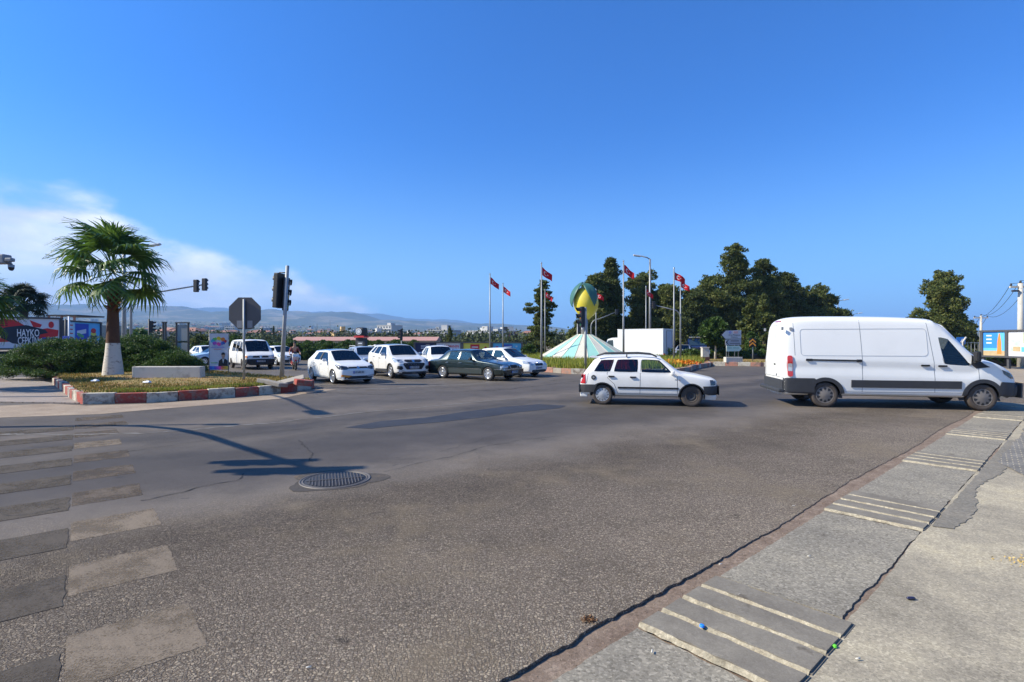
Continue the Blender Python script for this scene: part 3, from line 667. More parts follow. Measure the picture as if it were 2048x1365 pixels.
def debris(name, px, py, r, n, m, label, sz=0.008):
    x, y = G(px, py); C = np.column_stack([x + rg.normal(size=n) * r, y + rg.normal(size=n) * r * .8, 0.004 + rg.random(n) * 0.012]); U = rg.normal(size=(n, 3)); U /= np.linalg.norm(U, axis=1)[:, None]; V = np.cross(U, rg.normal(size=(n, 3))); V /= np.linalg.norm(V, axis=1)[:, None]
    tag(quads(name, m, C, U * sz * .6, V * sz * 1.4, kind='stuff'), label, 'debris')
m_lf = leafmat('dead leaf bits', [(0.2, (0.09, 0.045, 0.02)), (0.6, (0.2, 0.10, 0.05)), (0.9, (0.33, 0.2, 0.09))], 0.8, 0.1)
debris('leaf_debris', 1180, 1242, 0.028, 110, m_lf, 'little heap of brown crumbled leaves at the asphalt edge')
debris('straw', 2040, 1125, 0.09, 70, leafmat('straw bits', [(0.2, (0.4, 0.28, 0.09)), (0.9, (0.6, 0.42, 0.15))], .8, .1), 'yellow straw scattered on the pavement at the right edge', 0.009)
# loose grit along the gutter
n = 2600; ss = rg.random(n) * 12 - 2.2; tt = 0.02 + rg.random(n) ** 1.5 * 0.16 - 0.02
C = np.array([S(a, b_, -0.006 if a > 1.6 else (-0.006 - .015 * min(1, (1.6 - a) / 2.2))) for a, b_ in zip(ss, tt)]); U = rg.normal(size=(n, 3)); U /= np.linalg.norm(U, axis=1)[:, None]; V = np.cross(U, rg.normal(size=(n, 3))); V /= np.linalg.norm(V, axis=1)[:, None]
k_ = (0.0015 + 0.0045 * rg.random(n) ** 2)[:, None]
tag(quads('gutter_grit', leafmat('grit', [(0.2, (0.12, 0.08, 0.06)), (0.6, (0.25, 0.18, 0.12)), (0.95, (0.45, 0.38, 0.3))], .9, 0), C, U * k_, V * k_, kind='stuff'), 'loose grit and sand lying in the gutter along the road edge', 'grit')
# ------------------------------------------------------------------ vehicles
def evalmesh(o):
    dg = bpy.context.evaluated_depsgraph_get(); me = bpy.data.meshes.new_from_object(o.evaluated_get(dg)); return me
def loft(cols, rows_fn, glassmap, creases, nrow):
    """cols: list of column dicts; returns bmesh, closed shell, x forward"""
    bm = bmesh.new(); cr_ = bm.edges.layers.float.new('crease_edge'); vc_ = bm.verts.layers.float.new('crease_vert')
    L = []; Rr = []
    for c in cols:
        pts = rows_fn(c); l = []; r = []
        for i, (x, y, z) in enumerate(pts):
            v = bm.verts.new((x, y, z)); l.append(v)
            r.append(v if y < 1e-6 else bm.verts.new((x, -y, z)))
        L.append(l); Rr.append(r)
    def face(vs, mi):
        u = []
        for v in vs:
            if v not in u: u.append(v)
        if len(u) < 3: return None
        try: f = bm.faces.new(u)
        except ValueError: return None
        f.material_index = mi; f.smooth = True; return f
    for i in range(len(cols) - 1):
        for r in range(nrow - 1):
            gl, gr = glassmap.get((i, r), (0, 0))
            if r == 0: gl = gr = 1
            face([L[i][r], L[i][r + 1], L[i + 1][r + 1], L[i + 1][r]], gl)
            face([Rr[i][r], Rr[i + 1][r], Rr[i + 1][r + 1], Rr[i][r + 1]], gr)
    for i, flip in ((0, 0), (len(cols) - 1, 1)):
        for r in range(nrow - 1):
            vs = [L[i][r], Rr[i][r], Rr[i][r + 1], L[i][r + 1]]
            face(vs if not flip else vs[::-1], 0)
    bmesh.ops.recalc_face_normals(bm, faces=bm.faces[:])
    for e in bm.edges:
        fs = e.link_faces
        if len(fs) == 2 and fs[0].material_index != fs[1].material_index and max(fs[0].material_index, fs[1].material_index) >= 2: e[cr_] = 1.0

    for (i, r), g_ in glassmap.items():
        for X in (L, Rr):
            for (ii, rr) in ((i, r), (i, r + 1), (i + 1, r), (i + 1, r + 1)):
                if rr < nrow - 1 and (r == 6 or rr == 9): X[ii][rr][vc_] = 0.92
    for (i, r0, r1, val) in creases.get('col', []):
        for r in range(r0, min(r1, nrow - 1)):
            for X in (L, Rr):
                e = bm.edges.get((X[i][r], X[i][r + 1])) if X[i][r] is not X[i][r + 1] else None
                if e: e[cr_] = max(e[cr_], val)
    for (r, i0, i1, val) in creases.get('row', []):
        for i in range(i0, i1):
            for X in (L, Rr):
                e = bm.edges.get((X[i][r], X[i + 1][r]))
                if e: e[cr_] = max(e[cr_], val)
    return bm
def rows_std(c):
    zb, zs, zt, w, wt = c['zb'], c['zs'], c['zt'], c['w'], c['wt']; ul, ut = c['xl'], c['xt']
    sill = c.get('sill', zb + 0.10); cabin = zt - zs > 0.25
    P = [(ul, 0, zb), (ul, w * 0.86, zb), (ul, w * 0.965, sill), (ul, w, zb + (zs - zb) * 0.5), (ul, w * 0.99, zs - 0.10 * (1 if cabin else .8)), (ul, w * 0.955, zs)]
    sx, sy, sz = ul, w * 0.955, zs; ex, ey, ez = ut, wt, zt - (0.075 if cabin else 0.012)
    for f in ((0.07, 0.90) if cabin else (0.3, 0.7)):
        P.append((sx + (ex - sx) * f, sy + (ey - sy) * f + (0.012 if cabin else 0), sz + (ez - sz) * f))
    P += [(ex, ey, ez), (ut, wt * 0.90, zt - (0.022 if cabin else 0.004)), (ut, wt * 0.5, zt), (ut, 0, zt + c.get('cr', 0.012))]
    return P   # 12 rows: 6-7 is the side glass, 9-11 screen
NROW = 12
def project(bvh, outline, axis, sign, mats, name, parent, thick=0.006, cuts=3, off=0.0015, far=6.0, quads_=None, ref=None):
    """lay a 2D outline onto the body from the side (x,z), front/rear (y,z) or top (x,y)"""
    bm = bmesh.new()
    if quads_ is not None:
        vs = [bm.verts.new((p[0], p[1], 0)) for p in quads_[0]]
        for f in quads_[1]: bm.faces.new([vs[i] for i in f])
    else:
        f = bm.faces.new([bm.verts.new((p[0], p[1], 0)) for p in outline]); bmesh.ops.triangulate(bm, faces=[f])
    for _ in range(cuts):
        es = [e for e in bm.edges if e.calc_length() > 0.07]
        if not es: break
        bmesh.ops.subdivide_edges(bm, edges=es, cuts=1, use_grid_fill=False); bmesh.ops.triangulate(bm, faces=[f for f in bm.faces if len(f.verts) > 3])
    d = {'side': Vector((0, -sign, 0)), 'end': Vector((-sign, 0, 0)), 'top': Vector((0, 0, -1))}[axis]
    last = None; hits = []
    for v in bm.verts:
        a, b_ = v.co.x, v.co.y
        o = {'side': Vector((a, sign * far, b_)), 'end': Vector((sign * far, a, b_)), 'top': Vector((a, b_, far))}[axis]
        h, n, i_, ds = bvh.ray_cast(o, d)
        if h is None:
            h2, n2, _, _ = bvh.find_nearest(o - (-d) * (far - (ref if ref is not None else (0.85 if axis == 'side' else 2.1))))
            comp = h2; h = Vector((a, comp.y, b_)) if axis == 'side' else (Vector((comp.x, a, b_)) if axis == 'end' else Vector((a, b_, comp.z)))
        hits.append((v, h))
    for v, h in hits: v.co = h - d * off
    bmesh.ops.recalc_face_normals(bm, faces=bm.faces[:])
    av = Vector((0, 0, 0))
    for f in bm.faces: av += f.normal * f.calc_area()
    if av.dot(d) > 0: bmesh.ops.reverse_faces(bm, faces=bm.faces[:])
    if thick > 0:
        r_ = bmesh.ops.extrude_face_region(bm, geom=bm.faces[:]); 
        for g in r_['geom']:
            if isinstance(g, bmesh.types.BMVert): g.co = g.co - d * thick
        bmesh.ops.recalc_face_normals(bm, faces=bm.faces[:])
    me = bpy.data.meshes.new(name); bm.to_mesh(me); bm.free(); me.materials.append(mats)
    return link(bpy.data.objects.new(name, me), parent)
def strip(pts, w):
    """polyline -> quads list for project()"""
    P = [Vector((p[0], p[1])) for p in pts]; D = []
    for a, b_ in zip(P, P[1:]):
        n = max(1, int((b_ - a).length / 0.08)); D += [a.lerp(b_, i / n) for i in range(n)]
    D.append(P[-1]); V = []; Fq = []
    for i, p in enumerate(D):
        d = (D[min(i + 1, len(D) - 1)] - D[max(i - 1, 0)]).normalized(); n_ = Vector((-d.y, d.x)) * w / 2
        V += [p + n_, p - n_]
        if i: k = 2 * i; Fq.append([k - 2, k - 1, k + 1, k])
    return V, Fq
def rrect(x0, z0, x1, z1, r=0.03, n=3):
    P = []
    for cx_, cz_, a0 in ((x1 - r, z1 - r, 0), (x0 + r, z1 - r, 90), (x0 + r, z0 + r, 180), (x1 - r, z0 + r, 270)):
        for i in range(n + 1): a = R(a0 + 90 * i / n); P.append((cx_ + r * math.cos(a), cz_ + r * math.sin(a)))
    return P
WH = {}
def wheel(parent, x, y, r, wd, style, side, m_t=None, m_r=None, spokes=10, cache=None):
    """tyre with rim; side=+1 left; rim on the outer face"""
    key = (r, wd, style, spokes, side, (m_t or M_rubber).name, (m_r or M_alloy).name)
    if key in WH:
        src = WH[key]; o = src.copy(); COL.objects.link(o); o.parent = parent; o.location = (x, y, r)
        for ch in src.children: c = ch.copy(); COL.objects.link(c); c.parent = o
        return o
    rt = Matrix.Rotation(R(-90) * side, 4, 'X')       # local z -> outward
    h = wd / 2; ri = r * (0.78 if style == 'big' else 0.645 if style != 'steel' else 0.56)
    mb = MB(); mb.lathe([(ri, -h * .9), (r * .86, -h), (r * .965, -h * .86), (r, -h * .6), (r, h * .6), (r * .965, h * .86), (r * .86, h), (ri + .01, h * .93), (ri, h * .85), (ri, -h * .9)], 36, rt)
    t_ = mb.build('wheel', m_t or M_rubber, parent); t_.location = (x, y, r)
    mb = MB(); mr = m_r or M_alloy
    mb.lathe([(ri + .004, h * .80), (ri + .004, h * .93), (ri - .012, h * .95), (ri - .025, h * .80), (ri - .03, -h * .4)], 36, rt)
    mb.build('rim', M_dusty if style == 'steel' else mr, t_)
    mb = MB(); mb.lathe([(ri - .02, h * .05), (0.0, h * .05)], 24, rt); mb.build('brake', M_well, t_)
    mb = MB()
    if style in ('big', 'alloy'):
        n = spokes
        for k in range(n):
            a = 2 * math.pi * k / n; M2 = rt @ Matrix.Rotation(a, 4, 'Z')
            w0, w1 = (0.026, 0.015) if n >= 10 else (0.055, 0.04)
            V = [(0.04, -w0, h * .72), (ri - .01, -w1, h * .80), (ri - .01, w1, h * .80), (0.04, w0, h * .72), (0.04, -w0 * .7, h * .45), (ri - .01, -w1 * .7, h * .5), (ri - .01, w1 * .7, h * .5), (0.04, w0 * .7, h * .45)]
            mb.add([M2 @ Vector(v) for v in V], [[0, 1, 2, 3], [0, 4, 5, 1], [3, 2, 6, 7], [7, 6, 5, 4]])
        mb.lathe([(0.065, h * .5), (0.065, h * .75), (0.05, h * .82), (0, h * .84)], 16, rt); mb.build('spokes', mr, t_)
    elif style == 'cap':           # full plastic cover with small slots
        mb.lathe([(ri - .005, h * .86), (ri * .8, h * .98), (ri * .62, h * .96), (ri * .5, h * 1.04), (0, h * 1.1)], 32, rt); mb.m = 1
        for k in range(spokes):
            a = 2 * math.pi * k / spokes; M2 = rt @ Matrix.Rotation(a, 4, 'Z'); q = math.pi * ri * .78 / spokes * .45
            mb.add([M2 @ Vector(v) for v in [(ri * .66, -q, h * .985), (ri * .92, -q * .5, h * .965), (ri * .92, q, h * .965), (ri * .7, q * .2, h * 1.0)]], [[0, 1, 2, 3]])
        mb.build('hub_cap', [mr, M_black], t_)
    elif style == 'van':
        mb.lathe([(ri - .005, h * .8), (ri * .86, h * .9), (ri * .5, h * .95), (ri * .3, h * 1.05), (0, h * 1.08)], 32, rt); mb.m = 1
        for k in range(10):
            a = 2 * math.pi * (k + .5) / 10; M2 = rt @ Matrix.Rotation(a, 4, 'Z')
            mb.add([M2 @ Vector(v) for v in [(ri * .55, 0, h * .975), (ri * .78, -.035, h * .945), (ri * .93, -.03, h * .89), (ri * .93, .03, h * .89), (ri * .78, .035, h * .945)]], [[0, 1, 2, 3, 4]])
        mb.build('hub_cap', [mr, M_black], t_)
    else:                          # bare steel wheel
        mb.lathe([(ri - .01, h * .75), (ri * .9, h * .55), (ri * .8, h * .45), (ri * .66, h * .6), (ri * .5, h * .62), (ri * .38, h * .4), (ri * .2, h * .42), (0, h * .5)], 32, rt); mb.build('steel_disc', m_r or M_dark, t_)
    WH[key] = t_; return t_
def vehicle(name, label, cat, loc, heading, sp, group=None):
    """heading: direction of travel, angle from +X. local x runs forward, origin between the axles on the ground"""
    t_ = thing(name, label, cat, loc, heading, group); L, Wd = sp['L'], sp['W']; fo, wb = sp['fo'], sp['wb']
    X = lambda u: fo + wb / 2 - u              # u = distance behind the front bumper
    cols = []
    for c in sp['cols']:
        d = dict(xl=X(c[0]), xt=X(c[1]), zs=c[2], zt=c[3], w=Wd / 2 * c[4], wt=Wd / 2 * c[5], zb=c[6] if len(c) > 6 and c[6] else sp['zb'], cr=c[7] if len(c) > 7 else 0.014)
        cols.append(d)
    gmap = {}; gl = sp['glass']; names = {}; k = 2; gm = sp['gm']
    for (nm, i0, i1, gmat) in gl:
        if nm == 'side':
            for i in range(i0, i1): gmap[(i, 6)] = (k, k + 1)
            names[k] = ('side_window', gmat); names[k + 1] = ('side_window', gmat); k += 2
        else:
            for i in range(i0, i1):
                for r in (9, 10): gmap[(i, r)] = (k, k)
            names[k] = (nm, gmat); k += 1
    bm = loft(cols, sp.get('rows', rows_std), gmap, sp.get('cr', {}), NROW)
    me = bpy.data.meshes.new('body'); bm.to_mesh(me); bm.free()
    mts = [sp['paint'], M_well] + [names[q][1] for q in sorted(names)]
    for m in mts: me.materials.append(m)
    tmp = bpy.data.objects.new('tmp', me); COL.objects.link(tmp)
    ss = tmp.modifiers.new('s', 'SUBSURF'); ss.levels = 2; ss.render_levels = 2
    sm = evalmesh(tmp); tmp.modifiers.clear(); tmp.data = sm
    bb = bmesh.new(); bb.from_mesh(sm); bvh = BVHTree.FromBMesh(bb); bb.free()
    # wheel arches cut right through the lower sides
    r = sp['wr']; ra = sp.get('ra', r + 0.055); wx = (wb / 2, -wb / 2); mb = MB()
    for x in wx:
        for sg in (1, -1):
            prof = []; n = 28
            pl = [(x + ra * math.cos(2 * math.pi * q / n), r + ra * math.sin(2 * math.pi * q / n)) for q in range(n)]
            y0, y1 = sg * (Wd / 2 - 0.36), sg * (Wd / 2 + 0.3)
            V = [(p[0], y0, p[1]) for p in pl] + [(p[0], y1, p[1]) for p in pl]
            Fc = [list(range(n)), list(range(n, 2 * n))[::-1]] + [[q, n + q, n + (q + 1) % n, (q + 1) % n] for q in range(n)]
            if sg < 0: Fc = [f[::-1] for f in Fc]
            mb.add(V, Fc)
    cut = mb.build('cut', M_well); bo = tmp.modifiers.new('b', 'BOOLEAN'); bo.operation = 'DIFFERENCE'; bo.object = cut; bo.solver = 'EXACT'
    try: bo.material_mode = 'TRANSFER'
    except Exception: pass
    res = evalmesh(tmp); bpy.data.objects.remove(tmp); bpy.data.objects.remove(cut)
    bm = bmesh.new(); bm.from_mesh(res); nm_ = len(res.materials); slot = {i: (res.materials[i].name if res.materials[i] else '') for i in range(nm_)}
    # split by material
    def take(pred, name, m, parent, inset=0.0):
        b2 = bm.copy(); b2.normal_update(); bmesh.ops.delete(b2, geom=[f for f in b2.faces if not pred(f)], context='FACES')
        if inset:
            for v in b2.verts: v.co = v.co - v.normal * inset
        if name == 'side_window' : pass
        m2 = bpy.data.meshes.new(name); b2.to_mesh(m2); b2.free()
        if len(m2.polygons) == 0: return None
        m2.materials.clear()
        for q in (m if isinstance(m, list) else [m]): m2.materials.append(q)
        if isinstance(m, list) is False: m2.polygons.foreach_set('material_index', [0] * len(m2.polygons))
        return link(bpy.data.objects.new(name, m2), parent)
    well_idx = {i for i, nme in slot.items() if nme == M_well.name}
    take(lambda f: f.material_index == 0, 'body', sp['paint'], t_)
    take(lambda f: f.material_index in well_idx, 'underbody', M_well, t_)
    for q in sorted(names):
        take(lambda f, q=q: f.material_index == q, names[q][0], names[q][1], t_, 0.010)
    lin = take(lambda f: f.material_index == 0 and f.calc_center_median().z > sp['zb'] + .35, 'cabin_lining', M_int, t_, 0.028)
    bm.free()
    P = lambda *a, **k2: project(bvh, *a, **k2)
    for sg in (1, -1):
        for x in wx:
            st = sp['wheels'][0 if x > 0 else 1] if isinstance(sp['wheels'], list) else sp['wheels']
            kw = dict(spokes=sp.get('spokes', 10), m_t=sp.get('mt'), m_r=sp.get('mr'))
            if st == 'steel': kw['m_r'] = None
            wheel(t_, x, sg * (Wd / 2 - sp.get('wi', 0.115)), r, sp.get('tw', 0.19), st, sg, **kw)
            if sp.get('flare'):
                n = 22; a0, a1 = R(-12), R(192)
                pts = [(x + (ra + .012) * math.cos(a0 + (a1 - a0) * q / n), r + (ra + .012) * math.sin(a0 + (a1 - a0) * q / n)) for q in range(n + 1)]
                P(None, 'side', sg, sp['flare'], 'arch_trim', t_, thick=0.02, cuts=0, quads_=strip(pts, sp.get('fw', 0.04)))
    # interior
    if sp.get('seats', True):
        fz = sp['zb'] + 0.12; sz = sp.get('seatz', 0.30); x0 = X(sp['seat_u'])
        MB().box((X(sp['seat_u'] + .5), 0, fz + .0), (2.3, Wd - .4, .05)).build('floor_pan', M_int, t_)
        for sg in (1, -1):
            mb = MB(); mb.box((x0 + .05, sg * Wd * .2, fz + sz * .6), (.5, .46, .2), bev=.04)
            mb.box((x0 - .22, sg * Wd * .2, fz + sz * .6 + .36), (.14, .46, .62), rot=Matrix.Rotation(R(-14), 3, 'Y'), bev=.04)
            mb.box((x0 - .31, sg * Wd * .2, fz + sz * .6 + .76), (.09, .24, .17), rot=Matrix.Rotation(R(-12), 3, 'Y'), bev=.03); mb.build('seat', M_seat, t_)
        if sp.get('rear', True):
            mb = MB(); mb.box((x0 - .85, 0, fz + sz * .6), (.5, Wd * .72, .2), bev=.04); mb.box((x0 - 1.12, 0, fz + sz * .6 + .33), (.14, Wd * .72, .56), rot=Matrix.Rotation(R(-16), 3, 'Y'), bev=.04); mb.build('rear_bench', M_seat, t_)
        dz = sp['dashz']; dx = X(sp['dash_u'])
        MB().box((dx, 0, dz - .16), (.34, Wd * .78, .3), bev=.05).build('dashboard', M_int, t_)
        mb = MB(); a = 16; rt = Matrix.Translation((dx - .32, Wd * .2, dz - .06)) @ Matrix.Rotation(R(-65), 4, 'Y')
        mb.tube([rt @ Vector((.18 * math.cos(q * 2 * math.pi / a), .18 * math.sin(q * 2 * math.pi / a), 0)) for q in range(a + 1)], .014, 6); mb.box(tuple(rt @ Vector((0, 0, 0))), (.03, .34, .03)); mb.build('steering_wheel', M_black, t_)
    # mirrors
    if 'mir' in sp:
        u, z, mm, sz = sp['mir']
        for sg in (1, -1):
            mb = MB(); yb = Wd / 2 * .93
            mb.box((X(u), sg * (yb + .02), z - .03), (.06, .10, .04), bev=.01)
            mb.box((X(u) + .01, sg * (yb + .15), z + sz[2] / 2 - .05), (sz[0], sz[1], sz[2]), rz=sg * R(8), bev=.035); mb.build('wing_mirror', mm, t_)
    return t_, P, X, bvh
def plate(P, t_, y0, z, s, sign, w=.52, h=.11, bvh=None, m=M_plate, txt=True):
    o = P(rrect(y0 - w / 2, z - h / 2, y0 + w / 2, z + h / 2, .008, 1), 'end', sign, m, 'number_plate', t_, thick=.012, cuts=2, off=.006)
    xs = [v.co.x * sign for v in o.data.vertices]; x = sign * (max(xs))
    for v in o.data.vertices: v.co.x = x if v.co.x * sign > max(xs) - .02 else v.co.x
    if txt:
        Mx = Matrix.Translation((x + sign * .002, y0 + (.02 if sign > 0 else -.02), z)) @ Matrix.Rotation(R(90 if sign > 0 else -90), 4, 'Z') @ VERT
        text('plate_number', s, h * 1.02, M_ink, o, Mx, ext=.001, sx=.82 * w / .52)
        mb = MB(); yy = y0 - (w / 2 - .022) * sign
        mb.box((x + sign * .001, yy, z), (.003, .04, h * .96)); mb.build('blue_band', M_blue, o)
    return o
def badge(P, t_, y, z, r, sign=1, m=M_chrome, bvh=None):
    n = 20; P([(y + r * math.cos(2 * math.pi * k / n), z + r * math.sin(2 * math.pi * k / n)) for k in range(n)], 'end', sign, m, 'badge', t_, thick=.012, cuts=0)
def seams(P, t_, lines, sg_=(1, -1), w=.009, m=None):
    for sg in sg_:
        for ln in lines: P(None, 'side', sg, m or M_ink, 'door_seam', t_, thick=.0015, cuts=0, quads_=strip(ln, w))
def handles(P, t_, pts, m, L_=.16, h=.028):
    for sg in (1, -1):
        for (x, z) in pts: P(rrect(x - L_ / 2, z - h / 2, x + L_ / 2, z + h / 2, h * .4, 2), 'side', sg, m, 'door_handle', t_, thick=.035, cuts=1)
# column: (u low, u top, shoulder z, top z, width factor, top half-width factor, [zb])
def hatch(L, W, H, fo, wb, wr, paint, gm, **k):
    """five-door hatchback family"""
    bz = k.get('bz', .93); hz = k.get('hz', .78); zb = k.get('zb', .20); uc = k.get('uc', 1.12); uf = k.get('uf', 1.72); ub = k.get('ub', 2.32); ur = k.get('ur', L - .52); ug = k.get('ug', L - .16)
    q = k.get('q', 3.05); nz = k.get('nz', .62); tw = k.get('tw_', .70); gr = k.get('gmr', gm); rise = k.get('rise', .05)
    cz = bz + .04
    cols = [(0.0, 0.0, nz - .04, nz, .70, .58, zb + .06), (.06, .06, nz + .02, nz + .07, .86, .72, zb + .03), (.26, .24, hz - .09, hz - .03, .955, .80), (.6, .58, (hz + bz) / 2 - .05, hz + .05, .985, .82),
            (uc - .04, uc, bz - .03, cz, .995, .80), (uc + .02, uf, bz - .01, H - .05, 1, tw), (uc + .20, uf + .10, bz, H - .02, 1, tw),
            (ub - .04, ub - .06, bz + rise * .4, H, 1, tw), (ub + .05, ub + .03, bz + rise * .45, H, 1, tw),
            (q - .03, q - .16, bz + rise * .8, H - .01, 1, tw * .99), (q + .06, q - .08, bz + rise * .85, H - .015, .995, tw * .99)]
    glass_ = [('windscreen', 4, 5, gm), ('side', 6, 7, gm), ('side', 8, 9, gr)]
    i = 10
    if k.get('quarter'):
        q2 = k['quarter']; cols += [(q2, q2 - .25, bz + rise, H - .03, .985, tw * .97)]; glass_ += [('side', 10, 11, gr)]; i = 11
    cols += [(ug - .16, ur, bz + rise + .01, H - .05, .965, tw * .94), (ug, ug - .04, bz + rise - .03, bz + rise + .04, .93, .74), (L - .10, L - .10, bz - .06, bz, .90, .76), (L - .01, L - .01, .62, .66, .86, .74, zb + .04), (L, L, .50, .54, .80, .7, zb + .08)]
    glass_ += [('rear_window', i + 1, i + 2, gr)]
    cr = {'col': [(4, 6, 12, .7), (5, 6, 11, .5), (i + 1, 8, 12, .4), (i + 2, 6, 12, .5), (1, 2, 12, .2)], 'row': [(5, 2, i + 2, .45), (8, 5, i + 1, .25), (2, 1, i + 4, .5)]}
    d = dict(L=L, W=W, fo=fo, wb=wb, wr=wr, zb=zb, cols=cols, glass=glass_, gm=gm, cr=cr, paint=paint, wheels='alloy', seat_u=uc + 1.05, dashz=bz + .02, dash_u=uc + .12)
    d.update({a: b_ for a, b_ in k.items() if a in ('wheels', 'spokes', 'mt', 'mr', 'flare', 'fw', 'mir', 'ra', 'seats', 'tw', 'wi', 'rear')})
    return d

# ---- white five-door hatchback with roof bars (nearest car, facing right)
def place(px, py, hd, u_local):      # world point whose wheel contact (local x offset u_local) lies at this pixel
    x, y = G(px, py); return (x - u_local * math.cos(hd), y - u_local * math.sin(hd), 0)
def wheelspot(px, py, hd, xl, yl):   # ground contact of the near wheel at local (xl, yl)
    x, y = G(px, py); c, s_ = math.cos(hd), math.sin(hd); return (x - xl * c + yl * s_, y - xl * s_ - yl * c, 0)
M_maroon = simple('dark red seat cover', (0.30, 0.02, 0.025), .8, 0, .2, 9)
hd = R(-12); sp = hatch(3.78, 1.56, 1.42, .70, 2.43, .288, M_white2, M_gclear, bz=.90, hz=.84, uc=.98, uf=1.50, ub=2.10, ur=3.32, ug=3.66, q=2.86, quarter=3.40, nz=.70, rise=.02, tw_=.74, zb=.22, gmr=M_gred,
    wheels=['steel', 'cap'], spokes=12, mt=M_dusty, mr=M_hub, flare=M_ink, fw=.035, mir=(1.22, .93, M_white2, (.10, .15, .12)), tw=.165, ra=.328)
t_, P, X, bvh = vehicle('hatchback_car', 'old white hatchback with roof bars and black bumpers crossing in front of the van', 'car', wheelspot(1205, 809.5, hd, -1.215, -.70), hd, sp)
for sg in (1, -1):
    P(None, 'side', sg, M_ink, 'side_moulding', t_, thick=.012, cuts=0, quads_=strip([(X(1.05), .50), (X(2.70), .50)], .05))
    P([(X(-.03), .33), (X(-.03), .58), (X(.40), .57), (X(.36), .36), (X(.25), .33)], 'side', sg, M_dark, 'bumper_corner', t_, thick=.03, ref=.8)
    P([(X(3.80), .34), (X(3.80), .57), (X(3.28), .58), (X(3.38), .36)], 'side', sg, M_dark, 'bumper_corner', t_, thick=.03, ref=.8)
    P([(X(.02), .60), (X(.03), .74), (X(.22), .745), (X(.20), .60)], 'side', sg, M_lensd, 'headlight', t_, thick=.008)
    P([(X(3.76), .60), (X(3.72), .88), (X(3.62), .88), (X(3.61), .60)], 'side', sg, M_red, 'tail_light', t_, thick=.01)
    n = 22; P([(X(3.38) + .068 * math.cos(6.283 * q / n), .78 + .068 * math.sin(6.283 * q / n)) for q in range(n)], 'side', sg, M_ink, 'fuel_cap', t_, thick=.012, cuts=1)
    P([(X(3.38) + .030 * math.cos(6.283 * q / n), .78 + .030 * math.sin(6.283 * q / n)) for q in range(n)], 'side', sg, M_steel, 'fuel_cap_centre', t_, thick=.016, cuts=1)
    P(rrect(X(1.12) - .03, .735, X(1.12) + .05, .75, .006, 1), 'side', sg, M_ink, 'side_badge', t_, thick=.004)
    P(rrect(X(1.03) - .012, .725, X(1.03) + .03, .745, .006, 1), 'side', sg, M_amber, 'side_repeater', t_, thick=.008)
    MB().tube([(X(1.62), sg * .60, 1.37), (X(1.75), sg * .59, 1.44), (X(2.10), sg * .585, 1.47), (X(3.08), sg * .58, 1.455), (X(3.30), sg * .585, 1.39)], .021, 8).tube([(X(2.45), sg * .585, 1.36), (X(2.45), sg * .585, 1.46)], .02, 6).build('roof_bar', M_dark, t_)
P(rrect(-.70, .34, .70, .58, .05), 'end', 1, M_dark, 'bumper', t_, thick=.05)
P(rrect(-.72, .34, .72, .56, .05), 'end', -1, M_dark, 'bumper', t_, thick=.05)
P(rrect(-.62, .60, -.34, .72, .02), 'end', 1, M_lens, 'headlight', t_, thick=.012); P(rrect(.34, .60, .62, .72, .02), 'end', 1, M_lens, 'headlight', t_, thick=.012); P(rrect(-.32, .61, .32, .71, .02), 'end', 1, M_ink, 'grille', t_, thick=.008)
MB().box((X(.22), 0, .26), (.34, 1.30, .13), taper=1.05, bev=.03).build('front_spoiler', M_white2, t_)
MB().box((X(3.66), 0, .27), (.22, 1.34, .12), bev=.03).build('rear_skirt', M_white2, t_)
MB().box((X(3.38), 0, 1.345), (.24, 1.06, .03), rot=Matrix.Rotation(R(6), 3, 'Y'), bev=.012).build('roof_spoiler', M_white2, t_)
MB().tube([(X(3.38), .45, .22), (X(3.80), .45, .22)], .024, 8).build('exhaust_pipe', M_steel, t_)
seams(P, t_, [[(X(1.08), .34), (X(1.08), .84), (X(1.14), .90)], [(X(2.09), .34), (X(2.08), .9), (X(2.05), 1.28)], [(X(2.80), .60), (X(2.98), .76), (X(3.00), .9), (X(2.82), 1.30)], [(X(1.08), .335), (X(2.70), .335), (X(2.80), .60)], [(X(3.26), 1.30), (X(3.52), .98), (X(3.58), .62)]])
handles(P, t_, [(X(2.28), .80), (X(3.04), .815)][:1] + [(X(2.88) , .815)], M_ink, .17, .04)
plate(P, t_, 0, .46, '07 SB 318', 1, .5, .10); plate(P, t_, 0, .66, '07 SB 318', -1, .5, .10)

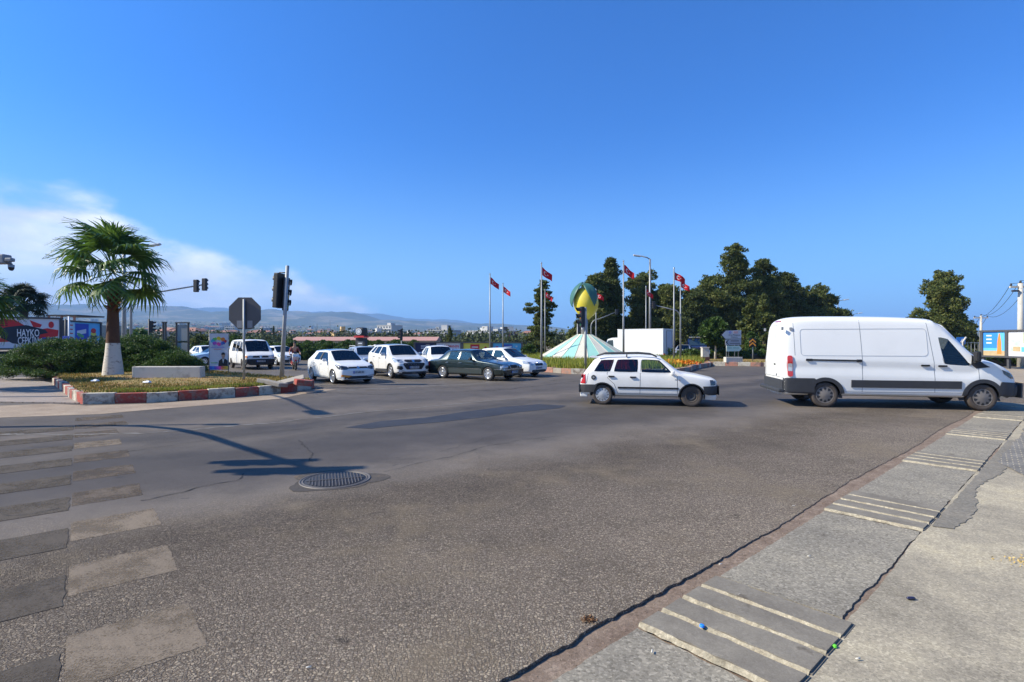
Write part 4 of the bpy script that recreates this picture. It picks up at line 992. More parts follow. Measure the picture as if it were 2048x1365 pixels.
# ---- white panel van
hd = R(-11)
def rows_van(c):
    zb, zs, zt, w, wt = c['zb'], c['zs'], c['zt'], c['w'], c['wt']; ul, ut = c['xl'], c['xt']; sill = zb + .10; cabin = zt - zs > .3
    P_ = [(ul, 0, zb), (ul, w * .9, zb), (ul, w * .975, sill), (ul, w, zb + (zs - zb) * .58), (ul, w * .962, zs - .16), (ul, w * .972, zs)]
    sx, sy, sz = ul, w * .965, zs; ex, ey, ez = ut, wt, zt - (.16 if cabin else .015)
    for f in ((.04, .70) if cabin else (.3, .7)): P_.append((sx + (ex - sx) * f, sy + (ey - sy) * f + (.015 if cabin else 0), sz + (ez - sz) * f))
    P_ += [(ex, ey, ez), (ut, wt * .93, zt - (.05 if cabin else .004)), (ut, wt * .6, zt), (ut, 0, zt + .012)]
    return P_
sp = dict(L=5.75, W=2.0, fo=.97, wb=3.75, wr=.345, zb=.30, paint=M_van, gm=M_gmid, rows=rows_van, wheels='van', mt=M_dusty, mr=simple('dusty hubcap',(.17,.15,.135),.6,0,.2,8), flare=M_dark, fw=.10, tw=.22, ra=.42, wi=.14, rear=False,
    cols=[(0, 0, .62, .66, .55, .42, .34), (.09, .09, .80, .86, .78, .58, .32), (.32, .30, 1.04, 1.12, .94, .72), (.62, .66, 1.22, 1.30, .985, .78), (.98, 1.02, 1.30, 1.38, .995, .80),
          (1.02, 1.80, 1.22, 2.30, 1, .80), (1.20, 1.94, 1.12, 2.36, 1, .80), (1.84, 2.00, 1.16, 2.42, 1, .80), (1.96, 2.10, 1.20, 2.44, 1, .80), (3.0, 3.0, 1.26, 2.50, 1, .80), (4.4, 4.4, 1.26, 2.52, 1, .80), (5.3, 5.3, 1.26, 2.52, 1, .80), (5.62, 5.56, 1.26, 2.47, .985, .79), (5.71, 5.65, 1.24, 2.36, .965, .78), (5.75, 5.70, 1.20, 2.22, .93, .75)],
    glass=[('windscreen', 4, 5, M_gmid), ('side', 6, 7, M_gclear)],
    cr={'col': [(4, 6, 12, .5), (14, 2, 11, .6), (13, 2, 11, .3)], 'row': [(2, 1, 14, .5), (8, 6, 13, .25), (5, 3, 5, .3), (4, 5, 13, .55), (3, 5, 13, .5)]}, seat_u=2.05, seatz=.95, dashz=1.28, dash_u=1.2)
t_, P, X, bvh = vehicle('panel_van', 'large white panel van with high roof and black lower cladding turning on the right', 'van', wheelspot(1647, 814.5, hd, -1.875, -.86), hd, sp)
for sg in (1, -1):
    zt_, zb_ = .80, .57
    P(None, 'side', sg, M_dark, 'side_cladding', t_, thick=.02, cuts=0, quads_=strip([(X(1.47), .665), (X(4.08), .665)], .20))
    P([(X(4.99), .36), (X(4.99), .56), (X(4.92), .74), (X(5.00), .80), (X(5.76), .80), (X(5.76), .42), (X(5.62), .38)], 'side', sg, M_dark, 'bumper_corner', t_, thick=.022, cuts=4)
    P([(X(-.04), .34), (X(-.04), .72), (X(.55), .76), (X(.60), .62), (X(.57), .40), (X(.3), .33)], 'side', sg, M_dark, 'bumper_corner', t_, thick=.02, cuts=4, ref=.9)
    P([(X(.20), .84), (X(.24), .95), (X(.52), 1.07), (X(.48), .96), (X(.30), .84)], 'side', sg, M_lensd, 'headlight', t_, thick=.012)
    P(rrect(X(5.67), .84, X(5.54), 1.42, .05), 'side', sg, M_red, 'tail_light', t_, thick=.03)
    P(rrect(X(5.66), .99, X(5.55), 1.20, .02), 'side', sg, M_lens, 'reversing_light', t_, thick=.034)
    P(rrect(X(4.07), 1.27, X(2.32) - 2.5, 1.31, .015), 'side', sg, M_van, 'x', t_) if False else None
    P(None, 'side', sg, M_ink, 'door_rail', t_, thick=.012, cuts=0, quads_=strip([(X(5.20), 1.305), (X(3.84), 1.285)], .045))
    P(rrect(X(5.20), 1.27, X(5.04), 1.335, .012), 'side', sg, M_ink, 'rail_stop', t_, thick=.03)
    P(rrect(X(3.94), 1.25, X(3.82), 1.32, .012), 'side', sg, M_ink, 'rail_stop', t_, thick=.03)
    P([(X(.80), 1.14), (X(.94), 1.22), (X(1.20), 1.46), (X(1.24), 1.20), (X(1.12), 1.10)], 'side', sg, M_ink, 'quarter_trim', t_, thick=.006)
    # pressed panels outlined on the side
    def closed(pl): return strip(pl + [pl[0]], .012)
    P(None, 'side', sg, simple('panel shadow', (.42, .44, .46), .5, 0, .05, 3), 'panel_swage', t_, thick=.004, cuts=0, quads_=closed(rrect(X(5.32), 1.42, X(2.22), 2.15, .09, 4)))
    P(rrect(X(5.58), 2.12, X(5.51), 2.20, .01), 'side', sg, M_steel, 'door_hinge', t_, thick=.03)
    mb = MB(); mb.box((X(1.16), sg * 1.08, 1.42), (.12, .16, .27), bev=.045); mb.box((X(1.16), sg * .99, 1.27), (.08, .16, .06), bev=.015); mb.build('wing_mirror', M_ink, t_)
seams(P, t_, [[(X(3.81), .40), (X(3.80), 1.4), (X(3.82), 2.47)], [(X(2.08), .46), (X(2.09), 1.25), (X(2.20), 2.38)], [(X(1.06), .80), (X(1.07), 1.20), (X(1.14), 1.28)], [(X(1.45), .46), (X(4.22), .44)], [(X(5.47), 1.42), (X(5.48), 2.40)], [(X(2.22), 2.40), (X(2.00), 2.33), (X(1.78), 2.18)]], w=.010, m=simple('gap shadow', (.16, .17, .18), .8, 0, .1, 4))
handles(P, t_, [(X(2.30), 1.17), (X(1.90), 1.16)], M_ink, .20, .045)
P(rrect(-.9, .42, .9, .74, .06), 'end', -1, M_dark, 'rear_bumper', t_, thick=.04); MB().box((X(5.82), 0, .44), (.16, 1.9, .10), bev=.03).build('rear_step', M_dark, t_)
P(rrect(-.86, .36, .86, .66, .06), 'end', 1, M_dark, 'bumper', t_, thick=.06)
P(rrect(-.45, .70, .45, .86, .06), 'end', 1, M_ink, 'grille', t_, thick=.02)
P(None, 'end', -1, MATS['gap shadow'], 'door_seam', t_, thick=.002, cuts=0, quads_=strip([(0, .78), (0, 2.36)], .012))
P(None, 'end', -1, MATS['gap shadow'], 'door_seam', t_, thick=.002, cuts=0, quads_=strip([(-.80, .80), (-.82, 1.5), (-.74, 2.28), (.74, 2.28), (.82, 1.5), (.80, .80), (-.80, .80)], .012))
P(rrect(-.16, 1.13, -.05, 1.165, .01), 'end', -1, M_ink, 'rear_handle', t_, thick=.02)
P(rrect(-.28, .82, -.22, .88, .02), 'end', -1, M_ink, 'rear_lock', t_, thick=.01)
P(rrect(-.26, 2.38, .26, 2.41, .01), 'end', -1, M_red, 'brake_light', t_, thick=.02)
for y_ in (.86, -.86): MB().box((X(5.77), y_, 2.17), (.05, .08, .09), bev=.01).build('door_hinge', M_steel, t_)
plate(P, t_, .35, .60, '07 ABK 52', -1, .5, .11, m=simple('worn plate', (.6, .6, .45), .5, 0, .1, 6))

# ---- white small hatch with black roof and large alloys
hd = R(-49); sp = hatch(3.98, 1.70, 1.45, .80, 2.47, .305, M_white, M_gdark, bz=.93, hz=.84, uc=1.05, uf=1.72, ub=2.25, ur=3.45, ug=3.84, q=2.98, nz=.60, rise=.05, zb=.15, wheels='big', spokes=14, mir=(1.42, .98, M_white, (.12, .17, .12)), ra=.335, tw=.20)
t_, P, X, bvh = vehicle('hatchback_car', 'white hatchback with black roof and big thin spoke wheels stopped beside the kerb tip', 'car', wheelspot(666, 768, hd, 1.235, -.80), hd, sp)
P([(X(1.84), -.52), (X(1.84), .52), (X(2.4), .57), (X(3.35), .55), (X(3.42), .50), (X(3.42), -.50), (X(3.35), -.55), (X(2.4), -.57)], 'top', 1, simple('black roof film', (.012, .014, .022), .12, 0, .1, 3, coat=1.0), 'roof_panel', t_, thick=.004, cuts=4)
for sg in (1, -1):
    P([(X(.08), .64), (X(.10), .74), (X(.52), .83), (X(.62), .82), (X(.30), .655)], 'side', sg, M_lensd, 'headlight', t_, thick=.006)
    P([(sg * .42, .655), (sg * .46, .745), (sg * .72, .80), (sg * .80, .74), (sg * .78, .62), (sg * .55, .62)], 'end', 1, M_lensd, 'headlight', t_, thick=.008)
    P([(sg * .30, .36), (sg * .72, .41), (sg * .74, .33), (sg * .45, .29)], 'end', 1, M_amber if sg < 0 else M_lens, 'fog_light', t_, thick=.015)
P([(-.42, .66), (-.42, .735), (.42, .735), (.42, .66)], 'end', 1, M_ink, 'grille', t_, thick=.006)
P(rrect(-.62, .225, .62, .345, .05), 'end', 1, M_ink, 'lower_grille', t_, thick=.006); P(rrect(-.76, .19, .76, .215, .01), 'end', 1, M_white, 'lower_lip', t_, thick=.03)
badge(P, t_, 0, .70, .055); plate(P, t_, 0, .50, '07 LBY 35', 1, .50, .11)
seams(P, t_, [[(X(1.22), .30), (X(1.20), .85), (X(1.28), .93)], [(X(2.24), .28), (X(2.22), .95)], [(X(2.85), .62), (X(3.02), .80), (X(3.05), .98)], [(X(1.22), .28), (X(2.75), .30)]]); handles(P, t_, [(X(2.08), .83), (X(2.90), .86)], M_white, .17, .03)
P(None, 'side', -1, M_ink, 'pillar_trim', t_, thick=.003, cuts=0, quads_=strip([(X(2.255), 1.0), (X(2.235), 1.33)], .12))

# ---- white crossover
hd = R(-56); sp = hatch(4.41, 1.82, 1.66, .88, 2.64, .345, M_pearl, M_gdark, bz=1.08, hz=.98, uc=1.18, uf=1.86, ub=2.45, ur=3.90, ug=4.22, q=3.25, quarter=3.75, nz=.70, rise=.12, zb=.22, wheels='alloy', spokes=5, mir=(1.55, 1.14, M_silver, (.13, .19, .15)), ra=.385, flare=M_dark, fw=.03)
t_, P, X, bvh = vehicle('crossover_car', 'white crossover with dark glass roof between the hatchback and the dark green saloon', 'car', wheelspot(781, 757.5, hd, 1.32, -.86), hd, sp)
P([(X(1.98), -.53), (X(1.98), .53), (X(3.75), .54), (X(3.82), .48), (X(3.82), -.48), (X(3.75), -.54)], 'top', 1, MATS['black roof film'], 'roof_panel', t_, thick=.004, cuts=4)
for sg in (1, -1):
    P([(X(.10), .80), (X(.22), .93), (X(.74), 1.02), (X(.70), .97), (X(.36), .80)], 'side', sg, M_lens, 'headlight', t_, thick=.008)
    P([(sg * .52, .82), (sg * .56, .93), (sg * .84, 1.0), (sg * .86, .86), (sg * .7, .78)], 'end', 1, M_lens, 'headlight', t_, thick=.008)
    P([(sg * .56, .50), (sg * .60, .62), (sg * .80, .64), (sg * .82, .50), (sg * .66, .44)], 'end', 1, M_ink, 'fog_lamp_bezel', t_, thick=.01)
    P([(X(1.30), .30), (X(1.34), .46), (X(2.9), .42), (X(3.0), .30)], 'side', sg, M_dark, 'side_cladding', t_, thick=.015)
    P([(sg * .40, .34), (sg * .42, .36), (sg * .62, .44), (sg * .62, .42)], 'end', 1, M_chrome, 'trim_blade', t_, thick=.03)
P([(-.46, .86), (-.40, .93), (.40, .93), (.46, .86), (.30, .79), (-.30, .79)], 'end', 1, M_ink, 'upper_grille', t_, thick=.008)
P([(-.56, .70), (-.52, .77), (.52, .77), (.56, .70), (.38, .46), (-.38, .46)], 'end', 1, M_ink, 'lower_grille', t_, thick=.008)
P(rrect(-.80, .24, .80, .36, .04), 'end', 1, M_dark, 'bumper_skirt', t_, thick=.02)
badge(P, t_, 0, .87, .065); plate(P, t_, 0, .56, '33 FZR 021', 1, .50, .12)
seams(P, t_, [[(X(1.40), .48), (X(1.36), 1.0), (X(1.45), 1.08)], [(X(2.45), .46), (X(2.43), 1.1)], [(X(3.1), .72), (X(3.3), .9), (X(3.34), 1.12)]]); handles(P, t_, [(X(2.28), .98), (X(3.1), 1.03)], M_chrome, .18, .03)
MB().box((X(4.02), 0, 1.60), (.30, 1.1, .05), bev=.015).build('roof_spoiler', M_pearl, t_)

# ---- saloons
def saloon(L, W, H, fo, wb, wr, paint, gm, **k):
    bz = k.get('bz', .90); hz = k.get('hz', .82); zb = k.get('zb', .20); uc = k.get('uc', 1.45); uf = k.get('uf', 2.05); ub = k.get('ub', 2.62); q = k.get('q', 3.35); ur = k.get('ur', 3.55); ug = k.get('ug', 4.05); tz = k.get('tz', .92); nz = k.get('nz', .66); tw = k.get('tw_', .68)
    cols = [(0, 0, nz - .03, nz, .84, .66, zb + .05), (.05, .05, nz + .02, nz + .06, .93, .78, zb + .02), (.3, .28, hz - .07, hz - .01, .975, .82), (.8, .8, (hz + bz) / 2 - .03, hz + .05, .99, .82), (uc - .04, uc, bz - .02, bz + .05, 1, .80),
            (uc + .03, uf, bz, H - .04, 1, tw), (uc + .22, uf + .08, bz, H - .02, 1, tw), (ub - .04, ub - .04, bz + .01, H, 1, tw), (ub + .05, ub + .05, bz + .01, H, 1, tw), (q - .02, q - .08, bz + .01, H - .02, 1, tw), (q + .06, q, bz + .01, H - .025, 1, tw),
            (ug - .22, ur + .02, bz + .01, H - .05, .995, tw * .97), (ug, ug, tz - .02, tz + .03, .98, .76), (L - .35, L - .35, tz - .05, tz, .96, .78), (L - .05, L - .05, tz - .12, tz - .06, .93, .76), (L, L, .52, .56, .86, .72, zb + .06)]
    d = dict(L=L, W=W, fo=fo, wb=wb, wr=wr, zb=zb, paint=paint, gm=gm, cols=cols, glass=[('windscreen', 4, 5, gm), ('side', 6, 7, gm), ('side', 8, 9, gm), ('rear_window', 11, 12, gm)],
        cr={'col': [(4, 6, 12, .7), (5, 6, 11, .5), (11, 8, 12, .4), (12, 6, 12, .6), (1, 2, 12, .3), (14, 2, 12, .4)], 'row': [(5, 1, 14, .6), (8, 5, 11, .3), (2, 1, 14, .5)]}, wheels='alloy', seat_u=uc + 1.0, dashz=bz + .02, dash_u=uc + .14)
    d.update({a: b_ for a, b_ in k.items() if a in ('wheels', 'spokes', 'mt', 'mr', 'flare', 'fw', 'mir', 'ra', 'seats', 'tw', 'wi', 'rear')}); return d
hd = R(-35); sp = saloon(4.74, 1.74, 1.43, .84, 2.80, .315, M_merc, M_gclear, mir=(1.78, .96, M_ink, (.12, .17, .13)), spokes=8, ra=.35)
MERC = wheelspot(978, 762, hd, 1.40, -.76)
t_, P, X, bvh = vehicle('saloon_car', 'dark green old saloon with grey lower doors and its driver at the wheel', 'car', MERC, hd, sp)
for sg in (1, -1):
    P([(X(1.20), .24), (X(1.20), .52), (X(3.22), .52), (X(3.22), .24)], 'side', sg, M_mercl, 'lower_cladding', t_, thick=.012, cuts=4)
    P(None, 'side', sg, M_chrome, 'chrome_strip', t_, thick=.015, cuts=0, quads_=strip([(X(1.20), .535), (X(3.22), .535)], .022))
    P(None, 'side', sg, M_chrome, 'chrome_strip', t_, thick=.015, cuts=0, quads_=strip([(X(.02), .535), (X(.48), .535)], .022))
    P([(X(-.01), .26), (X(-.01), .52), (X(.46), .52), (X(.44), .26)], 'side', sg, M_merc, 'bumper_corner', t_, thick=.03)
    P([(sg * .44, .58), (sg * .44, .71), (sg * .74, .71), (sg * .80, .66), (sg * .80, .58)], 'end', 1, M_lens, 'headlight', t_, thick=.01)
    P(rrect(X(.16), .58, X(.02), .70, .01), 'side', sg, M_lens, 'indicator', t_, thick=.01)
    P(rrect(X(4.72), .60, X(4.50), .80, .01), 'side', sg, M_red, 'tail_light', t_, thick=.01)
P(rrect(-.80, .24, .80, .50, .05), 'end', 1, M_merc, 'bumper', t_, thick=.07); P(rrect(-.80, .51, .80, .535, .01), 'end', 1, M_chrome, 'chrome_strip', t_, thick=.08)
gr = P([(-.27, .55), (-.33, .76), (.33, .76), (.27, .55)], 'end', 1, M_chrome, 'grille', t_, thick=.03)
P([(-.235, .575), (-.29, .735), (.29, .735), (.235, .575)], 'end', 1, M_ink, 'grille_mesh', t_, thick=.036)
MB().box((X(.02) + .0, 0, .655), (.03, .018, .18)).build('grille_bar', M_chrome, t_)
plate(P, t_, 0, .41, '33 ML 748', 1, .50, .11).location = (.07, 0, 0)
seams(P, t_, [[(X(1.42), .24), (X(1.40), .80), (X(1.48), .88)], [(X(2.62), .24), (X(2.61), 1.3)], [(X(3.2), .55), (X(3.42), .78), (X(3.40), .9), (X(3.32), 1.25)]]); handles(P, t_, [(X(2.48), .79), (X(3.30), .80)], M_chrome, .17, .03)
# ---- white small saloon beyond it
hd = R(-38); sp = saloon(4.28, 1.69, 1.47, .84, 2.50, .30, M_white, M_gmid, uc=1.22, uf=1.95, ub=2.45, q=3.1, ur=3.35, ug=3.78, bz=.93, hz=.86, tz=.98, nz=.62, mir=(1.60, .99, M_white, (.12, .17, .13)), wheels='cap')
t_, P, X, bvh = vehicle('saloon_car', 'white small saloon half hidden behind the dark green saloon', 'car', wheelspot(1066, 752, hd, 1.30, .55), hd, sp)
for sg in (1, -1):
    P([(sg * .46, .62), (sg * .50, .74), (sg * .74, .82), (sg * .80, .68), (sg * .62, .60)], 'end', 1, M_lens, 'headlight', t_, thick=.01)
    P([(X(.12), .68), (X(.14), .76), (X(.5), .84), (X(.42), .70)], 'side', sg, M_lens, 'headlight', t_, thick=.01)
P([(-.30, .58), (-.34, .70), (.34, .70), (.30, .58)], 'end', 1, M_ink, 'grille', t_, thick=.01); P(rrect(-.60, .26, .60, .38, .04), 'end', 1, M_ink, 'lower_grille', t_, thick=.01)
badge(P, t_, 0, .72, .05); plate(P, t_, 0, .47, '33 AV 402', 1, .50, .11)
seams(P, t_, [[(X(1.3), .3), (X(1.3), .9)], [(X(2.45), .3), (X(2.44), .95)], [(X(3.1), .6), (X(3.2), .95)]]); handles(P, t_, [(X(2.3), .84), (X(3.0), .86)], M_white, .17, .03)
# ---- white car behind crossover and saloon, seen through the gap
hd = R(-72); sp = hatch(4.3, 1.75, 1.55, .85, 2.6, .31, M_white, M_gdark, bz=1.0, hz=.9, uc=1.1, uf=1.75, ub=2.35, q=3.1, wheels='cap', mir=(1.5, 1.05, M_white, (.12, .18, .14)))
t_, P, X, bvh = vehicle('estate_car', 'white car with roof rails waiting behind the crossover and the dark green saloon', 'car', (-4.35, 31.2, 0), hd, sp)
for sg in (1, -1):
    P([(sg * .5, .66), (sg * .52, .76), (sg * .78, .82), (sg * .8, .7)], 'end', 1, M_lens, 'headlight', t_, thick=.01); MB().tube([(X(1.95), sg * .56, 1.53), (X(2.1), sg * .57, 1.60), (X(3.3), sg * .57, 1.60), (X(3.45), sg * .56, 1.53)], .018, 6).build('roof_bar', M_dark, t_)
P(rrect(-.4, .66, .4, .76, .03), 'end', 1, M_ink, 'grille', t_, thick=.01); plate(P, t_, 0, .48, '07 TK 118', 1)
# ---- estate behind the black-roofed hatchback
hd = R(-62); sp = hatch(4.5, 1.76, 1.50, .85, 2.7, .31, M_silver, M_gdark, bz=.97, hz=.88, uc=1.12, uf=1.8, ub=2.4, q=3.2, quarter=3.9, wheels='cap', mir=(1.5, 1.02, M_silver, (.12, .18, .13)))
t_, P, X, bvh = vehicle('estate_car', 'silver grey estate just visible behind the black roofed hatchback', 'car', (-8.85, 31.5, 0), hd, sp)
for sg in (1, -1):
    P([(sg * .5, .66), (sg * .52, .76), (sg * .78, .80), (sg * .8, .68)], 'end', 1, M_lens, 'headlight', t_, thick=.01); MB().tube([(X(2.0), sg * .57, 1.48), (X(2.1), sg * .58, 1.53), (X(3.7), sg * .58, 1.53), (X(3.8), sg * .57, 1.48)], .02, 6).build('roof_bar', M_white, t_)
P(rrect(-.4, .64, .4, .76, .03), 'end', 1, M_ink, 'grille', t_, thick=.01); plate(P, t_, 0, .46, '07 DU 664', 1)
# ---- white minibus
hd = R(-50); sp = dict(L=4.79, W=1.84, fo=.90, wb=2.92, wr=.32, zb=.28, paint=M_white2, gm=M_gmid, wheels='steel', mt=M_dusty, mir=(1.0, 1.22, M_ink, (.12, .16, .22)), ra=.37, rear=True,
    cols=[(0, 0, .78, .82, .84, .70, .32), (.06, .05, .86, .92, .93, .76), (.3, .32, 1.0, 1.04, .98, .80), (.55, .6, 1.08, 1.14, 1, .82), (.58, 1.28, 1.10, 1.84, 1, .78), (.85, 1.38, 1.10, 1.88, 1, .78), (1.72, 1.75, 1.10, 1.92, 1, .78), (1.84, 1.87, 1.10, 1.92, 1, .78), (2.7, 2.7, 1.10, 1.93, 1, .78), (2.8, 2.8, 1.10, 1.93, 1, .78), (3.75, 3.7, 1.10, 1.93, 1, .78), (3.85, 3.8, 1.1, 1.93, 1, .78), (4.6, 4.5, 1.10, 1.90, .99, .77), (4.74, 4.66, 1.08, 1.84, .96, .75), (4.79, 4.76, .9, 1.2, .92, .72)],
    glass=[('windscreen', 3, 4, M_gmid), ('side', 5, 6, M_gmid), ('side', 7, 8, M_gmid), ('side', 9, 10, M_gmid)], cr={'col': [(3, 6, 12, .7), (13, 3, 11, .5)], 'row': [(5, 2, 13, .4), (2, 1, 13, .5), (8, 4, 13, .3)]}, seat_u=1.55, seatz=.6, dashz=1.06, dash_u=.72)
t_, P, X, bvh = vehicle('minibus', 'boxy white minibus with black bumper driving behind the stop sign', 'minibus', wheelspot(487, 739.5, hd, 1.46, -.8), hd, sp)
for sg in (1, -1):
    P(rrect(sg * .62 - .15, .76, sg * .62 + .15, .90, .02), 'end', 1, M_lens, 'headlight', t_, thick=.01); P(rrect(sg * .82 - .05, .76, sg * .82 + .05, .90, .02), 'end', 1, M_amber, 'indicator', t_, thick=.012)
    P(None, 'side', sg, M_dark, 'roof_gutter', t_, thick=.01, cuts=0, quads_=strip([(X(1.5), 1.80), (X(4.5), 1.80)], .02))
P(rrect(-.46, .77, .46, .89, .02), 'end', 1, M_ink, 'grille', t_, thick=.008); P(rrect(-.88, .32, .88, .68, .06), 'end', 1, M_ink, 'bumper', t_, thick=.06); badge(P, t_, 0, .83, .07)
plate(P, t_, 0, .55, '07 AE 936', 1).location = (.05, 0, 0)
seams(P, t_, [[(X(.75), .4), (X(.78), 1.1)], [(X(1.78), .4), (X(1.78), 1.85)], [(X(2.9), .4), (X(2.9), 1.85)]])
# ---- distant hatch, blue car, white saloon, dark suv
for nm, lb, pos, hd_, pt, hh, gm_ in [('hatchback_car', 'small white hatchback driving behind the motorcycle', (-18.0, 40.6), -42, M_white, 1.46, M_gdark),
        ('hatchback_car', 'white car in the distance nearest the long juniper bush', (-24.7, 42.5), -42, M_white, 1.46, M_gdark),
        ('hatchback_car', 'pale blue car partly behind the election poster', (-23.0, 41.0), -128, M_bluec, 1.40, M_gmid),
        ('suv_car', 'dark sport utility car farthest back behind the pale blue car', (-28.4, 51.0), -60, M_navy, 1.75, M_gdark)]:
    hd = R(hd_); k = hh / 1.46
    sp = hatch(4.1, 1.72, hh, .82, 2.52, .30, pt, gm_, bz=.94 * k, hz=.84 * k, uc=1.08, uf=1.75, ub=2.3, q=3.0, quarter=3.5 if hh > 1.6 else None, wheels='alloy', spokes=5, mir=(1.42, 1.0 * k, pt, (.12, .18, .13)), zb=.18 * k)
    t_, P, X, bvh = vehicle(nm, lb, 'car', (*pos, 0), hd, sp)
    for sg in (1, -1):
        P([(sg * .42, .62 * k), (sg * .46, .72 * k), (sg * .74, .80 * k), (sg * .8, .66 * k)], 'end', 1, M_lens, 'headlight', t_, thick=.01); P([(X(.1), .66 * k), (X(.12), .76 * k), (X(.6), .84 * k), (X(.45), .68 * k)], 'side', sg, M_lens, 'headlight', t_, thick=.01)
        P([(X(4.0), .76 * k), (X(4.0), .92 * k), (X(3.8), .92 * k), (X(3.82), .76 * k)], 'side', sg, M_red, 'tail_light', t_, thick=.01)
    P(rrect(-.55, .26 * k, .55, .42 * k, .05), 'end', 1, M_ink, 'lower_grille', t_, thick=.01); P(rrect(-.36, .62 * k, .36, .70 * k, .02), 'end', 1, M_ink, 'grille', t_, thick=.01)
    plate(P, t_, 0, .5 * k, '07 KD 25', 1, txt=False); seams(P, t_, [[(X(2.3), .3), (X(2.28), .95 * k)], [(X(1.22), .3), (X(1.22), .9 * k)]])
# ------------------------------------------------------------------ people
def skin_mesh(name, J, E, m, parent=None, root=0, sub=2):
    bm = bmesh.new(); ly = bm.verts.layers.skin.verify(); vs = []
    for (p, r) in J:
        v = bm.verts.new(p); r2 = r if hasattr(r, '__len__') else (r, r); v[ly].radius = r2; vs.append(v)
    vs[root][ly].use_root = True
    for a, b_ in E: bm.edges.new((vs[a], vs[b_]))
    me = bpy.data.meshes.new('t'); bm.to_mesh(me); bm.free(); o = bpy.data.objects.new('t', me); COL.objects.link(o)
    o.modifiers.new('k', 'SKIN'); s_ = o.modifiers.new('s', 'SUBSURF'); s_.levels = sub
    r = evalmesh(o); bpy.data.objects.remove(o); r.materials.clear(); r.materials.append(m); r.name = name
    r.polygons.foreach_set('use_smooth', [True] * len(r.polygons)); return link(bpy.data.objects.new(name, r), parent)
def person(label, loc, rz, hip, hands, feet, knees, lean, shirt, trousers, helmet=None, group=None):
    """seated figure, local x forward; all joints in metres"""
    t_ = thing('person', label, 'person', loc, rz, group)
    hp = Vector(hip); ch = hp + Vector((lean * .48, 0, .46)); nk = ch + Vector((lean * .10, 0, .12)); hd_ = nk + Vector((.03 + lean * .05, 0, .16))
    J = [(hp, (.15, .12)), (hp + (ch - hp) * .5, (.13, .11)), (ch, (.16, .11)), (nk, .055), (hd_ - Vector((0, 0, .05)), (.075, .085)), (hd_ + Vector((0, 0, .06)), (.085, .095))]; E = [(0, 1), (1, 2), (2, 3), (3, 4), (4, 5)]
    sh = []; le = []
    for sg, H in ((1, hands[0]), (-1, hands[1])):
        H = Vector(H); s0 = ch + Vector((0, sg * .19, .03)); el_ = (s0 + H) / 2 + Vector((-.03, sg * .07, -.10)); b0 = len(J)
        J += [(s0, .055), (el_, .042), (H, .03)]; E += [(2, b0), (b0, b0 + 1), (b0 + 1, b0 + 2)]; sh.append((s0, el_, H))
        for q in range(5):
            d = Vector((.055 if q else .02, sg * (-.03 + .018 * q) if q else -sg * .045, -.012 - (.02 if q in (1, 4) else 0))); J.append((H + d, .011)); E.append((b0 + 2, len(J) - 1))
    for sg, K, Ft in ((1, knees[0], feet[0]), (-1, knees[1], feet[1])):
        K = Vector(K); Ft = Vector(Ft); b0 = len(J); h0 = hp + Vector((.05, sg * .10, -.03)); J += [(h0, .085), (K, .06), (Ft + Vector((0, 0, .08)), .04), (Ft + Vector((.14, 0, .03)), .035)]
        E += [(0, b0), (b0, b0 + 1), (b0 + 1, b0 + 2), (b0 + 2, b0 + 3)]; le.append((h0, K, Ft))
    skin_mesh('body', J, E, M_skin, t_)
    Jc = [(hp + Vector((0, 0, -.02)), (.165, .135)), (hp + (ch - hp) * .5, (.145, .125)), (ch, (.18, .13)), (ch + Vector((.01, 0, .07)), (.09, .08))]; Ec = [(0, 1), (1, 2), (2, 3)]
    for (a, e, h) in sh: b0 = len(Jc); Jc += [(a, .07), (a.lerp(e, .8), .058)]; Ec += [(2, b0), (b0, b0 + 1)]
    skin_mesh('shirt', Jc, Ec, shirt, t_)
    Jt = [(hp, (.165, .14))]; Et = []
    for (h0, K, Ft) in le: b0 = len(Jt); Jt += [(h0, .10), (K, .075), (Ft + Vector((0, 0, .12)), .055)]; Et += [(0, b0), (b0, b0 + 1), (b0 + 1, b0 + 2)]
    skin_mesh('trousers', Jt, Et, trousers, t_)
    f = hd_ + Vector((.09, 0, 0)); MB().sph(hd_ + Vector((-.025, 0, .055)), (.105, .085, .095), 14, 10).build('hair', M_hair, t_)
    mb = MB(); mb.box(f + Vector((.005, 0, -.005)), (.03, .022, .045), bev=.008); mb.build('nose', M_skin, t_)
    for sg in (1, -1): MB().sph(f + Vector((-.012, sg * .032, .02)), (.012, .013, .009), 8, 6).build('eye', M_ink, t_)
    MB().box(f + Vector((-.008, 0, -.05)), (.012, .045, .01)).build('mouth', simple('lips', (.3, .12, .1), .6), t_)
    return t_
M_shirtb = simple('dark shirt', (.05, .05, .07), .9, 0, .2, 20); M_jean = simple('blue denim', (.05, .07, .13), .9, 0, .2, 20); M_shirtr = simple('brick red top', (.22, .05, .04), .9, 0, .2, 20)
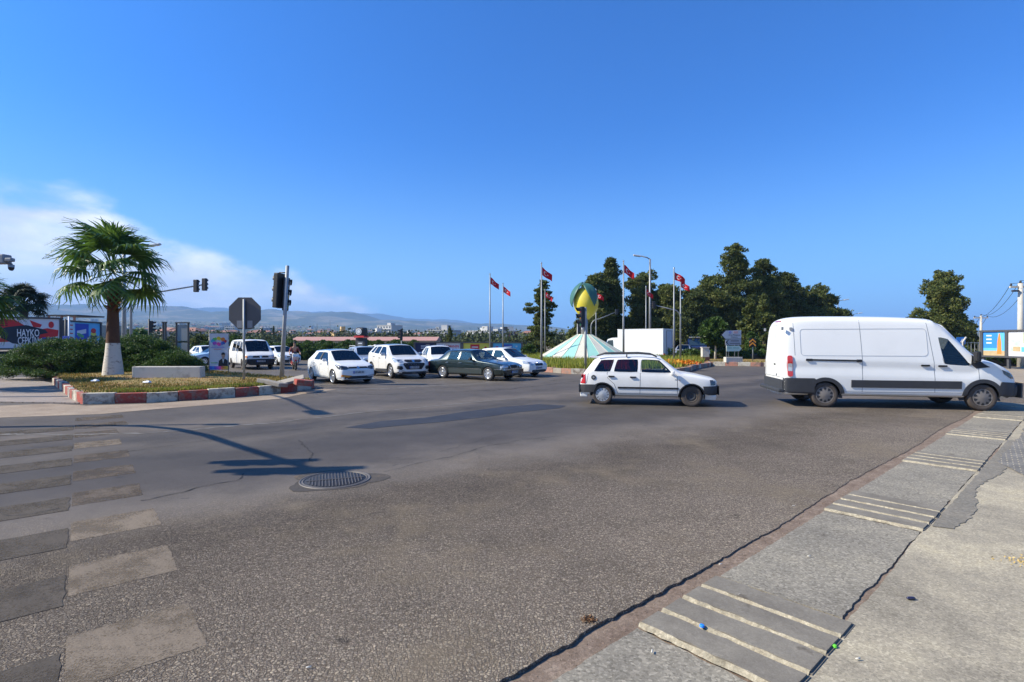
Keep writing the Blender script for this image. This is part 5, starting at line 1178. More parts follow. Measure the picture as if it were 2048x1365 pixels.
for (cn, lb, dx, dy, z, gx, shirt) in [('uno', 'driver in a dark shirt behind the wheel of the old white hatchback', -.05, .33, .45, .62, M_shirtb), ('merc', 'driver seen in silhouette behind the wheel of the dark green saloon', .05, .36, .47, .62, M_shirtb)]:
    car_ = [o for o in COL.objects if o.get('label', '').startswith('old white hatchback' if cn == 'uno' else 'dark green old saloon')][0]
    h_ = car_.rotation_euler.z; sw = [c for c in car_.children if c.name.startswith('seat')][0]
    bb_ = [Vector(v) for v in sw.bound_box]; sx_ = (min(v.x for v in bb_) + max(v.x for v in bb_)) / 2 + .06
    lc = Vector((sx_, dy, 0)); c_, s_ = math.cos(h_), math.sin(h_)
    person(lb, (car_.location.x + lc.x * c_ - lc.y * s_, car_.location.y + lc.x * s_ + lc.y * c_, 0), h_, (-.08, 0, z + .03), [(.44, .13, z + .36), (.44, -.13, z + .36)], [(.78, .12, .26), (.78, -.12, .26)], [(.42, .14, z + .12), (.42, -.14, z + .12)], -.10, shirt, M_jean)

# ------------------------------------------------------------------ motorcycle and rider
hd = R(-62); bx, by = G(589, 740)
mc = thing('motorcycle', 'red white and blue sport motorcycle ridden toward the camera behind the leaning traffic light', 'motorcycle', (bx, by, 0), hd)
m_mr = simple('motorcycle red', (.5, .02, .03), .3, 0, .05, 4, coat=.7); m_mb = simple('motorcycle blue', (.03, .07, .33), .3, 0, .05, 4, coat=.7)
for x in (.70, -.70):
    rt = Matrix.Rotation(R(-90), 4, 'X'); w_ = MB().lathe([(.24, -.05), (.29, -.055), (.31, -.02), (.31, .02), (.29, .055), (.24, .05), (.24, -.05)], 28, rt).build('wheel', M_rubber, mc); w_.location = (x, 0, .31)
    mb = MB(); mb.lathe([(.24, -.03), (.22, -.03), (.22, .03), (.24, .03)], 28, rt)
    for k in range(5): a = 6.283 * k / 5; mb.tube([(.03 * math.cos(a), 0, .03 * math.sin(a)), (.23 * math.cos(a), 0, .23 * math.sin(a))], .014, 6)
    mb.lathe([(.0, -.05), (.05, -.05), (.05, .05), (.0, .05)], 12, rt); mb.build('rim', M_dark, w_)
mb = MB()
for sg in (1, -1): mb.tube([(.70, sg * .09, .31), (.50, sg * .09, .86)], .026, 8)
mb.build('front_fork', M_chrome, mc); MB().box((.72, 0, .60), (.34, .13, .06), rot=Matrix.Rotation(R(-10), 3, 'Y'), bev=.03).build('front_mudguard', m_mr, mc)
mb = MB(); mb.prism([(.30, .38), (.62, .62), (.80, .84), (.74, 1.00), (.48, 1.06), (.38, .90), (.10, .62), (.0, .40)], -.17, .17, Matrix.Rotation(R(90), 4, 'X')); mb.build('front_fairing', M_white, mc)
mb = MB(); mb.prism([(.10, .30), (.44, .42), (.30, .60), (.05, .62), (-.2, .42)], -.19, .19, Matrix.Rotation(R(90), 4, 'X')); mb.build('belly_fairing', m_mr, mc)
mb = MB(); mb.prism([(.40, .55), (.58, .68), (.50, .80), (.30, .70)], -.195, .195, Matrix.Rotation(R(90), 4, 'X')); mb.build('fairing_stripe', m_mb, mc)
MB().box((.12, 0, .84), (.46, .26, .20), bev=.08).build('fuel_tank', m_mb, mc); MB().box((-.32, 0, .80), (.5, .24, .07), rot=Matrix.Rotation(R(8), 3, 'Y'), bev=.03).build('saddle', M_ink, mc)
mb = MB(); mb.prism([(-.40, .72), (-.9, .98), (-.86, 1.04), (-.35, .84)], -.09, .09, Matrix.Rotation(R(90), 4, 'X')); mb.build('tail_fairing', m_mr, mc)
mb = MB(); mb.box((-.02, 0, .48), (.42, .28, .34), bev=.05); mb.tube([(-.05, -.1, .42), (-.70, -.05, .31)], .03, 8); mb.build('engine', M_dark, mc)
MB().tube([(0, -.12, .3), (-.4, -.16, .34), (-.75, -.18, .46)], [.03, .04, .055], 10).build('exhaust_pipe', M_chrome, mc)
mb = MB(); mb.tube([(.42, -.36, .98), (.46, -.2, .98), (.46, .2, .98), (.42, .36, .98)], .016, 8); mb.build('handlebar', M_ink, mc)
for sg in (1, -1): MB().sph((.775, sg * .07, .86), (.03, .055, .035), 10, 8).build('headlight', M_lens, mc)
MB().add([(.74, -.12, .98), (.74, .12, .98), (.52, .10, 1.16), (.52, -.10, 1.16)], [[0, 1, 2, 3]]).build('windshield', M_gmid, mc)
person('motorcycle rider in a brick red top leaning over the handlebar', (bx, by, 0), hd, (-.30, 0, .90), [(.40, .30, 1.0), (.40, -.30, 1.0)], [(-.22, .2, .34), (-.22, -.2, .34)], [(.14, .24, .72), (.14, -.24, .72)], .55, M_shirtr, M_shirtb)

# ------------------------------------------------------------------ signals, lamps, signs
m_sigr = simple('signal red lens', (.16, .01, .01), .2, 0, .1, 8); m_siga = simple('signal amber lens', (.2, .09, .01), .2, 0, .1, 8); m_sigg = simple('signal green lens', (.01, .1, .04), .2, 0, .1, 8)
def sighead(parent, c, ang, h=1.05, w_=.36, board=None, visor=.22):
    """three-lamp head, lamps look along heading ang"""
    c = Vector(c); rt = Matrix.Translation(c) @ Matrix.Rotation(ang, 4, 'Z'); d = .20
    mb = MB(); mb.box((0, 0, 0), (d, w_, h), bev=.03)
    if board: mb.box((-.02, 0, 0), (.03, board, h + .25), bev=.01)
    V = mb; 
    o = V.build('signal_head', M_black, parent); o.matrix_local = rt
    for k, mm in enumerate((m_sigr, m_siga, m_sigg)):
        z = h * (.31 - .31 * k); r = h * .125
        l = MB(); l.lathe([(0, .012), (r * .6, .008), (r, 0)], 16, Matrix.Translation((d / 2 + .002, 0, z)) @ Matrix.Rotation(R(90), 4, 'Y')); l.build('lamp', mm, o)
        v = MB(); n = 12; Vv = []; Fv = []
        for q in range(n + 1):
            a = R(-10 + 200 * q / n)
            for (rr, xx) in ((r * 1.15, d / 2), (r * 1.15, d / 2 + visor * (.6 + .4 * math.sin(a)))): Vv.append((xx, rr * math.cos(a), z + rr * math.sin(a)))
            if q: b0 = 2 * q; Fv.append([b0 - 2, b0 - 1, b0 + 1, b0])
        v.add(Vv, Fv, True).build('visor', M_black, o)
    return o
# leaning light at the kerb tip
x0, y0 = G(563, 757, .3); tl = thing('traffic_light', 'leaning grey traffic light pole with black signal head at the tip of the palm island', 'traffic light', (x0, y0, .25)); tl.rotation_euler = (0, R(3.0), 0)
MB().tube([(0, 0, 0), (0, 0, 2.3), (0, 0, 4.65)], [.095, .075, .070], 14).build('pole', M_pole, tl)
MB().box((0, 0, .02), (.34, .34, .04), bev=.01).build('base_plate', M_steel, tl)
sighead(tl, (-.32, .05, 3.62), R(165), 1.42, .46, None, .10); sighead(tl, (-.09, .22, 3.50), R(10), 1.36, .30, None, .10)
MB().tube([(-.35, .05, 4.36), (.0, 0, 4.36)], .025, 6).build('bracket', M_black, tl); MB().tube([(-.35, .05, 2.92), (.0, 0, 2.92)], .025, 6).build('bracket', M_black, tl)
# broken kerb slabs at the tip
m_conc = simple('weathered concrete', (.30, .26, .21), .9, 0, .2, 3, bump=.5, dirt=.5); m_concw = simple('whitewashed concrete', (.52, .48, .41), .9, 0, .12, 3, bump=.4, dirt=.55)
for (px, py, d, rot, lb) in [(575, 762, (1.15, .7, .10), (8, -14, 20), 'broken concrete slab tilted against the foot of the leaning traffic light'), (545, 765, (.9, .5, .14), (-6, 10, -12), 'low broken piece of concrete left of the traffic light foot'), (606, 764, (.55, .35, .2), (5, 8, 40), 'red painted loose kerb fragment at the island tip')]:
    x, y = G(px, py + 6, .28); o = MB().box((0, 0, 0), d, bev=.03).build('concrete_slab', m_conc if px != 606 else m_kr); o.location = (x, y, .36); o.rotation_euler = tuple(R(a) for a in rot); tag(o, lb, 'concrete slab')
# stop sign from behind
x0, y0 = G(488, 760, .34); st = thing('stop_sign', 'octagonal stop sign seen from its dark back on the palm island', 'road sign', (x0, y0, .3))
MB().tube([(0, 0, 0), (0, 0, 3.12)], .042, 12).build('post', M_pole, st); zc = 2.58
oc = [(.61 / math.cos(R(22.5)) * math.cos(R(22.5 + 45 * k)), .61 / math.cos(R(22.5)) * math.sin(R(22.5 + 45 * k))) for k in range(8)]
m_sback = simple('sign back', (.085, .082, .085), .5, .2, .15, 3, dirt=.3)
MB().prism(oc, -.012, .004, Matrix.Translation((0, .065, zc)) @ VERT).build('sign_plate', [m_sback], st)
MB().prism([(p[0] * .97, p[1] * .97) for p in oc], -.006, 0, Matrix.Translation((0, .072, zc)) @ VERT).build('sign_face', M_rink, st)
MB().tube([(0, .03, zc - .5), (0, .03, zc + .5)], .03, 8).build('back_rail', m_sback, st)
for sg in (-1, 1): MB().box((sg * .20, .05, zc - .42), (.20, .01, .28), bev=.003).build('pale_plate', simple('pale sticker', (.24, .24, .25), .6, 0, .1, 5), st)
text('sign_text', 'DUR', .42, M_wink, st, Matrix.Translation((0, .082, zc)) @ Matrix.Rotation(R(180), 4, 'Z') @ VERT)
# election style poster on two legs
PY = 23.9; c = A(438, 705, PY); pb = thing('poster_board', 'portrait poster board with colourful swirl logo and rainbow foot on the palm island', 'poster', (c.x, c.y, .3), R(2))
W_, H_ = .86, 1.66; z0 = .15
MB().box((0, 0, z0 + H_ / 2 + .05), (W_, .03, H_), bev=.004).build('board', simple('poster paper', (.55, .56, .60), .6, 0, .06, 2), pb)
for sg in (-1, 1): MB().tube([(sg * W_ / 2, 0, 0 - .05), (sg * W_ / 2, 0, z0 + H_ + .07)], .022, 8).build('post', M_steel, pb)
def flat(parent, name, polys, m, y, th=.003):
    mb = MB()
    for i, p in enumerate(polys): mb.prism(p, -th, th, Matrix.Translation((0, y - i * .0008, 0)) @ VERT)
    return mb.build(name, m, parent)
cols_ = [(.5, .02, .05), (.7, .2, .02), (.65, .5, .03), (.08, .4, .1), (.03, .3, .5), (.25, .05, .4), (.6, .05, .3), (.02, .1, .4)]
for k, cl in enumerate(cols_):
    a = 6.283 * k / 8; cx_, cz_ = .26 * math.cos(a), z0 + 1.36 + .13 * math.sin(a); n = 9
    flat(pb, 'logo_petal', [[(cx_ + .10 * math.cos(6.283 * q / n + a), cz_ + .085 * math.sin(6.283 * q / n + a) * (1 + .3 * math.sin(3 * q))) for q in range(n)]], simple('petal %d' % k, cl, .6), -.019 - .0006 * k, .002)
for k in range(8):
    x = -W_ / 2 + .02 + k * (W_ - .04) / 8
    flat(pb, 'rainbow_band', [[(x, z0 + .07), (x + (W_ - .04) / 8, z0 + .07), (x + (W_ - .04) / 8, z0 + .23), (x, z0 + .23)]], simple('band %d' % k, [(.05, .12, .5), (.04, .2, .6), (.1, .1, .5), (.3, .08, .45), (.55, .06, .3), (.7, .15, .08), (.75, .32, .04), (.7, .45, .05)][k], .6), -.019, .002)
for k, (wd, zz) in enumerate([(.52, 1.13), (.60, 1.06), (.34, .99)]): flat(pb, 'text_line', [[(-wd / 2 - .05, z0 + zz), (wd / 2 - .05, z0 + zz), (wd / 2 - .05, z0 + zz + .022), (-wd / 2 - .05, z0 + zz + .022)]], M_bink if k < 2 else M_rink, -.019, .002)
flat(pb, 'text_line', [[(-.36, z0 + .36), (-.05, z0 + .36), (-.05, z0 + .395), (-.36, z0 + .395)]], simple('green ink', (.1, .3, .1), .6), -.019, .002)
hx, hz_ = .20, z0 + .72
flat(pb, 'portrait_suit', [[(hx - .22, z0 + .23), (hx + .2, z0 + .23), (hx + .2, z0 + .48), (hx + .09, z0 + .56), (hx - .09, z0 + .56), (hx - .2, z0 + .46)]], M_ink, -.019, .002)
flat(pb, 'portrait_face', [[(hx + .085 * math.cos(6.283 * q / 14), hz_ + .12 * math.sin(6.283 * q / 14)) for q in range(14)], [(hx - .04, z0 + .50), (hx + .04, z0 + .50), (hx + .04, z0 + .62), (hx - .04, z0 + .62)]], M_skin, -.022, .002)
flat(pb, 'portrait_hair', [[(hx + .088 * math.cos(R(a)), hz_ + .03 + .105 * math.sin(R(a))) for a in range(0, 181, 20)]], M_hair, -.026, .002)
flat(pb, 'portrait_shirt', [[(hx - .03, z0 + .54), (hx + .03, z0 + .54), (hx, z0 + .34)]], M_wink, -.024, .002)
# info board frames
def frame_board(px, pyt, pyb, wpx, Y, label, panels, rz=0):
    c = A(px, pyb, Y); wd = wpx * Y / F; top_ = EYE + (HZ - pyt) * Y / F; t_ = thing('notice_board', label, 'notice board', (c.x, c.y, .3), rz); H = top_ - .3
    for sg in (-1, 1): MB().box((sg * wd / 2, 0, H / 2), (.07, .07, H), bev=.01).build('post', M_darkpole, t_)
    MB().box((0, 0, H), (wd + .12, .09, .06), bev=.01).build('top_rail', M_darkpole, t_)
    for (a, b_) in panels: MB().box((0, .0, H * (a + b_) / 2), (wd - .09, .03, H * (b_ - a)), bev=.005).build('panel', simple('pale board', (.34, .36, .37), .6, 0, .08, 3), t_)
    return t_
frame_board(365, 646, 700, 24, 27, 'double notice board with pale panels in a dark frame behind the juniper', [(.62, .96), (.1, .58)])
frame_board(329, 645, 690, 5, 27, 'narrow pale board seen edge on left of the framed notice board', [(.5, .98)])
x, y = G(338, 757, .33); o = MB().box((0, 0, .25), (2.65, .38, .55), bev=.03).build('concrete_block', m_concw); o.location = (x, y, .28); o.rotation_euler = (0, 0, R(2)); tag(o, 'long whitewashed concrete block lying on the turf in front of the juniper', 'concrete block')
for (px, py, lb) in [(294, 768, 'crumpled white litter on the turf near the palm'), (190, 765, 'scrap of white paper on the turf below the palm trunk')]:
    x, y = G(px, py, .33); bm = bmesh.new(); bmesh.ops.create_icosphere(bm, subdivisions=2, radius=.1)
    for v in bm.verts: v.co = Vector((v.co.x * 1.4, v.co.y, v.co.z * .6)) * random.Random(int(v.co.x * 1e4)).uniform(.6, 1.2)
    me = bpy.data.meshes.new('litter'); bm.to_mesh(me); bm.free(); me.materials.append(M_wink); o = link(bpy.data.objects.new('litter', me)); o.location = (x, y, .38); tag(o, lb, 'litter')
# overhead arm signal behind the palm
def armsignal(label, base, h, end, heads, r=.07, ang=0, curve=.8, m=M_pole, hh=.8):
    b0 = Vector((*base, 0)); e = Vector(end); t_ = thing('arm_signal', label, 'traffic light', b0)
    d = Vector((e.x - b0.x, e.y - b0.y, 0)); dn = d.normalized(); L = d.length; pts = [(0, 0, 0), (0, 0, h - curve)]
    for k in range(1, 7): a = R(90 * k / 6); p = dn * curve * (1 - math.cos(a)); pts.append((p.x, p.y, h - curve + (curve) * math.sin(a)))
    pts.append((d.x, d.y, e.z)); rr = [r * 1.3, r] + [r * .9] * 6 + [r * .6]
    MB().tube(pts, rr, 12).build('mast', m, t_)
    for f in heads: p = Vector(pts[-2]).lerp(Vector(pts[-1]), f); sighead(t_, (p.x, p.y, p.z), ang, hh, .28, None, .14)
    return t_
c = A(262, 600, 34); e = A(412, 569, 34)
armsignal('arm traffic light with two dark heads reaching out right of the palm crown', (c.x, c.y), 4.75, e, [.86, .98], .07, R(80), .3)
c = A(298, 655, 40); t_ = thing('traffic_light', 'low dark traffic light on a post seen above the juniper', 'traffic light', (c.x, c.y, 0)); MB().tube([(0, 0, 0), (0, 0, 3.5)], .06, 8).build('pole', M_darkpole, t_); sighead(t_, (.18, 0, 2.9), R(20), .9, .3)
c = A(803, 672, 44); t_ = thing('traffic_light', 'small dark traffic light above the white crossover by the billboards', 'traffic light', (c.x, c.y, 0)); MB().tube([(0, 0, 0), (0, 0, 2.75)], .05, 8).build('pole', M_pole, t_); sighead(t_, (0, -.1, 2.35), R(200), .9, .3)
c = A(1171, 640, 29.6); t_ = thing('traffic_light', 'traffic light with black head standing in front of the lemon statue', 'traffic light', (c.x, c.y, .2)); MB().tube([(0, 0, 0), (0, 0, 3.52)], [.075, .065], 12).build('pole', M_pole, t_); sighead(t_, (-.20, -.02, 2.98), R(190), 1.15, .34, None, .26)
MB().box((-.1, 0, 3.5), (.2, .06, .06)).build('bracket', M_black, t_); MB().tube([(-.16, 0, 2.25), (-.16, 0, 2.42)], .07, 8).build('lower_bracket', M_wink, t_)
c = A(1155, 655, 46); t_ = thing('notice_board', 'small dark panel on a post behind the lemon statue', 'notice board', (c.x, c.y, 0)); MB().tube([(0, 0, 0), (0, 0, 3.5)], .05, 8).build('post', M_steel, t_); MB().box((.33, 0, 3.0), (.6, .06, .85), bev=.01).build('panel', M_dark, t_)
c = A(1361, 700, 39); e = A(1307, 610, 39); armsignal('pale arm traffic light bending left over the roundabout, right of the street lamp', (c.x, c.y), 4.15, e, [.99], .055, R(180), .6, M_steel, .5)
c = A(1182, 700, 50); e = A(1233, 624, 50); armsignal('pale arm traffic light bending right behind the lemon statue', (c.x, c.y), 3.9, e, [.99], .05, 0, .7, M_steel, .5)
# curved mast and its heads outside the left edge, whose shadow crosses the road
t_ = thing('arm_signal', 'curved traffic light mast with camera housing at the left edge', 'traffic light', (-11.42, 11.05, 0))
MB().tube([(0, 0, 0), (0, 0, 2.2), (.03, -.16, 2.8), (.10, -.55, 3.4), (.25, -1.4, 4.15), (.5, -2.5, 4.85), (.8, -3.5, 5.45), (1.0, -4.2, 5.9)], [.10, .09, .085, .08, .075, .07, .065, .06], 14).build('mast', M_pole, t_)
sighead(t_, (1.0, -4.25, 5.72), R(-75), 1.3, .45, None, .22); sighead(t_, (.86, -3.7, 5.35), R(-75), 1.0, .36, None, .2)
MB().box((.56, 0, 3.54), (.50, .20, .20), bev=.03).build('camera_housing', simple('housing grey', (.26, .265, .27), .5, 0, .1, 4), t_)
MB().tube([(0, 0, 3.5), (.6, 0, 3.5)], .03, 8).tube([(0, 0, 2.2), (0, 0, 3.55)], .05, 8).build('bracket', M_pole, t_)
MB().box((.90, -.05, 3.52), (.14, .10, .08), bev=.02).tube([(.80, 0, 3.46), (.90, 0, 3.44)], .015, 6).build('camera_body', M_steel, t_)
d_ = MB().lathe([(0, -.075), (.03, -.065), (.05, -.03), (.052, .0), (.052, .05), (.03, .06), (0, .06)], 16).build('dome_camera', M_black, t_); d_.location = (.88, 0, 3.37); MB().lathe([(.054, .0), (.054, .055), (0, .06)], 16).build('dome_cap', M_pole, d_)
# street lamps
def lamp(label, base, h, arms, r=.11, m=M_pole, z0=0):
    t_ = thing('street_lamp', label, 'street lamp', (*base, z0)); MB().tube([(0, 0, 0), (0, 0, h * .5), (0, 0, h)], [r, r * .8, r * .6], 12).build('pole', m, t_)
    for (dx, dy, dz, s_) in arms:
        MB().tube([(0, 0, h - .05), (dx * .3, dy * .3, h + dz * .45), (dx, dy, h + dz)], r * .42, 8).build('arm', m, t_)
        a = math.atan2(dy, dx); o = MB().box((0, 0, 0), (.75 * s_, .28 * s_, .14 * s_), bev=.06 * s_).build('lamp_head', simple('lamp housing', (.55, .56, .57), .4, 0, .05, 5), t_); o.location = (dx * 1.0 + .3 * s_ * math.cos(a), dy * 1.0 + .3 * s_ * math.sin(a), h + dz + .02); o.rotation_euler = (0, -R(8), a)
        MB().box((0, 0, -.075 * s_), (.5 * s_, .2 * s_, .02)).build('lamp_glass', M_lens, o)
    return t_
c = A(248, 600, 30); lamp('thick pale street lamp post rising behind the fan palm', (c.x, c.y), 7.4, [(1.55, 0, -.1, .8)], .13)
c = A(1300, 600, 60); lamp('tall street lamp above the white box truck with its arm to the left', (c.x, c.y), 11.2, [(-1.1, 0, .35, 1.2)], .16, M_steel)
c = A(1676, 620, 85); lamp('distant street lamp just above the van roof', (c.x, c.y), 8.2, [(1.0, 0, .3, 1.1)], .12, M_steel)
c = A(1705, 640, 120); lamp('farthest street lamp right of the other one over the van roof', (c.x, c.y), 7.8, [(1.4, 0, .4, 1.2)], .12, M_steel)
lamp('street lamp beyond the left edge that shades the dusty kerb', (-17.6, 16.7), 7.6, [(2.1, -3.9, .5, 1.3)], .12)
# parking sign and thin poles at left
c = A(131, 650, 36); t_ = thing('parking_sign', 'blue square parking sign on a pole in front of the left billboards', 'road sign', (c.x, c.y, 0)); MB().tube([(0, 0, 0), (0, 0, 3.35)], .05, 8).build('post', M_darkpole, t_); MB().box((.08, -.06, 1.85), (.46, .02, .62), bev=.005).build('sign_plate', M_blue, t_); text('sign_text', 'P', .4, M_wink, t_, Matrix.Translation((.08, -.075, 1.85)) @ VERT)
c = A(138, 640, 38); o = MB().tube([(0, 0, 0), (0, 0, 3.6)], .055, 8).build('pole', M_wink); o.location = (c.x, c.y, 0); tag(o, 'plain white pole next to the blue parking sign', 'pole')
# ------------------------------------------------------------------ billboards
def billboard(label, a, b_, zb, zt, n, legs=True, m=M_darkpole, fr=.12):
    """a,b: ground points of the left and right end; returns panel frames (thing, list of (cx, width)) in local x"""
    a = Vector((*a, 0)); b_ = Vector((*b_, 0)); d = b_ - a; L = d.length; t_ = thing('billboard', label, 'billboard', a, math.atan2(d.y, d.x)); H = zt - zb
    MB().box((L / 2, .12, zt + fr / 2), (L + fr * 2, .26, fr), bev=.01).build('top_rail', m, t_); MB().box((L / 2, .12, zb - fr / 2), (L + fr * 2, .26, fr), bev=.01).build('bottom_rail', m, t_)
    res = []; wp = L / n
    for k in range(n + 1): MB().box((k * wp, .121, (zb + zt) / 2), (fr * 1.6, .24, H), bev=.008).build('upright', m, t_)
    if legs:
        for k in range(n + 1): MB().box((k * wp, .20, zb / 2 - .06), (.14, .14, zb - .12)).build('leg', m, t_)
    for k in range(n): res.append(((k + .5) * wp, wp - fr * 1.6))
    return t_, res
def panel(t_, cx_, wd, zb, zt, m): return MB().box((cx_, .10, (zb + zt) / 2), (wd, .05, zt - zb)).build('poster', m, t_)
def bshape(t_, nm, cx_, zc_, poly, m, k=0): return MB().prism(poly, 0, .004 + .003 * k, Matrix.Translation((cx_, .074, zc_)) @ VERT).build(nm, m, t_)
def btext(t_, cx_, zc_, s, size, m, sx=1, k=1): return text('poster_text', s, size, m, t_, Matrix.Translation((cx_, .066 - .003 * k, zc_)) @ VERT, sx=sx, bold=size * .012)
def rect(x0, z0, x1, z1): return [(x0, z0), (x1, z0), (x1, z1), (x0, z1)]
def ell(cx_, cz_, rx, rz, n=18, w=0): return [(cx_ + rx * math.cos(6.283 * q / n) * (1 + w * math.sin(5 * q)), cz_ + rz * math.sin(6.283 * q / n) * (1 + w * math.cos(7 * q))) for q in range(n)]
PW = simple('poster white', (.62, .63, .66), .6, 0, .05, 1); PR = simple('poster red', (.55, .02, .025), .6, 0, .1, 1); PK = simple('poster blue black', (.012, .02, .035), .6, 0, .4, 2); PB = simple('poster blue', (.02, .06, .42), .6, 0, .1, 1); PC = simple('poster cyan', (.10, .42, .72), .6, 0, .2, 1); PY_ = simple('poster yellow', (.66, .58, .08), .6, 0, .1, 1); PN = simple('poster navy', (.012, .018, .07), .6, 0, .4, 2); PO = simple('poster orange', (.7, .22, .04), .6, 0, .2, 2); PG = simple('poster green', (.10, .36, .14), .6, 0, .2, 2); PT = simple('poster tan', (.45, .33, .18), .6, 0, .3, 3)
a = A(-70, 690, 35.5); b_ = A(122, 690, 38.5); zb, zt = 1.32, 3.42
t_, res = billboard('leftmost billboard with red brush strokes and big white letters on a dark shape', (a.x, a.y), (b_.x, b_.y), zb, zt, 1); cx_, wd = res[0]; o = panel(t_, cx_, wd, zb, zt, PW); X0 = cx_ - wd / 2; H = zt - zb
def q_(fx, fz): return (X0 + wd * fx, zb + H * fz)
for nm, pl, mm, k in [('brush_stroke', [(.0, .30), (.10, .22), (.34, .20), (.60, .24), (.74, .30), (.98, .30), (.99, .62), (.86, .68), (.70, .60), (.50, .95), (.36, .98), (.22, .6), (.0, .52)], PR, 0), ('white_streak', [(.72, .30), (.985, .40), (.985, .30)], PW, 1), ('brush_stroke', [(.66, .95), (.80, .80), (.78, .70), (.70, .72)], PR, 1), ('dark_silhouette', [(.34, .36), (.47, .16), (.62, .10), (.74, .22), (.78, .46), (.87, .52), (.84, .62), (.74, .70), (.62, .78), (.50, .74), (.40, .70), (.32, .60), (.26, .50)], PK, 2), ('red_badge', ell(.905, .80, .032, .115, 16), PR, 3), ('text_block', rect(.80, .24, .95, .36), PB, 2)]:
    bshape(t_, nm, 0, 0, [q_(*p) for p in pl], mm, k)
btext(t_, *q_(.645, .50), 'HAYKO', .74, M_wink, .47, 5); btext(t_, *q_(.645, .235), 'CEPKİN', .74, M_wink, .42, 5)
for k in range(4): bshape(t_, 'text_line', 0, 0, [q_(*p) for p in rect(.40 - .02 * k, .86 - .07 * k, .46, .89 - .07 * k)] if 0 else [q_(*p) for p in rect(.33, .92 - .06 * k, .42, .945 - .06 * k)], M_ink, 2)
MB().box((cx_, .3, .45), (wd, .1, 1.3)).build('lower_boarding', simple('dark green boarding', (.03, .045, .04), .8, 0, .2, 3), t_)
a = b_ + Vector((.35, .1, 0)); b2 = A(203, 690, 43)
t_, res = billboard('left billboard with sky blue ice cream advertisement', (a.x, a.y), (b2.x, b2.y), 1.2, 3.25, 1); cx_, wd = res[0]; zb, zt = 1.2, 3.25; panel(t_, cx_, wd, zb, zt, PC); X0 = cx_ - wd / 2; H = zt - zb
bshape(t_, 'pale_field', 0, 0, [q_(*p) for p in rect(.0, .35, .22, .98)], simple('poster pale blue', (.45, .62, .72), .6, 0, .1, 1), 0)
bshape(t_, 'blue_panel', 0, 0, [q_(*p) for p in [(.24, .95), (.64, .95), (.64, .40), (.24, .22)]], PB, 1); bshape(t_, 'white_label', 0, 0, [q_(*p) for p in [(.29, .68), (.56, .76), (.56, .60), (.29, .52)]], PW, 2); bshape(t_, 'green_swirl', 0, 0, [q_(*p) for p in [(.28, .60), (.36, .60), (.50, .50), (.48, .42), (.32, .48)]], PG, 3)
bshape(t_, 'wafer', 0, 0, [q_(*p) for p in [(.72, .38), (.86, .38), (.80, .08)]], PT, 1); bshape(t_, 'scoop', 0, 0, [q_(*p) for p in ell(.79, .47, .10, .10)], PK, 2); bshape(t_, 'scoop', 0, 0, [q_(*p) for p in ell(.79, .58, .09, .08)], PY_, 3); bshape(t_, 'scoop', 0, 0, [q_(*p) for p in ell(.79, .70, .08, .10)], PR, 4)
for k in range(4): bshape(t_, 'price_mark', 0, 0, [q_(*p) for p in rect(.08, .86 - .15 * k, .17, .90 - .15 * k)], PR, 2)
c = A(257, 660, 62); c2 = A(275, 660, 62); t_, res = billboard('small white billboard with a red corner glimpsed left of the low traffic light', (c.x, c.y), (c2.x, c2.y), 1.6, 3.1, 1); panel(t_, res[0][0], res[0][1], 1.6, 3.1, PW); bshape(t_, 'red_corner', res[0][0], 2.35, [(.0, .1), (.5, .1), (.5, .7), (.3, .7)], PR)
# four joined panels behind the waiting cars
zb, zt = .06, 1.62; pxs = [(829, 869), (871, 922), (925, 980), (984, 1044)]; Yb = 50
def one(px0, px1, label): a = A(px0, 700, Yb); b_ = A(px1, 700, Yb); t_, res = billboard(label, (a.x, a.y), (b_.x, b_.y), zb, zt, 1, False, fr=.10); return t_, res[0][0], res[0][1]
t_, cx_, wd = one(*pxs[0], 'navy night scene billboard behind the white crossover'); panel(t_, cx_, wd, zb, zt, PN); bshape(t_, 'glow', cx_, .4, [(-.7, .35), (.7, .55), (.7, .45), (-.7, .25)], simple('poster glow', (.10, .14, .40), .6), 1)
for k in range(2): bshape(t_, 'text_line', cx_, 1.3 - .2 * k, rect(-.35, 0, .45 - .2 * k, .08), M_wink, 1)
bshape(t_, 'horizon_lights', cx_, .35, [(-.7, 0), (-.2, .16), (.3, .1), (.6, -.2), (-.7, -.25)], simple('poster dusk', (.22, .12, .07), .6, 0, .5, 6), 2)
t_, cx_, wd = one(*pxs[1], 'white billboard reading KAVUŞMANIN PAYLAŞMANIN KAYNAŞMANIN behind the cars'); panel(t_, cx_, wd, zb, zt, PW)
for k, (s, mm) in enumerate([('KAVUŞMANIN', M_rink), ('PAYLAŞMANIN', M_bink), ('KAYNAŞMANIN', M_rink)]): btext(t_, cx_, 1.30 - .34 * k, s, .34, mm, .92 if k == 0 else .86)
t_, cx_, wd = one(*pxs[2], 'yellow billboard with a red box and the letters KPSS'); panel(t_, cx_, wd, zb, zt, PY_); bshape(t_, 'red_box', cx_ - .15, 1.22, rect(-.42, -.23, .45, .28), PR, 1); bshape(t_, 'text_line', cx_ - .15, 1.22, rect(-.28, -.03, .32, .07), PW, 2); btext(t_, cx_ - .12, .68, 'KPSS', .48, M_ink, .92, 2)
bshape(t_, 'red_figure', cx_ + .85, .75, [(-.28, -.2), (.22, -.2), (.24, .15), (.1, .55), (-.02, .55), (-.1, .2), (-.26, .1)], PR, 1); bshape(t_, 'blue_mark', cx_ + 1.0, .72, ell(0, 0, .12, .16), PB, 2)
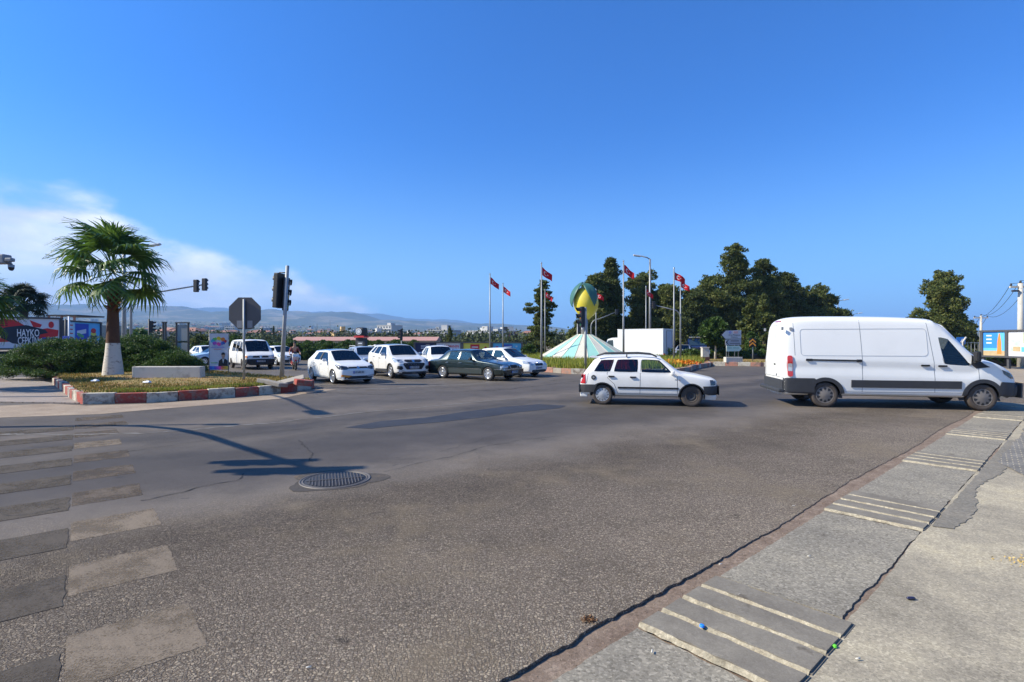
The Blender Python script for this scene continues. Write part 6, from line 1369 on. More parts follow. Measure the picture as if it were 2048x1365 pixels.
t_, cx_, wd = one(*pxs[3], 'blue ice cream billboard at the right end of the row near the conifer'); panel(t_, cx_, wd, zb, zt, PC); bshape(t_, 'blue_label', cx_ - .1, 1.0, rect(-.4, -.25, .62, .5), PB, 1); bshape(t_, 'white_label', cx_, 1.12, [(-.45, 0), (.45, .1), (.45, .24), (-.45, .16)], PW, 2); bshape(t_, 'green_swirl', cx_ - .05, .95, rect(-.4, -.1, .4, 0), PG, 2)
bshape(t_, 'wafer', cx_ - 1.0, .55, [(-.14, .2), (.16, .2), (.02, -.4)], PT, 1); bshape(t_, 'scoop', cx_ - 1.0, .85, ell(0, 0, .2, .16), PK, 2); bshape(t_, 'scoop', cx_ - .98, 1.05, ell(0, 0, .18, .12), PY_, 3); bshape(t_, 'scoop', cx_ - .95, 1.2, ell(0, 0, .15, .12), PR, 4); bshape(t_, 'pale_wave', cx_ + .2, .45, [(-.6, -.3), (1.1, -.3), (1.1, .5), (.3, .1)], simple('poster sky', (.25, .6, .8), .6), 1)
for k in range(4): bshape(t_, 'cup', cx_ + .75 + .16 * (k % 2), .55 + .25 * k, ell(0, 0, .09, .08), PW, 2)
# right billboard, three posters
a = A(1962, 690, 35.5); b_ = A(2128, 690, 30.5); zb, zt = .86, 2.42
t_, res = billboard('long dark framed billboard with three posters at the right edge', (a.x, a.y), (b_.x, b_.y), zb, zt, 3)
wsum = sum(r[1] for r in res)
(c0, w0), (c1, w1), (c2, w2) = res
panel(t_, c0, w0, zb, zt, PC); bshape(t_, 'blue_sky', c0, 0, rect(-w0 / 2, zb + .5, w0 * .15, zt), simple('poster bright blue', (.03, .22, .65), .6, 0, .2, 1), 0); bshape(t_, 'orange_figure', c0 + w0 * .22, 0, [(-.14, zb + .1), (.16, zb + .1), (.14, zb + .9), (.05, zt - .1), (-.02, zt - .1), (-.12, zb + .9)], PO, 1); bshape(t_, 'sand', c0, 0, rect(-w0 / 2, zb, w0 / 2, zb + .32), PT, 0)
for k in range(3): bshape(t_, 'text_line', c0 - w0 * .25, zt - .25 - .24 * k, rect(-.16, -.04, .2, .05), PW, 1)
panel(t_, c1, w1, zb, zt, PW); bshape(t_, 'room_photo', c1 - w1 * .22, 0, rect(-w1 * .2, zb + .3, w1 * .2, zt - .5), simple('poster sage', (.45, .52, .46), .6, 0, .35, 5), 1); bshape(t_, 'room_photo', c1 + w1 * .25, 0, rect(-w1 * .16, zt - .75, w1 * .2, zt - .08), simple('poster olive', (.42, .45, .33), .6, 0, .35, 5), 1); bshape(t_, 'pool', c1 + w1 * .22, 0, rect(-w1 * .18, zb + .28, w1 * .18, zb + .58), PC, 2); bshape(t_, 'sofa', c1 - w1 * .1, 0, rect(-w1 * .2, zb + .3, w1 * .1, zb + .6), PT, 2)
panel(t_, c2, w2, zb, zt, PW)
for k, (s, mm) in enumerate([('KAVUŞMANIN', M_rink), ('PAYLAŞMANIN', M_bink), ('KAYNAŞMANIN', M_rink)]): btext(t_, c2 + .12, zt - .18 - .26 * k, s, .27, mm, .80)
btext(t_, c2 + .1, zb + .62, 'Bayramı', .34, M_ink, .9); bshape(t_, 'pink_rule', c2, zb + .28, rect(-w2 * .42, 0, w2 * .42, .02), simple('poster pink', (.7, .25, .28), .6), 1); bshape(t_, 'pink_rule', c2, zb + .14, rect(-w2 * .42, 0, w2 * .42, .02), MATS['poster pink'], 1)
for k in range(9): bshape(t_, 'confetti', c2 - w2 * .46, zb + .1 + k * .16, [(0, 0), (.10, .05), (.02, .09)], MATS['poster pink'] if k % 2 else M_bink, 1)
# petrol station totem
c = A(723, 690, 47); t_ = thing('totem_sign', 'tall black totem sign with white round emblem and red band beyond the cars', 'sign', (c.x, c.y, 0), R(-14))
MB().box((0, 0, 1.05), (.92, .5, 2.1), bev=.03).build('pillar', M_dark, t_); MB().box((0, 0, 2.6), (.86, .8, .88), bev=.2).build('rounded_head', M_black, t_); MB().box((-.02, 0, 2.2), (1.0, .84, .16), bev=.02).build('red_band', PR, t_)
MB().prism(ell(0, 0, .28, .28, 28), 0, .03, Matrix.Translation((-.05, -.39, 2.66)) @ VERT).build('emblem_disc', M_wink, t_); MB().lathe([(.17, .026), (.2, .026), (.2, .02)], 28, Matrix.Translation((-.05, -.40, 2.66)) @ Matrix.Rotation(R(90), 4, 'X')).build('emblem_ring', M_dark, t_)
MB().box((.02, -.255, 1.35), (.56, .02, .9)).build('price_panel', simple('panel slate', (.10, .11, .12), .5), t_)
for k in range(3): MB().box((.02, -.272, 1.6 - .27 * k), (.38, .015, .10)).build('price_line', M_wink, t_)
# road signs on the far island
c = A(1466, 720, 38.6); t_ = thing('direction_sign', 'stacked direction signs with left pointing arrow board on a white plinth', 'road sign', (c.x, c.y, .28), R(4)); s_ = 38.6 / F
MB().box((0, 0, .16), (1.25, .42, .40), bev=.02).build('plinth', m_concw, t_)
for xx in (-.50, -.34, .12, .40): MB().tube([(xx, 0, .3), (xx, 0, 1.55)], .03, 8).build('post', M_steel, t_)
ms = simple('sign pale grey', (.50, .50, .51), .5, 0, .04, 2); ms2 = simple('sign mid grey', (.36, .36, .38), .5, 0, .04, 2); ms3 = simple('sign mint', (.48, .58, .50), .5, 0, .04, 2)
def splate(nm, poly, m, y): return MB().prism(poly, 0, .03, Matrix.Translation((0, y, 0)) @ VERT).build(nm, m, t_)
splate('arrow_board', [(-.88, 1.98), (-.58, 2.30), (.58, 2.34), (.58, 1.72), (-.60, 1.70)], ms, -.06); splate('black_edge', [(-.96, 1.98), (-.62, 2.33), (-.58, 2.30), (-.86, 1.98), (-.60, 1.66), (-.64, 1.62)], M_ink, -.055)
MB().lathe([(.05, .0), (.05, .01), (.085, .01), (.085, 0)], 20, Matrix.Translation((-.27, -.092, 2.17)) @ Matrix.Rotation(R(90), 4, 'X')).build('round_emblem', M_bink, t_); splate('red_mark', rect(.0, 2.09, .34, 2.27), simple('faded red', (.6, .35, .33), .5), -.07)
text('sign_text', 'Araç Muayene', .15, M_ink, t_, Matrix.Translation((.05, -.095, 1.98)) @ VERT, sx=1.0); text('sign_text', 'İstasyonu', .13, M_ink, t_, Matrix.Translation((.05, -.095, 1.83)) @ VERT)
splate('grey_board', [(-.62, 1.24), (.58, 1.27), (.58, 1.69), (-.62, 1.66)], ms2, -.06); splate('chevron', [(-.60, 1.45), (-.42, 1.62), (-.36, 1.62), (-.50, 1.45), (-.36, 1.28), (-.42, 1.28)], M_ink, -.065)
splate('text_line', rect(-.22, 1.52, .40, 1.57), M_dark, -.064); splate('text_line', rect(-.30, 1.35, .50, 1.39), M_dark, -.064)
splate('mint_board', [(-.52, .78), (.44, .79), (.62, .96), (.46, 1.20), (-.52, 1.19)], ms3, -.06); text('sign_text', 'ÖZEL SERVİS', .15, simple('teal ink', (.05, .25, .25), .6), t_, Matrix.Translation((-.03, -.095, 1.03)) @ VERT)
c = A(1505, 720, 39.5); t_ = thing('chevron_sign', 'black warning sign with two orange chevrons on a grey post', 'road sign', (c.x, c.y, .28)); MB().tube([(.04, .04, 0), (.04, .04, 1.45)], .035, 8).build('post', M_steel, t_); MB().box((0, 0, 1.42), (.52, .03, .66), bev=.01).build('sign_plate', M_ink, t_)
for k in range(2): MB().prism([(-.24, .0), (0, .22), (.24, .0), (.24, -.12), (0, .10), (-.24, -.12)], 0, .008, Matrix.Translation((0, -.018, 1.50 - .26 * k)) @ VERT).build('chevron', simple('signal orange', (.8, .30, .02), .5), t_)
c = A(1410, 720, 40.5); t_ = thing('meter_cabinet', 'pale street cabinet with brown foot on the far island', 'cabinet', (c.x, c.y, .28)); MB().box((0, 0, .66), (.52, .4, .74), bev=.02).build('cabinet_body', m_concw, t_); MB().box((0, 0, .15), (.56, .44, .32), bev=.01).build('cabinet_foot', simple('brown paint', (.12, .05, .04), .8), t_); MB().box((0, 0, 1.05), (.6, .48, .05), bev=.01).build('cabinet_lid', m_concw, t_); MB().box((.3, 0, .7), (.1, .2, .3), bev=.01).build('meter_box', M_wink, t_)
c = A(1922, 683, 45); t_ = thing('road_sign', 'blue rectangular road sign above the van bonnet', 'road sign', (c.x, c.y, 0)); MB().tube([(0, 0.03, 0), (0, .03, 2.1)], .04, 8).build('post', M_steel, t_); MB().box((0, 0, 1.85), (.75, .03, .6), bev=.01).build('sign_plate', simple('sign blue', (.02, .18, .55), .5), t_); MB().prism([(-.2, -.15), (.2, -.15), (0, .2)], 0, .01, Matrix.Translation((.1, -.017, 1.83)) @ VERT).build('white_symbol', M_wink, t_)
# ------------------------------------------------------------------ lemon monument
MX, MY = 6.0, 43.5
mo = thing('monument', 'giant yellow lemon with green leaves on a mint and cream striped cone', 'monument', (MX, MY, .3))
m_mint = simple('mint panels', (.30, .56, .47), .5, 0, .06, 1.2, dirt=.15); m_cream = simple('cream panels', (.62, .58, .47), .5, 0, .06, 1.2, dirt=.15)
N = 22; R0, R1, z0, z1 = 3.75, .62, .22, 2.05
mb = MB()
for k in range(N):
    a, b_ = 2 * math.pi * k / N + .08, 2 * math.pi * (k + 1) / N + .08; mb.m = k % 2
    mb.add([(R0 * math.cos(a), R0 * math.sin(a), z0), (R0 * math.cos(b_), R0 * math.sin(b_), z0), (R1 * math.cos(b_), R1 * math.sin(b_), z1), (R1 * math.cos(a), R1 * math.sin(a), z1)], [[0, 1, 2, 3]])
    mb.add([(R0 * math.cos(a), R0 * math.sin(a), z0), (R0 * math.cos(b_), R0 * math.sin(b_), z0), ((R0 - .02) * math.cos(b_), (R0 - .02) * math.sin(b_), z0 - .14), ((R0 - .02) * math.cos(a), (R0 - .02) * math.sin(a), z0 - .14)], [[0, 3, 2, 1]])
mb.build('striped_cone', [m_mint, m_cream], mo)
mb = MB()
for k in range(N): a = 2 * math.pi * k / N + .08; mb.tube([((R0 + .01) * math.cos(a), (R0 + .01) * math.sin(a), z0 + .01), ((R1 + .01) * math.cos(a), (R1 + .01) * math.sin(a), z1 + .01)], .016, 4)
mb.build('cone_ribs', m_cream, mo); MB().lathe([(R1, z1), (R1, z1 + .03), (0, z1 + .05)], N).build('cone_top', m_cream, mo); MB().lathe([(3.4, -.2), (3.4, z0 - .05)], 32).build('base_ring', M_dark, mo)
MB().tube([(0, 0, z1), (0, 0, 3.5)], .28, 14).build('support_post', M_steel, mo)
LC = Vector((.12, 0, 4.72)); tilt = Matrix.Rotation(R(-7), 4, 'Y'); LM = Matrix.Translation(LC) @ tilt
def lem(ph, th, off=0):
    r = Vector((math.sin(ph) * math.cos(th), math.sin(ph) * math.sin(th), math.cos(ph)))
    p = Vector((r.x * 1.03, r.y * 1.03, r.z * 1.32)); tip = math.exp(-(math.pi - ph) ** 2 / .05) * .14; p.z -= tip; return LM @ (p + r * off)
V = []; Fc = []; nu, nv = 40, 28
for i in range(nv + 1):
    for k in range(nu): V.append(lem(math.pi * i / nv, 2 * math.pi * k / nu))
for i in range(nv):
    for k in range(nu): Fc.append([i * nu + k, (i + 1) * nu + k, (i + 1) * nu + (k + 1) % nu, i * nu + (k + 1) % nu])
pydata('lemon', V, Fc, simple('lemon skin', (.68, .55, .05), .42, 0, .10, 1.2, bump=.5, bscale=14, coat=.2), mo, True)
m_leafg = simple('painted leaf green', (.045, .13, .095), .45, 0, .15, 1.5)
def bigleaf(th0, ph1, wmax, lift, curl=0):
    V = []; Fc = []; nu_, nv_ = 10, 22; vein = []
    for i in range(nv_ + 1):
        u = i / nv_; ph = .05 + (ph1 - .05) * u; wv = wmax * math.sin(math.pi * min(1, u * 1.02)) ** .7 * (1.1 - u * .25); th = th0 + curl * u
        for k in range(nu_ + 1):
            s = (k / nu_ - .5) * 2; V.append(lem(ph, th + s * wv / max(.35, math.sin(ph)), lift + .10 * abs(s) * (1 - u * .5) + (.1 * (1 - u))))
        vein.append(lem(ph, th, lift + .1 * (1 - u) + .015))
    for i in range(nv_):
        for k in range(nu_): a = i * (nu_ + 1) + k; Fc.append([a, a + 1, a + nu_ + 2, a + nu_ + 1])
    o = pydata('leaf', V, Fc, m_leafg, mo, True); bm = bmesh.new(); bm.from_mesh(o.data); bmesh.ops.solidify(bm, geom=bm.faces[:], thickness=.05); bm.to_mesh(o.data); bm.free()
    mv = simple('leaf vein', (.12, .24, .15), .5); mb = MB(); mb.tube(vein, .022, 5)
    for i in range(3, nv_ - 3, 3):
        for sg in (-1, 1):
            u = i / nv_; ph = .05 + (ph1 - .05) * u; wv = wmax * math.sin(math.pi * u) ** .7; th = th0 + curl * u
            mb.tube([vein[i], lem(ph + .22, th + sg * wv * .7 / max(.35, math.sin(ph)), lift + .07 + .1 * (1 - u))], .012, 4)
    mb.build('leaf_vein', mv, o)
bigleaf(R(-62), R(108), .40, .05); bigleaf(R(-158), R(100), .46, .16, R(-8)); bigleaf(R(60), R(95), .42, .08)
MB().tube([LM @ Vector((0, 0, 1.25)), LM @ Vector((.02, 0, 1.45)), LM @ Vector((.10, 0, 1.62))], [.11, .06, .05], 8).build('stem', m_leafg, mo)

# ------------------------------------------------------------------ flags
m_flag = leafmat('flag cloth', [(0, (.50, .012, .02)), (1, (.56, .015, .025))], .8, .2)
def flagpole(px, pyt, Y, label, seed, fw=.80, fh=.54, droop=.66, zb=.25, drop=.45):
    top_ = A(px, pyt, Y); H = top_.z - zb; rg = random.Random(seed); t_ = thing('flagpole', label, 'flagpole', (top_.x, Y, zb), rg.uniform(-.25, .25), 'flagpoles round the lemon monument')
    MB().tube([(0, 0, 0), (0, 0, H * .45), (0, 0, H * .46), (0, 0, H)], [.075, .065, .052, .038], 10).build('pole', M_steel, t_); MB().sph((0, 0, H + .03), .06, 10, 6).build('finial', M_chrome, t_); MB().box((0, 0, .03), (.34, .34, .06), bev=.01).build('base_plate', m_conc, t_)
    ph = rg.uniform(0, 6); nx_, nz_ = 16, 8; z1 = H - .12 - drop * .3
    def fp(u, v, d=0): # u 0..1 from pole, v 0..1 downward
        x = .05 + fw * u * (.86 + .05 * math.sin(ph)); z = z1 - fh * v * (1 - .22 * u) - fw * droop * (u ** 1.2) - .03 * math.sin(5 * u + ph); y = .07 * math.sin(6 * u + ph + v) * u ** .5 + d
        return (x, y, z)
    V = [fp(i / nx_, j / nz_) for i in range(nx_ + 1) for j in range(nz_ + 1)]; Fc = [[i * (nz_ + 1) + j, i * (nz_ + 1) + j + 1, (i + 1) * (nz_ + 1) + j + 1, (i + 1) * (nz_ + 1) + j] for i in range(nx_) for j in range(nz_)]
    fl = pydata('flag', V, Fc, m_flag, t_, True)
    for d in (-.008, .008):
        n = 18; V = []
        for q in range(n + 1):
            a = R(40 + 280 * q / n); V.append(fp(.34 + .165 * math.cos(a), .5 + .25 * math.sin(a), d)); a2 = R(50 + 260 * q / n); V.append(fp(.375 + .125 * math.cos(a2), .5 + .19 * math.sin(a2), d))
        pydata('crescent', V, [[2 * q, 2 * q + 1, 2 * q + 3, 2 * q + 2] for q in range(n)], M_wink, fl)
        V = [fp(.56, .5, d)]
        for q in range(10): r_ = 1 if q % 2 == 0 else .4; a = R(180 + 36 * q); V.append(fp(.56 + .075 * r_ * math.cos(a), .5 + .11 * r_ * math.sin(a), d))
        pydata('star', V, [[0, 1 + q, 1 + (q + 1) % 10] for q in range(10)], M_wink, fl)
    for q in range(2): MB().tube([(0, .05, H - .1 - drop * .3), (0.02, .055, .9)], .006, 4).build('halyard', M_dark, t_) if q == 0 else None
for i, (px, py, Y, lb) in enumerate([(980, 549, 41, 'flagpole with red crescent flag, leftmost of the row'), (1006, 568, 47.7, 'shorter flagpole with red crescent flag, second from the left'), (1083, 527, 34.2, 'tall flagpole with red crescent flag standing before the lone conifer'), (1090, 580, 53, 'farther flagpole whose red flag hangs against the lone conifer'),
        (1192, 580, 53, 'flagpole with red flag just right of the giant lemon'), (1247, 523, 34.5, 'tall flagpole with red crescent flag rising in front of the box truck front'), (1292, 574, 51, 'shorter flagpole beside the tall street lamp and in front of the box truck'), (1348, 537, 37, 'tall flagpole right of the white box truck, nearer of the close pair'), (1361, 556, 43, 'flagpole just right of the box truck, farther of the close pair')]):
    flagpole(px, py, Y, lb, i)
# ------------------------------------------------------------------ leaf materials
m_cas = leafmat('casuarina foliage', [(.2, (.045, .068, .014)), (.5, (.100, .125, .030)), (.75, (.165, .170, .045)), (.95, (.22, .18, .06))], .7, .3)
m_cyp = leafmat('cypress foliage', [(.2, (.04, .06, .014)), (.6, (.09, .11, .03)), (.95, (.15, .155, .045))], .7, .3)
m_cit = leafmat('citrus foliage', [(.2, (.03, .06, .014)), (.6, (.075, .13, .024)), (.95, (.14, .20, .04))], .5, .3)
m_jun = leafmat('juniper foliage', [(.2, (.022, .050, .012)), (.55, (.06, .115, .022)), (.9, (.14, .21, .04))], .6, .25)
m_palmf = leafmat('palm leaf', [(.2, (.05, .10, .018)), (.6, (.10, .18, .03)), (.95, (.24, .30, .07))], .40, .35)
m_palmd = leafmat('dark palm leaf', [(.2, (.010, .018, .008)), (.6, (.02, .035, .012)), (.95, (.045, .06, .02))], .6, .1)
m_far = leafmat('far foliage', [(.2, (.030, .045, .014)), (.6, (.065, .080, .022)), (.95, (.12, .12, .04))], .8, .1)
m_bark = simple('bark', (.12, .09, .065), .95, 0, .3, 6, bump=.6, bscale=20); m_barkd = simple('dark bark', (.06, .047, .035), .95, 0, .3, 6, bump=.6, bscale=20)
# ------------------------------------------------------------------ fan palms
def frond_mesh(seed, L=1.0, pet=.75, n=26, seg=5, m=m_palmf, wseg=.042):
    rg = random.Random(seed); V = []; Fc = []; up = Vector((0, 0, 1))
    for k in range(n):
        a = R(-115 + 230 * k / (n - 1)); ln = L * (1 - .22 * abs(a) / 2) * rg.uniform(.9, 1.05); d = Vector((math.cos(a), math.sin(a), .10 * math.cos(a * 1.3)))
        s_ = Vector((-math.sin(a), math.cos(a), 0)); b0 = len(V); cup = .10 * abs(math.sin(a))
        for q in range(seg + 1):
            u = q / seg; dr = max(0, u - .42) ** 1.6 * rg.uniform(.8, 1.6) * ln * 1.15
            p = Vector((pet, 0, 0)) + d * ln * u + Vector((0, 0, cup * u - dr)); p -= d * dr * .25
            w_ = wseg * L * (.25 + 1.5 * u if u < .5 else 1.0 * (1 - ((u - .5) / .5) ** 1.3) + .04)
            V += [p + s_ * w_, p + Vector((0, 0, .02)), p - s_ * w_]
            if q: c0 = b0 + 3 * q; Fc += [[c0 - 3, c0 - 2, c0 + 1, c0], [c0 - 2, c0 - 1, c0 + 2, c0 + 1]]
    mb = MB(); mb.tube([(0, 0, 0), (pet * .5, 0, .04), (pet, 0, 0), (pet + L * .3, 0, .0)], [.028, .02, .015, .006], 5); mb.m = 0; b0 = len(mb.V); mb.add(V, Fc); 
    me = bpy.data.meshes.new('frond'); me.from_pydata(mb.V, [], mb.F); me.materials.append(m); me.update(); return me
def fan_palm(label, base, zc, seed, scale=1.0, n=44, m=m_palmf, trunk=((.40, 0), (.35, .5), (.29, 1.0), (.255, 1.45), (.20, 3.0), (.20, 4.0)), white=1.45, name='palm_tree', boots=True, wseg=.032):
    t_ = thing(name, label, 'palm tree', base); rg = random.Random(seed); fm = [frond_mesh(seed * 10 + i, 1.12 * scale, 1.05 * scale, m=m) for i in range(4)]
    if white:
        pw = [p for p in trunk if p[1] <= white + .001]; pb_ = [p for p in trunk if p[1] >= white - .001]
        MB().lathe(pw, 18).build('whitewashed_trunk', M_tw, t_); MB().lathe(pb_ + [(0, trunk[-1][1] + .3)], 18).build('trunk', M_tb, t_)
    else: MB().lathe(list(trunk) + [(0, trunk[-1][1] + .3)], 14).build('trunk', m_barkd, t_)
    if boots:
        mb = MB()
        for k in range(46):
            a = k * 2.4; z = trunk[-1][1] - 1.15 + 1.3 * k / 46; r0 = .22; d = Vector((math.cos(a), math.sin(a), 0)); s_ = Vector((-d.y, d.x, 0)); p = d * r0 + Vector((0, 0, z)); e = p + d * rg.uniform(.10, .22) + Vector((0, 0, rg.uniform(.06, .22)))
            mb.add([p + s_ * .07, p - s_ * .07, e - s_ * .03, e + s_ * .03, p + s_ * .07 - Vector((0, 0, .05)), p - s_ * .07 - Vector((0, 0, .05))], [[0, 1, 2, 3], [4, 3, 2, 5], [4, 0, 3], [1, 5, 2]])
        mb.build('leaf_bases', simple('leaf base brown', (.13, .045, .02), .9, 0, .3, 8), t_)
    for k in range(n):
        u = (k + .5) / n; el_ = 88 - 126 * u ** 1.1 + rg.uniform(-9, 9); az_ = k * 137.5 + rg.uniform(-14, 14)
        o = bpy.data.objects.new('frond', fm[k % 4]); COL.objects.link(o); o.parent = t_; ln = rg.uniform(.84, 1.1) * (1 if el_ < 60 else .9)
        o.location = (0, 0, zc - .25 * u); o.rotation_euler = (rg.uniform(-.6, .6), -R(el_), R(az_)); o.scale = (ln,) * 3
    return t_
M_tw, t, b = mat('whitewashed palm bark'); o_ = tcobj(t); t.sock(b.inputs['Base Color'], t.mix(t.sstep(t.noise(t.mapping(o_, scale=(1, 1, 2.2)), 4, 7, .7), .53, .66), (.60, .54, .46), (.19, .13, .09))); b.inputs['Roughness'].default_value = .9
bn = t.add('ShaderNodeBump'); bn.inputs['Strength'].default_value = .6; bn.inputs['Distance'].default_value = .03; t.link(t.noise(t.mapping(o_, scale=(1, 1, 3)), 7, 5, .7), bn.inputs['Height']); t.link(bn.outputs[0], b.inputs['Normal'])
M_tb = simple('palm bark brown', (.10, .045, .024), .95, 0, .35, 7, bump=.9, bscale=14)
x, y = G(226, 751, .33); fan_palm('fan palm with whitewashed lower trunk on the grassy island', (x, y, .28), 4.75, 3, 1.22, 27)
c = A(-78, 610, 19.5); fan_palm('fan palm mostly beyond the left edge whose fronds hang into view', (c.x, c.y, 0), 3.0, 5, .95, 34, trunk=((.36, 0), (.25, 1), (.24, 2.4)), white=1.0)
c = A(48, 612, 43); fan_palm('dark distant palm rising behind the left billboard', (c.x, c.y, 0), c.z + .35, 8, .92, 46, m_palmd, ((.3, 0), (.24, 1), (.26, c.z - .6), (.4, c.z - .1)), 0, boots=False)
c = A(278, 668, 62); fan_palm('small pale green palm far behind the juniper', (c.x, c.y, 0), 1.9, 9, .95, 30, m_palmf, ((.3, 0), (.24, 1), (.26, 1.7)), 0, boots=False)
# ------------------------------------------------------------------ junipers
def shrub(name, label, cat, c, rad, m, nclump, nleaf, leaf, seed, cl=(.16, .34), base=0, aspect=.22, up=.25, trunk=True, group=None):
    rg = random.Random(seed); t_ = thing(name, label, cat, (c[0], c[1], base), 0, group); bl = []
    for _ in range(nclump):
        a = rg.uniform(0, 6.283); e = math.asin(rg.uniform(-.1, 1)); k = rg.uniform(.62, 1.0) ** .6; p = Vector((math.cos(a) * math.cos(e) * rad[0] * k, math.sin(a) * math.cos(e) * rad[1] * k, max(.12, (.12 + math.sin(e) * k * .88) * rad[2] * (1 + .1 * math.sin(3 * a + seed))))); r_ = rg.uniform(*cl); bl.append((p.x, p.y, p.z, (r_ * 1.5, r_ * 1.5, r_ * .62)))
    crown('foliage', m, t_, bl, nleaf, leaf, seed, aspect, up, .35)
    if trunk:
        mb = MB()
        for k in range(7): a = k * .9 + seed; mb.tube([(0, 0, 0), (rad[0] * .35 * math.cos(a), rad[1] * .35 * math.sin(a), rad[2] * .4), (rad[0] * .7 * math.cos(a), rad[1] * .7 * math.sin(a), rad[2] * .6)], [.07, .045, .02], 6)
        mb.build('stems', m_barkd, t_)
    return t_
for i, (px, pyb, Y, rx, ry, rz_, lb) in enumerate([(122, 752, 25.2, 2.2, 1.9, 1.80, 'big spreading juniper at the left end of the bushes'), (214, 745, 26.0, 1.9, 1.6, 1.72, 'juniper directly behind the fan palm trunk'), (288, 742, 26.4, 1.75, 1.5, 1.95, 'tallest juniper between the palm and the notice boards'), (350, 742, 25.6, 1.15, 1.2, 1.15, 'low juniper at the right end of the bushes by the concrete block')]):
    c = A(px, pyb, Y); shrub('juniper_bush', lb, 'bush', (c.x, c.y), (rx, ry, rz_), m_jun, 230, 46000, .060, 20 + i, base=.1, group='junipers on the palm island')
# ------------------------------------------------------------------ trees
def tree(name, label, px, Y, pyt, wpx, prof, seed, m, nleaf=16000, leaf=.20, nclump=90, cl=(.45, .95), z0=0, trunkr=.22, bare=.12, group=None, cat='tree', lean=0, bark=None, branches=9, flat=1.0, wild=.22):
    rg = random.Random(seed); top_ = A(px, pyt, Y); H = top_.z - z0; Rr = wpx * Y / F / 2; t_ = thing(name, label, cat, (top_.x, Y, z0), rg.uniform(0, 6.28) * 0, group)
    def pr(h):
        for (a, ra_), (b_, rb_) in zip(prof, prof[1:]):
            if a <= h <= b_: return ra_ + (rb_ - ra_) * (h - a) / (b_ - a)
        return prof[-1][1]
    bl = []; sc_ = min(1.0, Rr / 2.4 + .2)
    for k in range(nclump):
        h = bare + (1 - bare) * ((k + rg.random()) / nclump); r0 = pr(h) * Rr; a = rg.uniform(0, 6.283); r_ = rg.uniform(*cl) * sc_ * (1.0 - .45 * max(0, h - .75) / .25)
        rr = r0 * rg.uniform(.25, 1.0) * (1 + wild * math.sin(11 * h + a * 2 + seed)); rr = max(0, rr - r_ * .5); bl.append((rr * math.cos(a) + lean * h, rr * math.sin(a), H * h - r_ * .4 + rr * .12, (r_ * (1.2 if flat < 1 else 1), r_, r_ * .8 * flat)))
    crown('crown', m, t_, bl, nleaf, leaf, seed, .45, .3, .45)
    mb = MB(); mb.tube([(0, 0, -.1), (.05, 0, H * .35), (lean * .6, .05, H * .6), (lean * .95, 0, H * .95)], [trunkr, trunkr * .75, trunkr * .5, trunkr * .12], 9)
    for k in range(branches):
        b_ = bl[int((k + .5) / branches * len(bl))]; z_ = max(H * bare * .8, b_[2] - abs(b_[0]) * .6 - .3); mb.tube([(lean * z_ / H * .9, 0, z_), ((b_[0] + lean * z_ / H) * .5, b_[1] * .5, (z_ + b_[2]) / 2 + .1), b_[:3]], [trunkr * .4, trunkr * .22, trunkr * .08], 6)
    mb.build('trunk', bark or m_bark, t_); return t_
CAS = [(0, .6), (.12, .9), (.3, 1.0), (.5, .95), (.7, .8), (.85, .68), (1, .4)]; COLM = [(0, .7), (.3, 1), (.6, .8), (.85, .5), (1, .12)]; ROUND = [(0, .4), (.25, .9), (.55, 1.0), (.8, .75), (1, .3)]; CON = [(0, .8), (.15, 1.0), (.4, .8), (.6, .62), (.75, .55), (.88, .35), (1, .15)]
tree('conifer_tree', 'lone feathery conifer with uneven branches left of the lemon monument', 1080, 57, 560, 72, [(0, .9), (.2, 1.0), (.4, .75), (.5, .5), (.62, .85), (.78, .45), (.9, .5), (1, .15)], 31, m_cas, 17000, .15, 130, (.28, .62), bare=.03, lean=.3, flat=.5, wild=.5)
GT = 'tall dark trees behind the box truck'
for i, (px, pyt, w_, Y, prof, lb) in enumerate([(1160, 640, 44, 62, ROUND, 'low bushy green tree behind the foot of the lemon'), (1192, 548, 60, 64, CAS, 'dark casuarina just right of the giant lemon'), (1222, 517, 80, 66, CON, 'tall casuarina with a narrow top beside the giant lemon'), (1290, 546, 104, 68, CAS, 'thin topped casuarina crossed by the tall street lamp'), (1337, 570, 96, 66, ROUND, 'rounded dark tree behind the box truck doors'), (1382, 580, 92, 64, CAS, 'lower casuarina between the flagpoles and the highest tree'),
        (1422, 552, 116, 67, ROUND, 'broad olive green tree left of the highest tree'), (1470, 488, 108, 69, [(0, .7), (.15, 1), (.4, 1.0), (.6, .8), (.74, .45), (.86, .62), (1, .25)], 'highest tree of the dark group with a knobbly crown'), (1528, 519, 96, 71, CAS, 'second highest dark tree right of the highest one'), (1574, 545, 110, 74, COLM, 'pointed dark tree above the rear of the white van'), (1622, 572, 110, 76, CAS, 'dark tree above the middle of the white van roof'), (1654, 592, 84, 80, ROUND, 'lowest tree at the right end of the dark group')]):
    tree('casuarina_tree', lb, px, Y, pyt, w_, prof, 40 + i, m_cas if i not in (2, 5, 9) else m_cyp, 40000 if i else 12000, .155, 150, (.45, 1.05), bare=.03, trunkr=.3, group=GT, bark=m_barkd, wild=.28, flat=.9)
tree('conifer_tree', 'isolated dark conifer right of the group, behind the van cab', 1884, 58, 543, 104, [(0, .85), (.2, 1.0), (.45, .88), (.62, .75), (.75, .85), (.9, .6), (1, .25)], 61, m_cas, 42000, .135, 190, (.4, .85), bare=.02, trunkr=.3)
tree('conifer_tree', 'smaller dark conifer just right of the isolated one', 1925, 64, 628, 60, COLM, 62, m_cyp, 9000, .18, 60, (.4, .8), bare=.02)
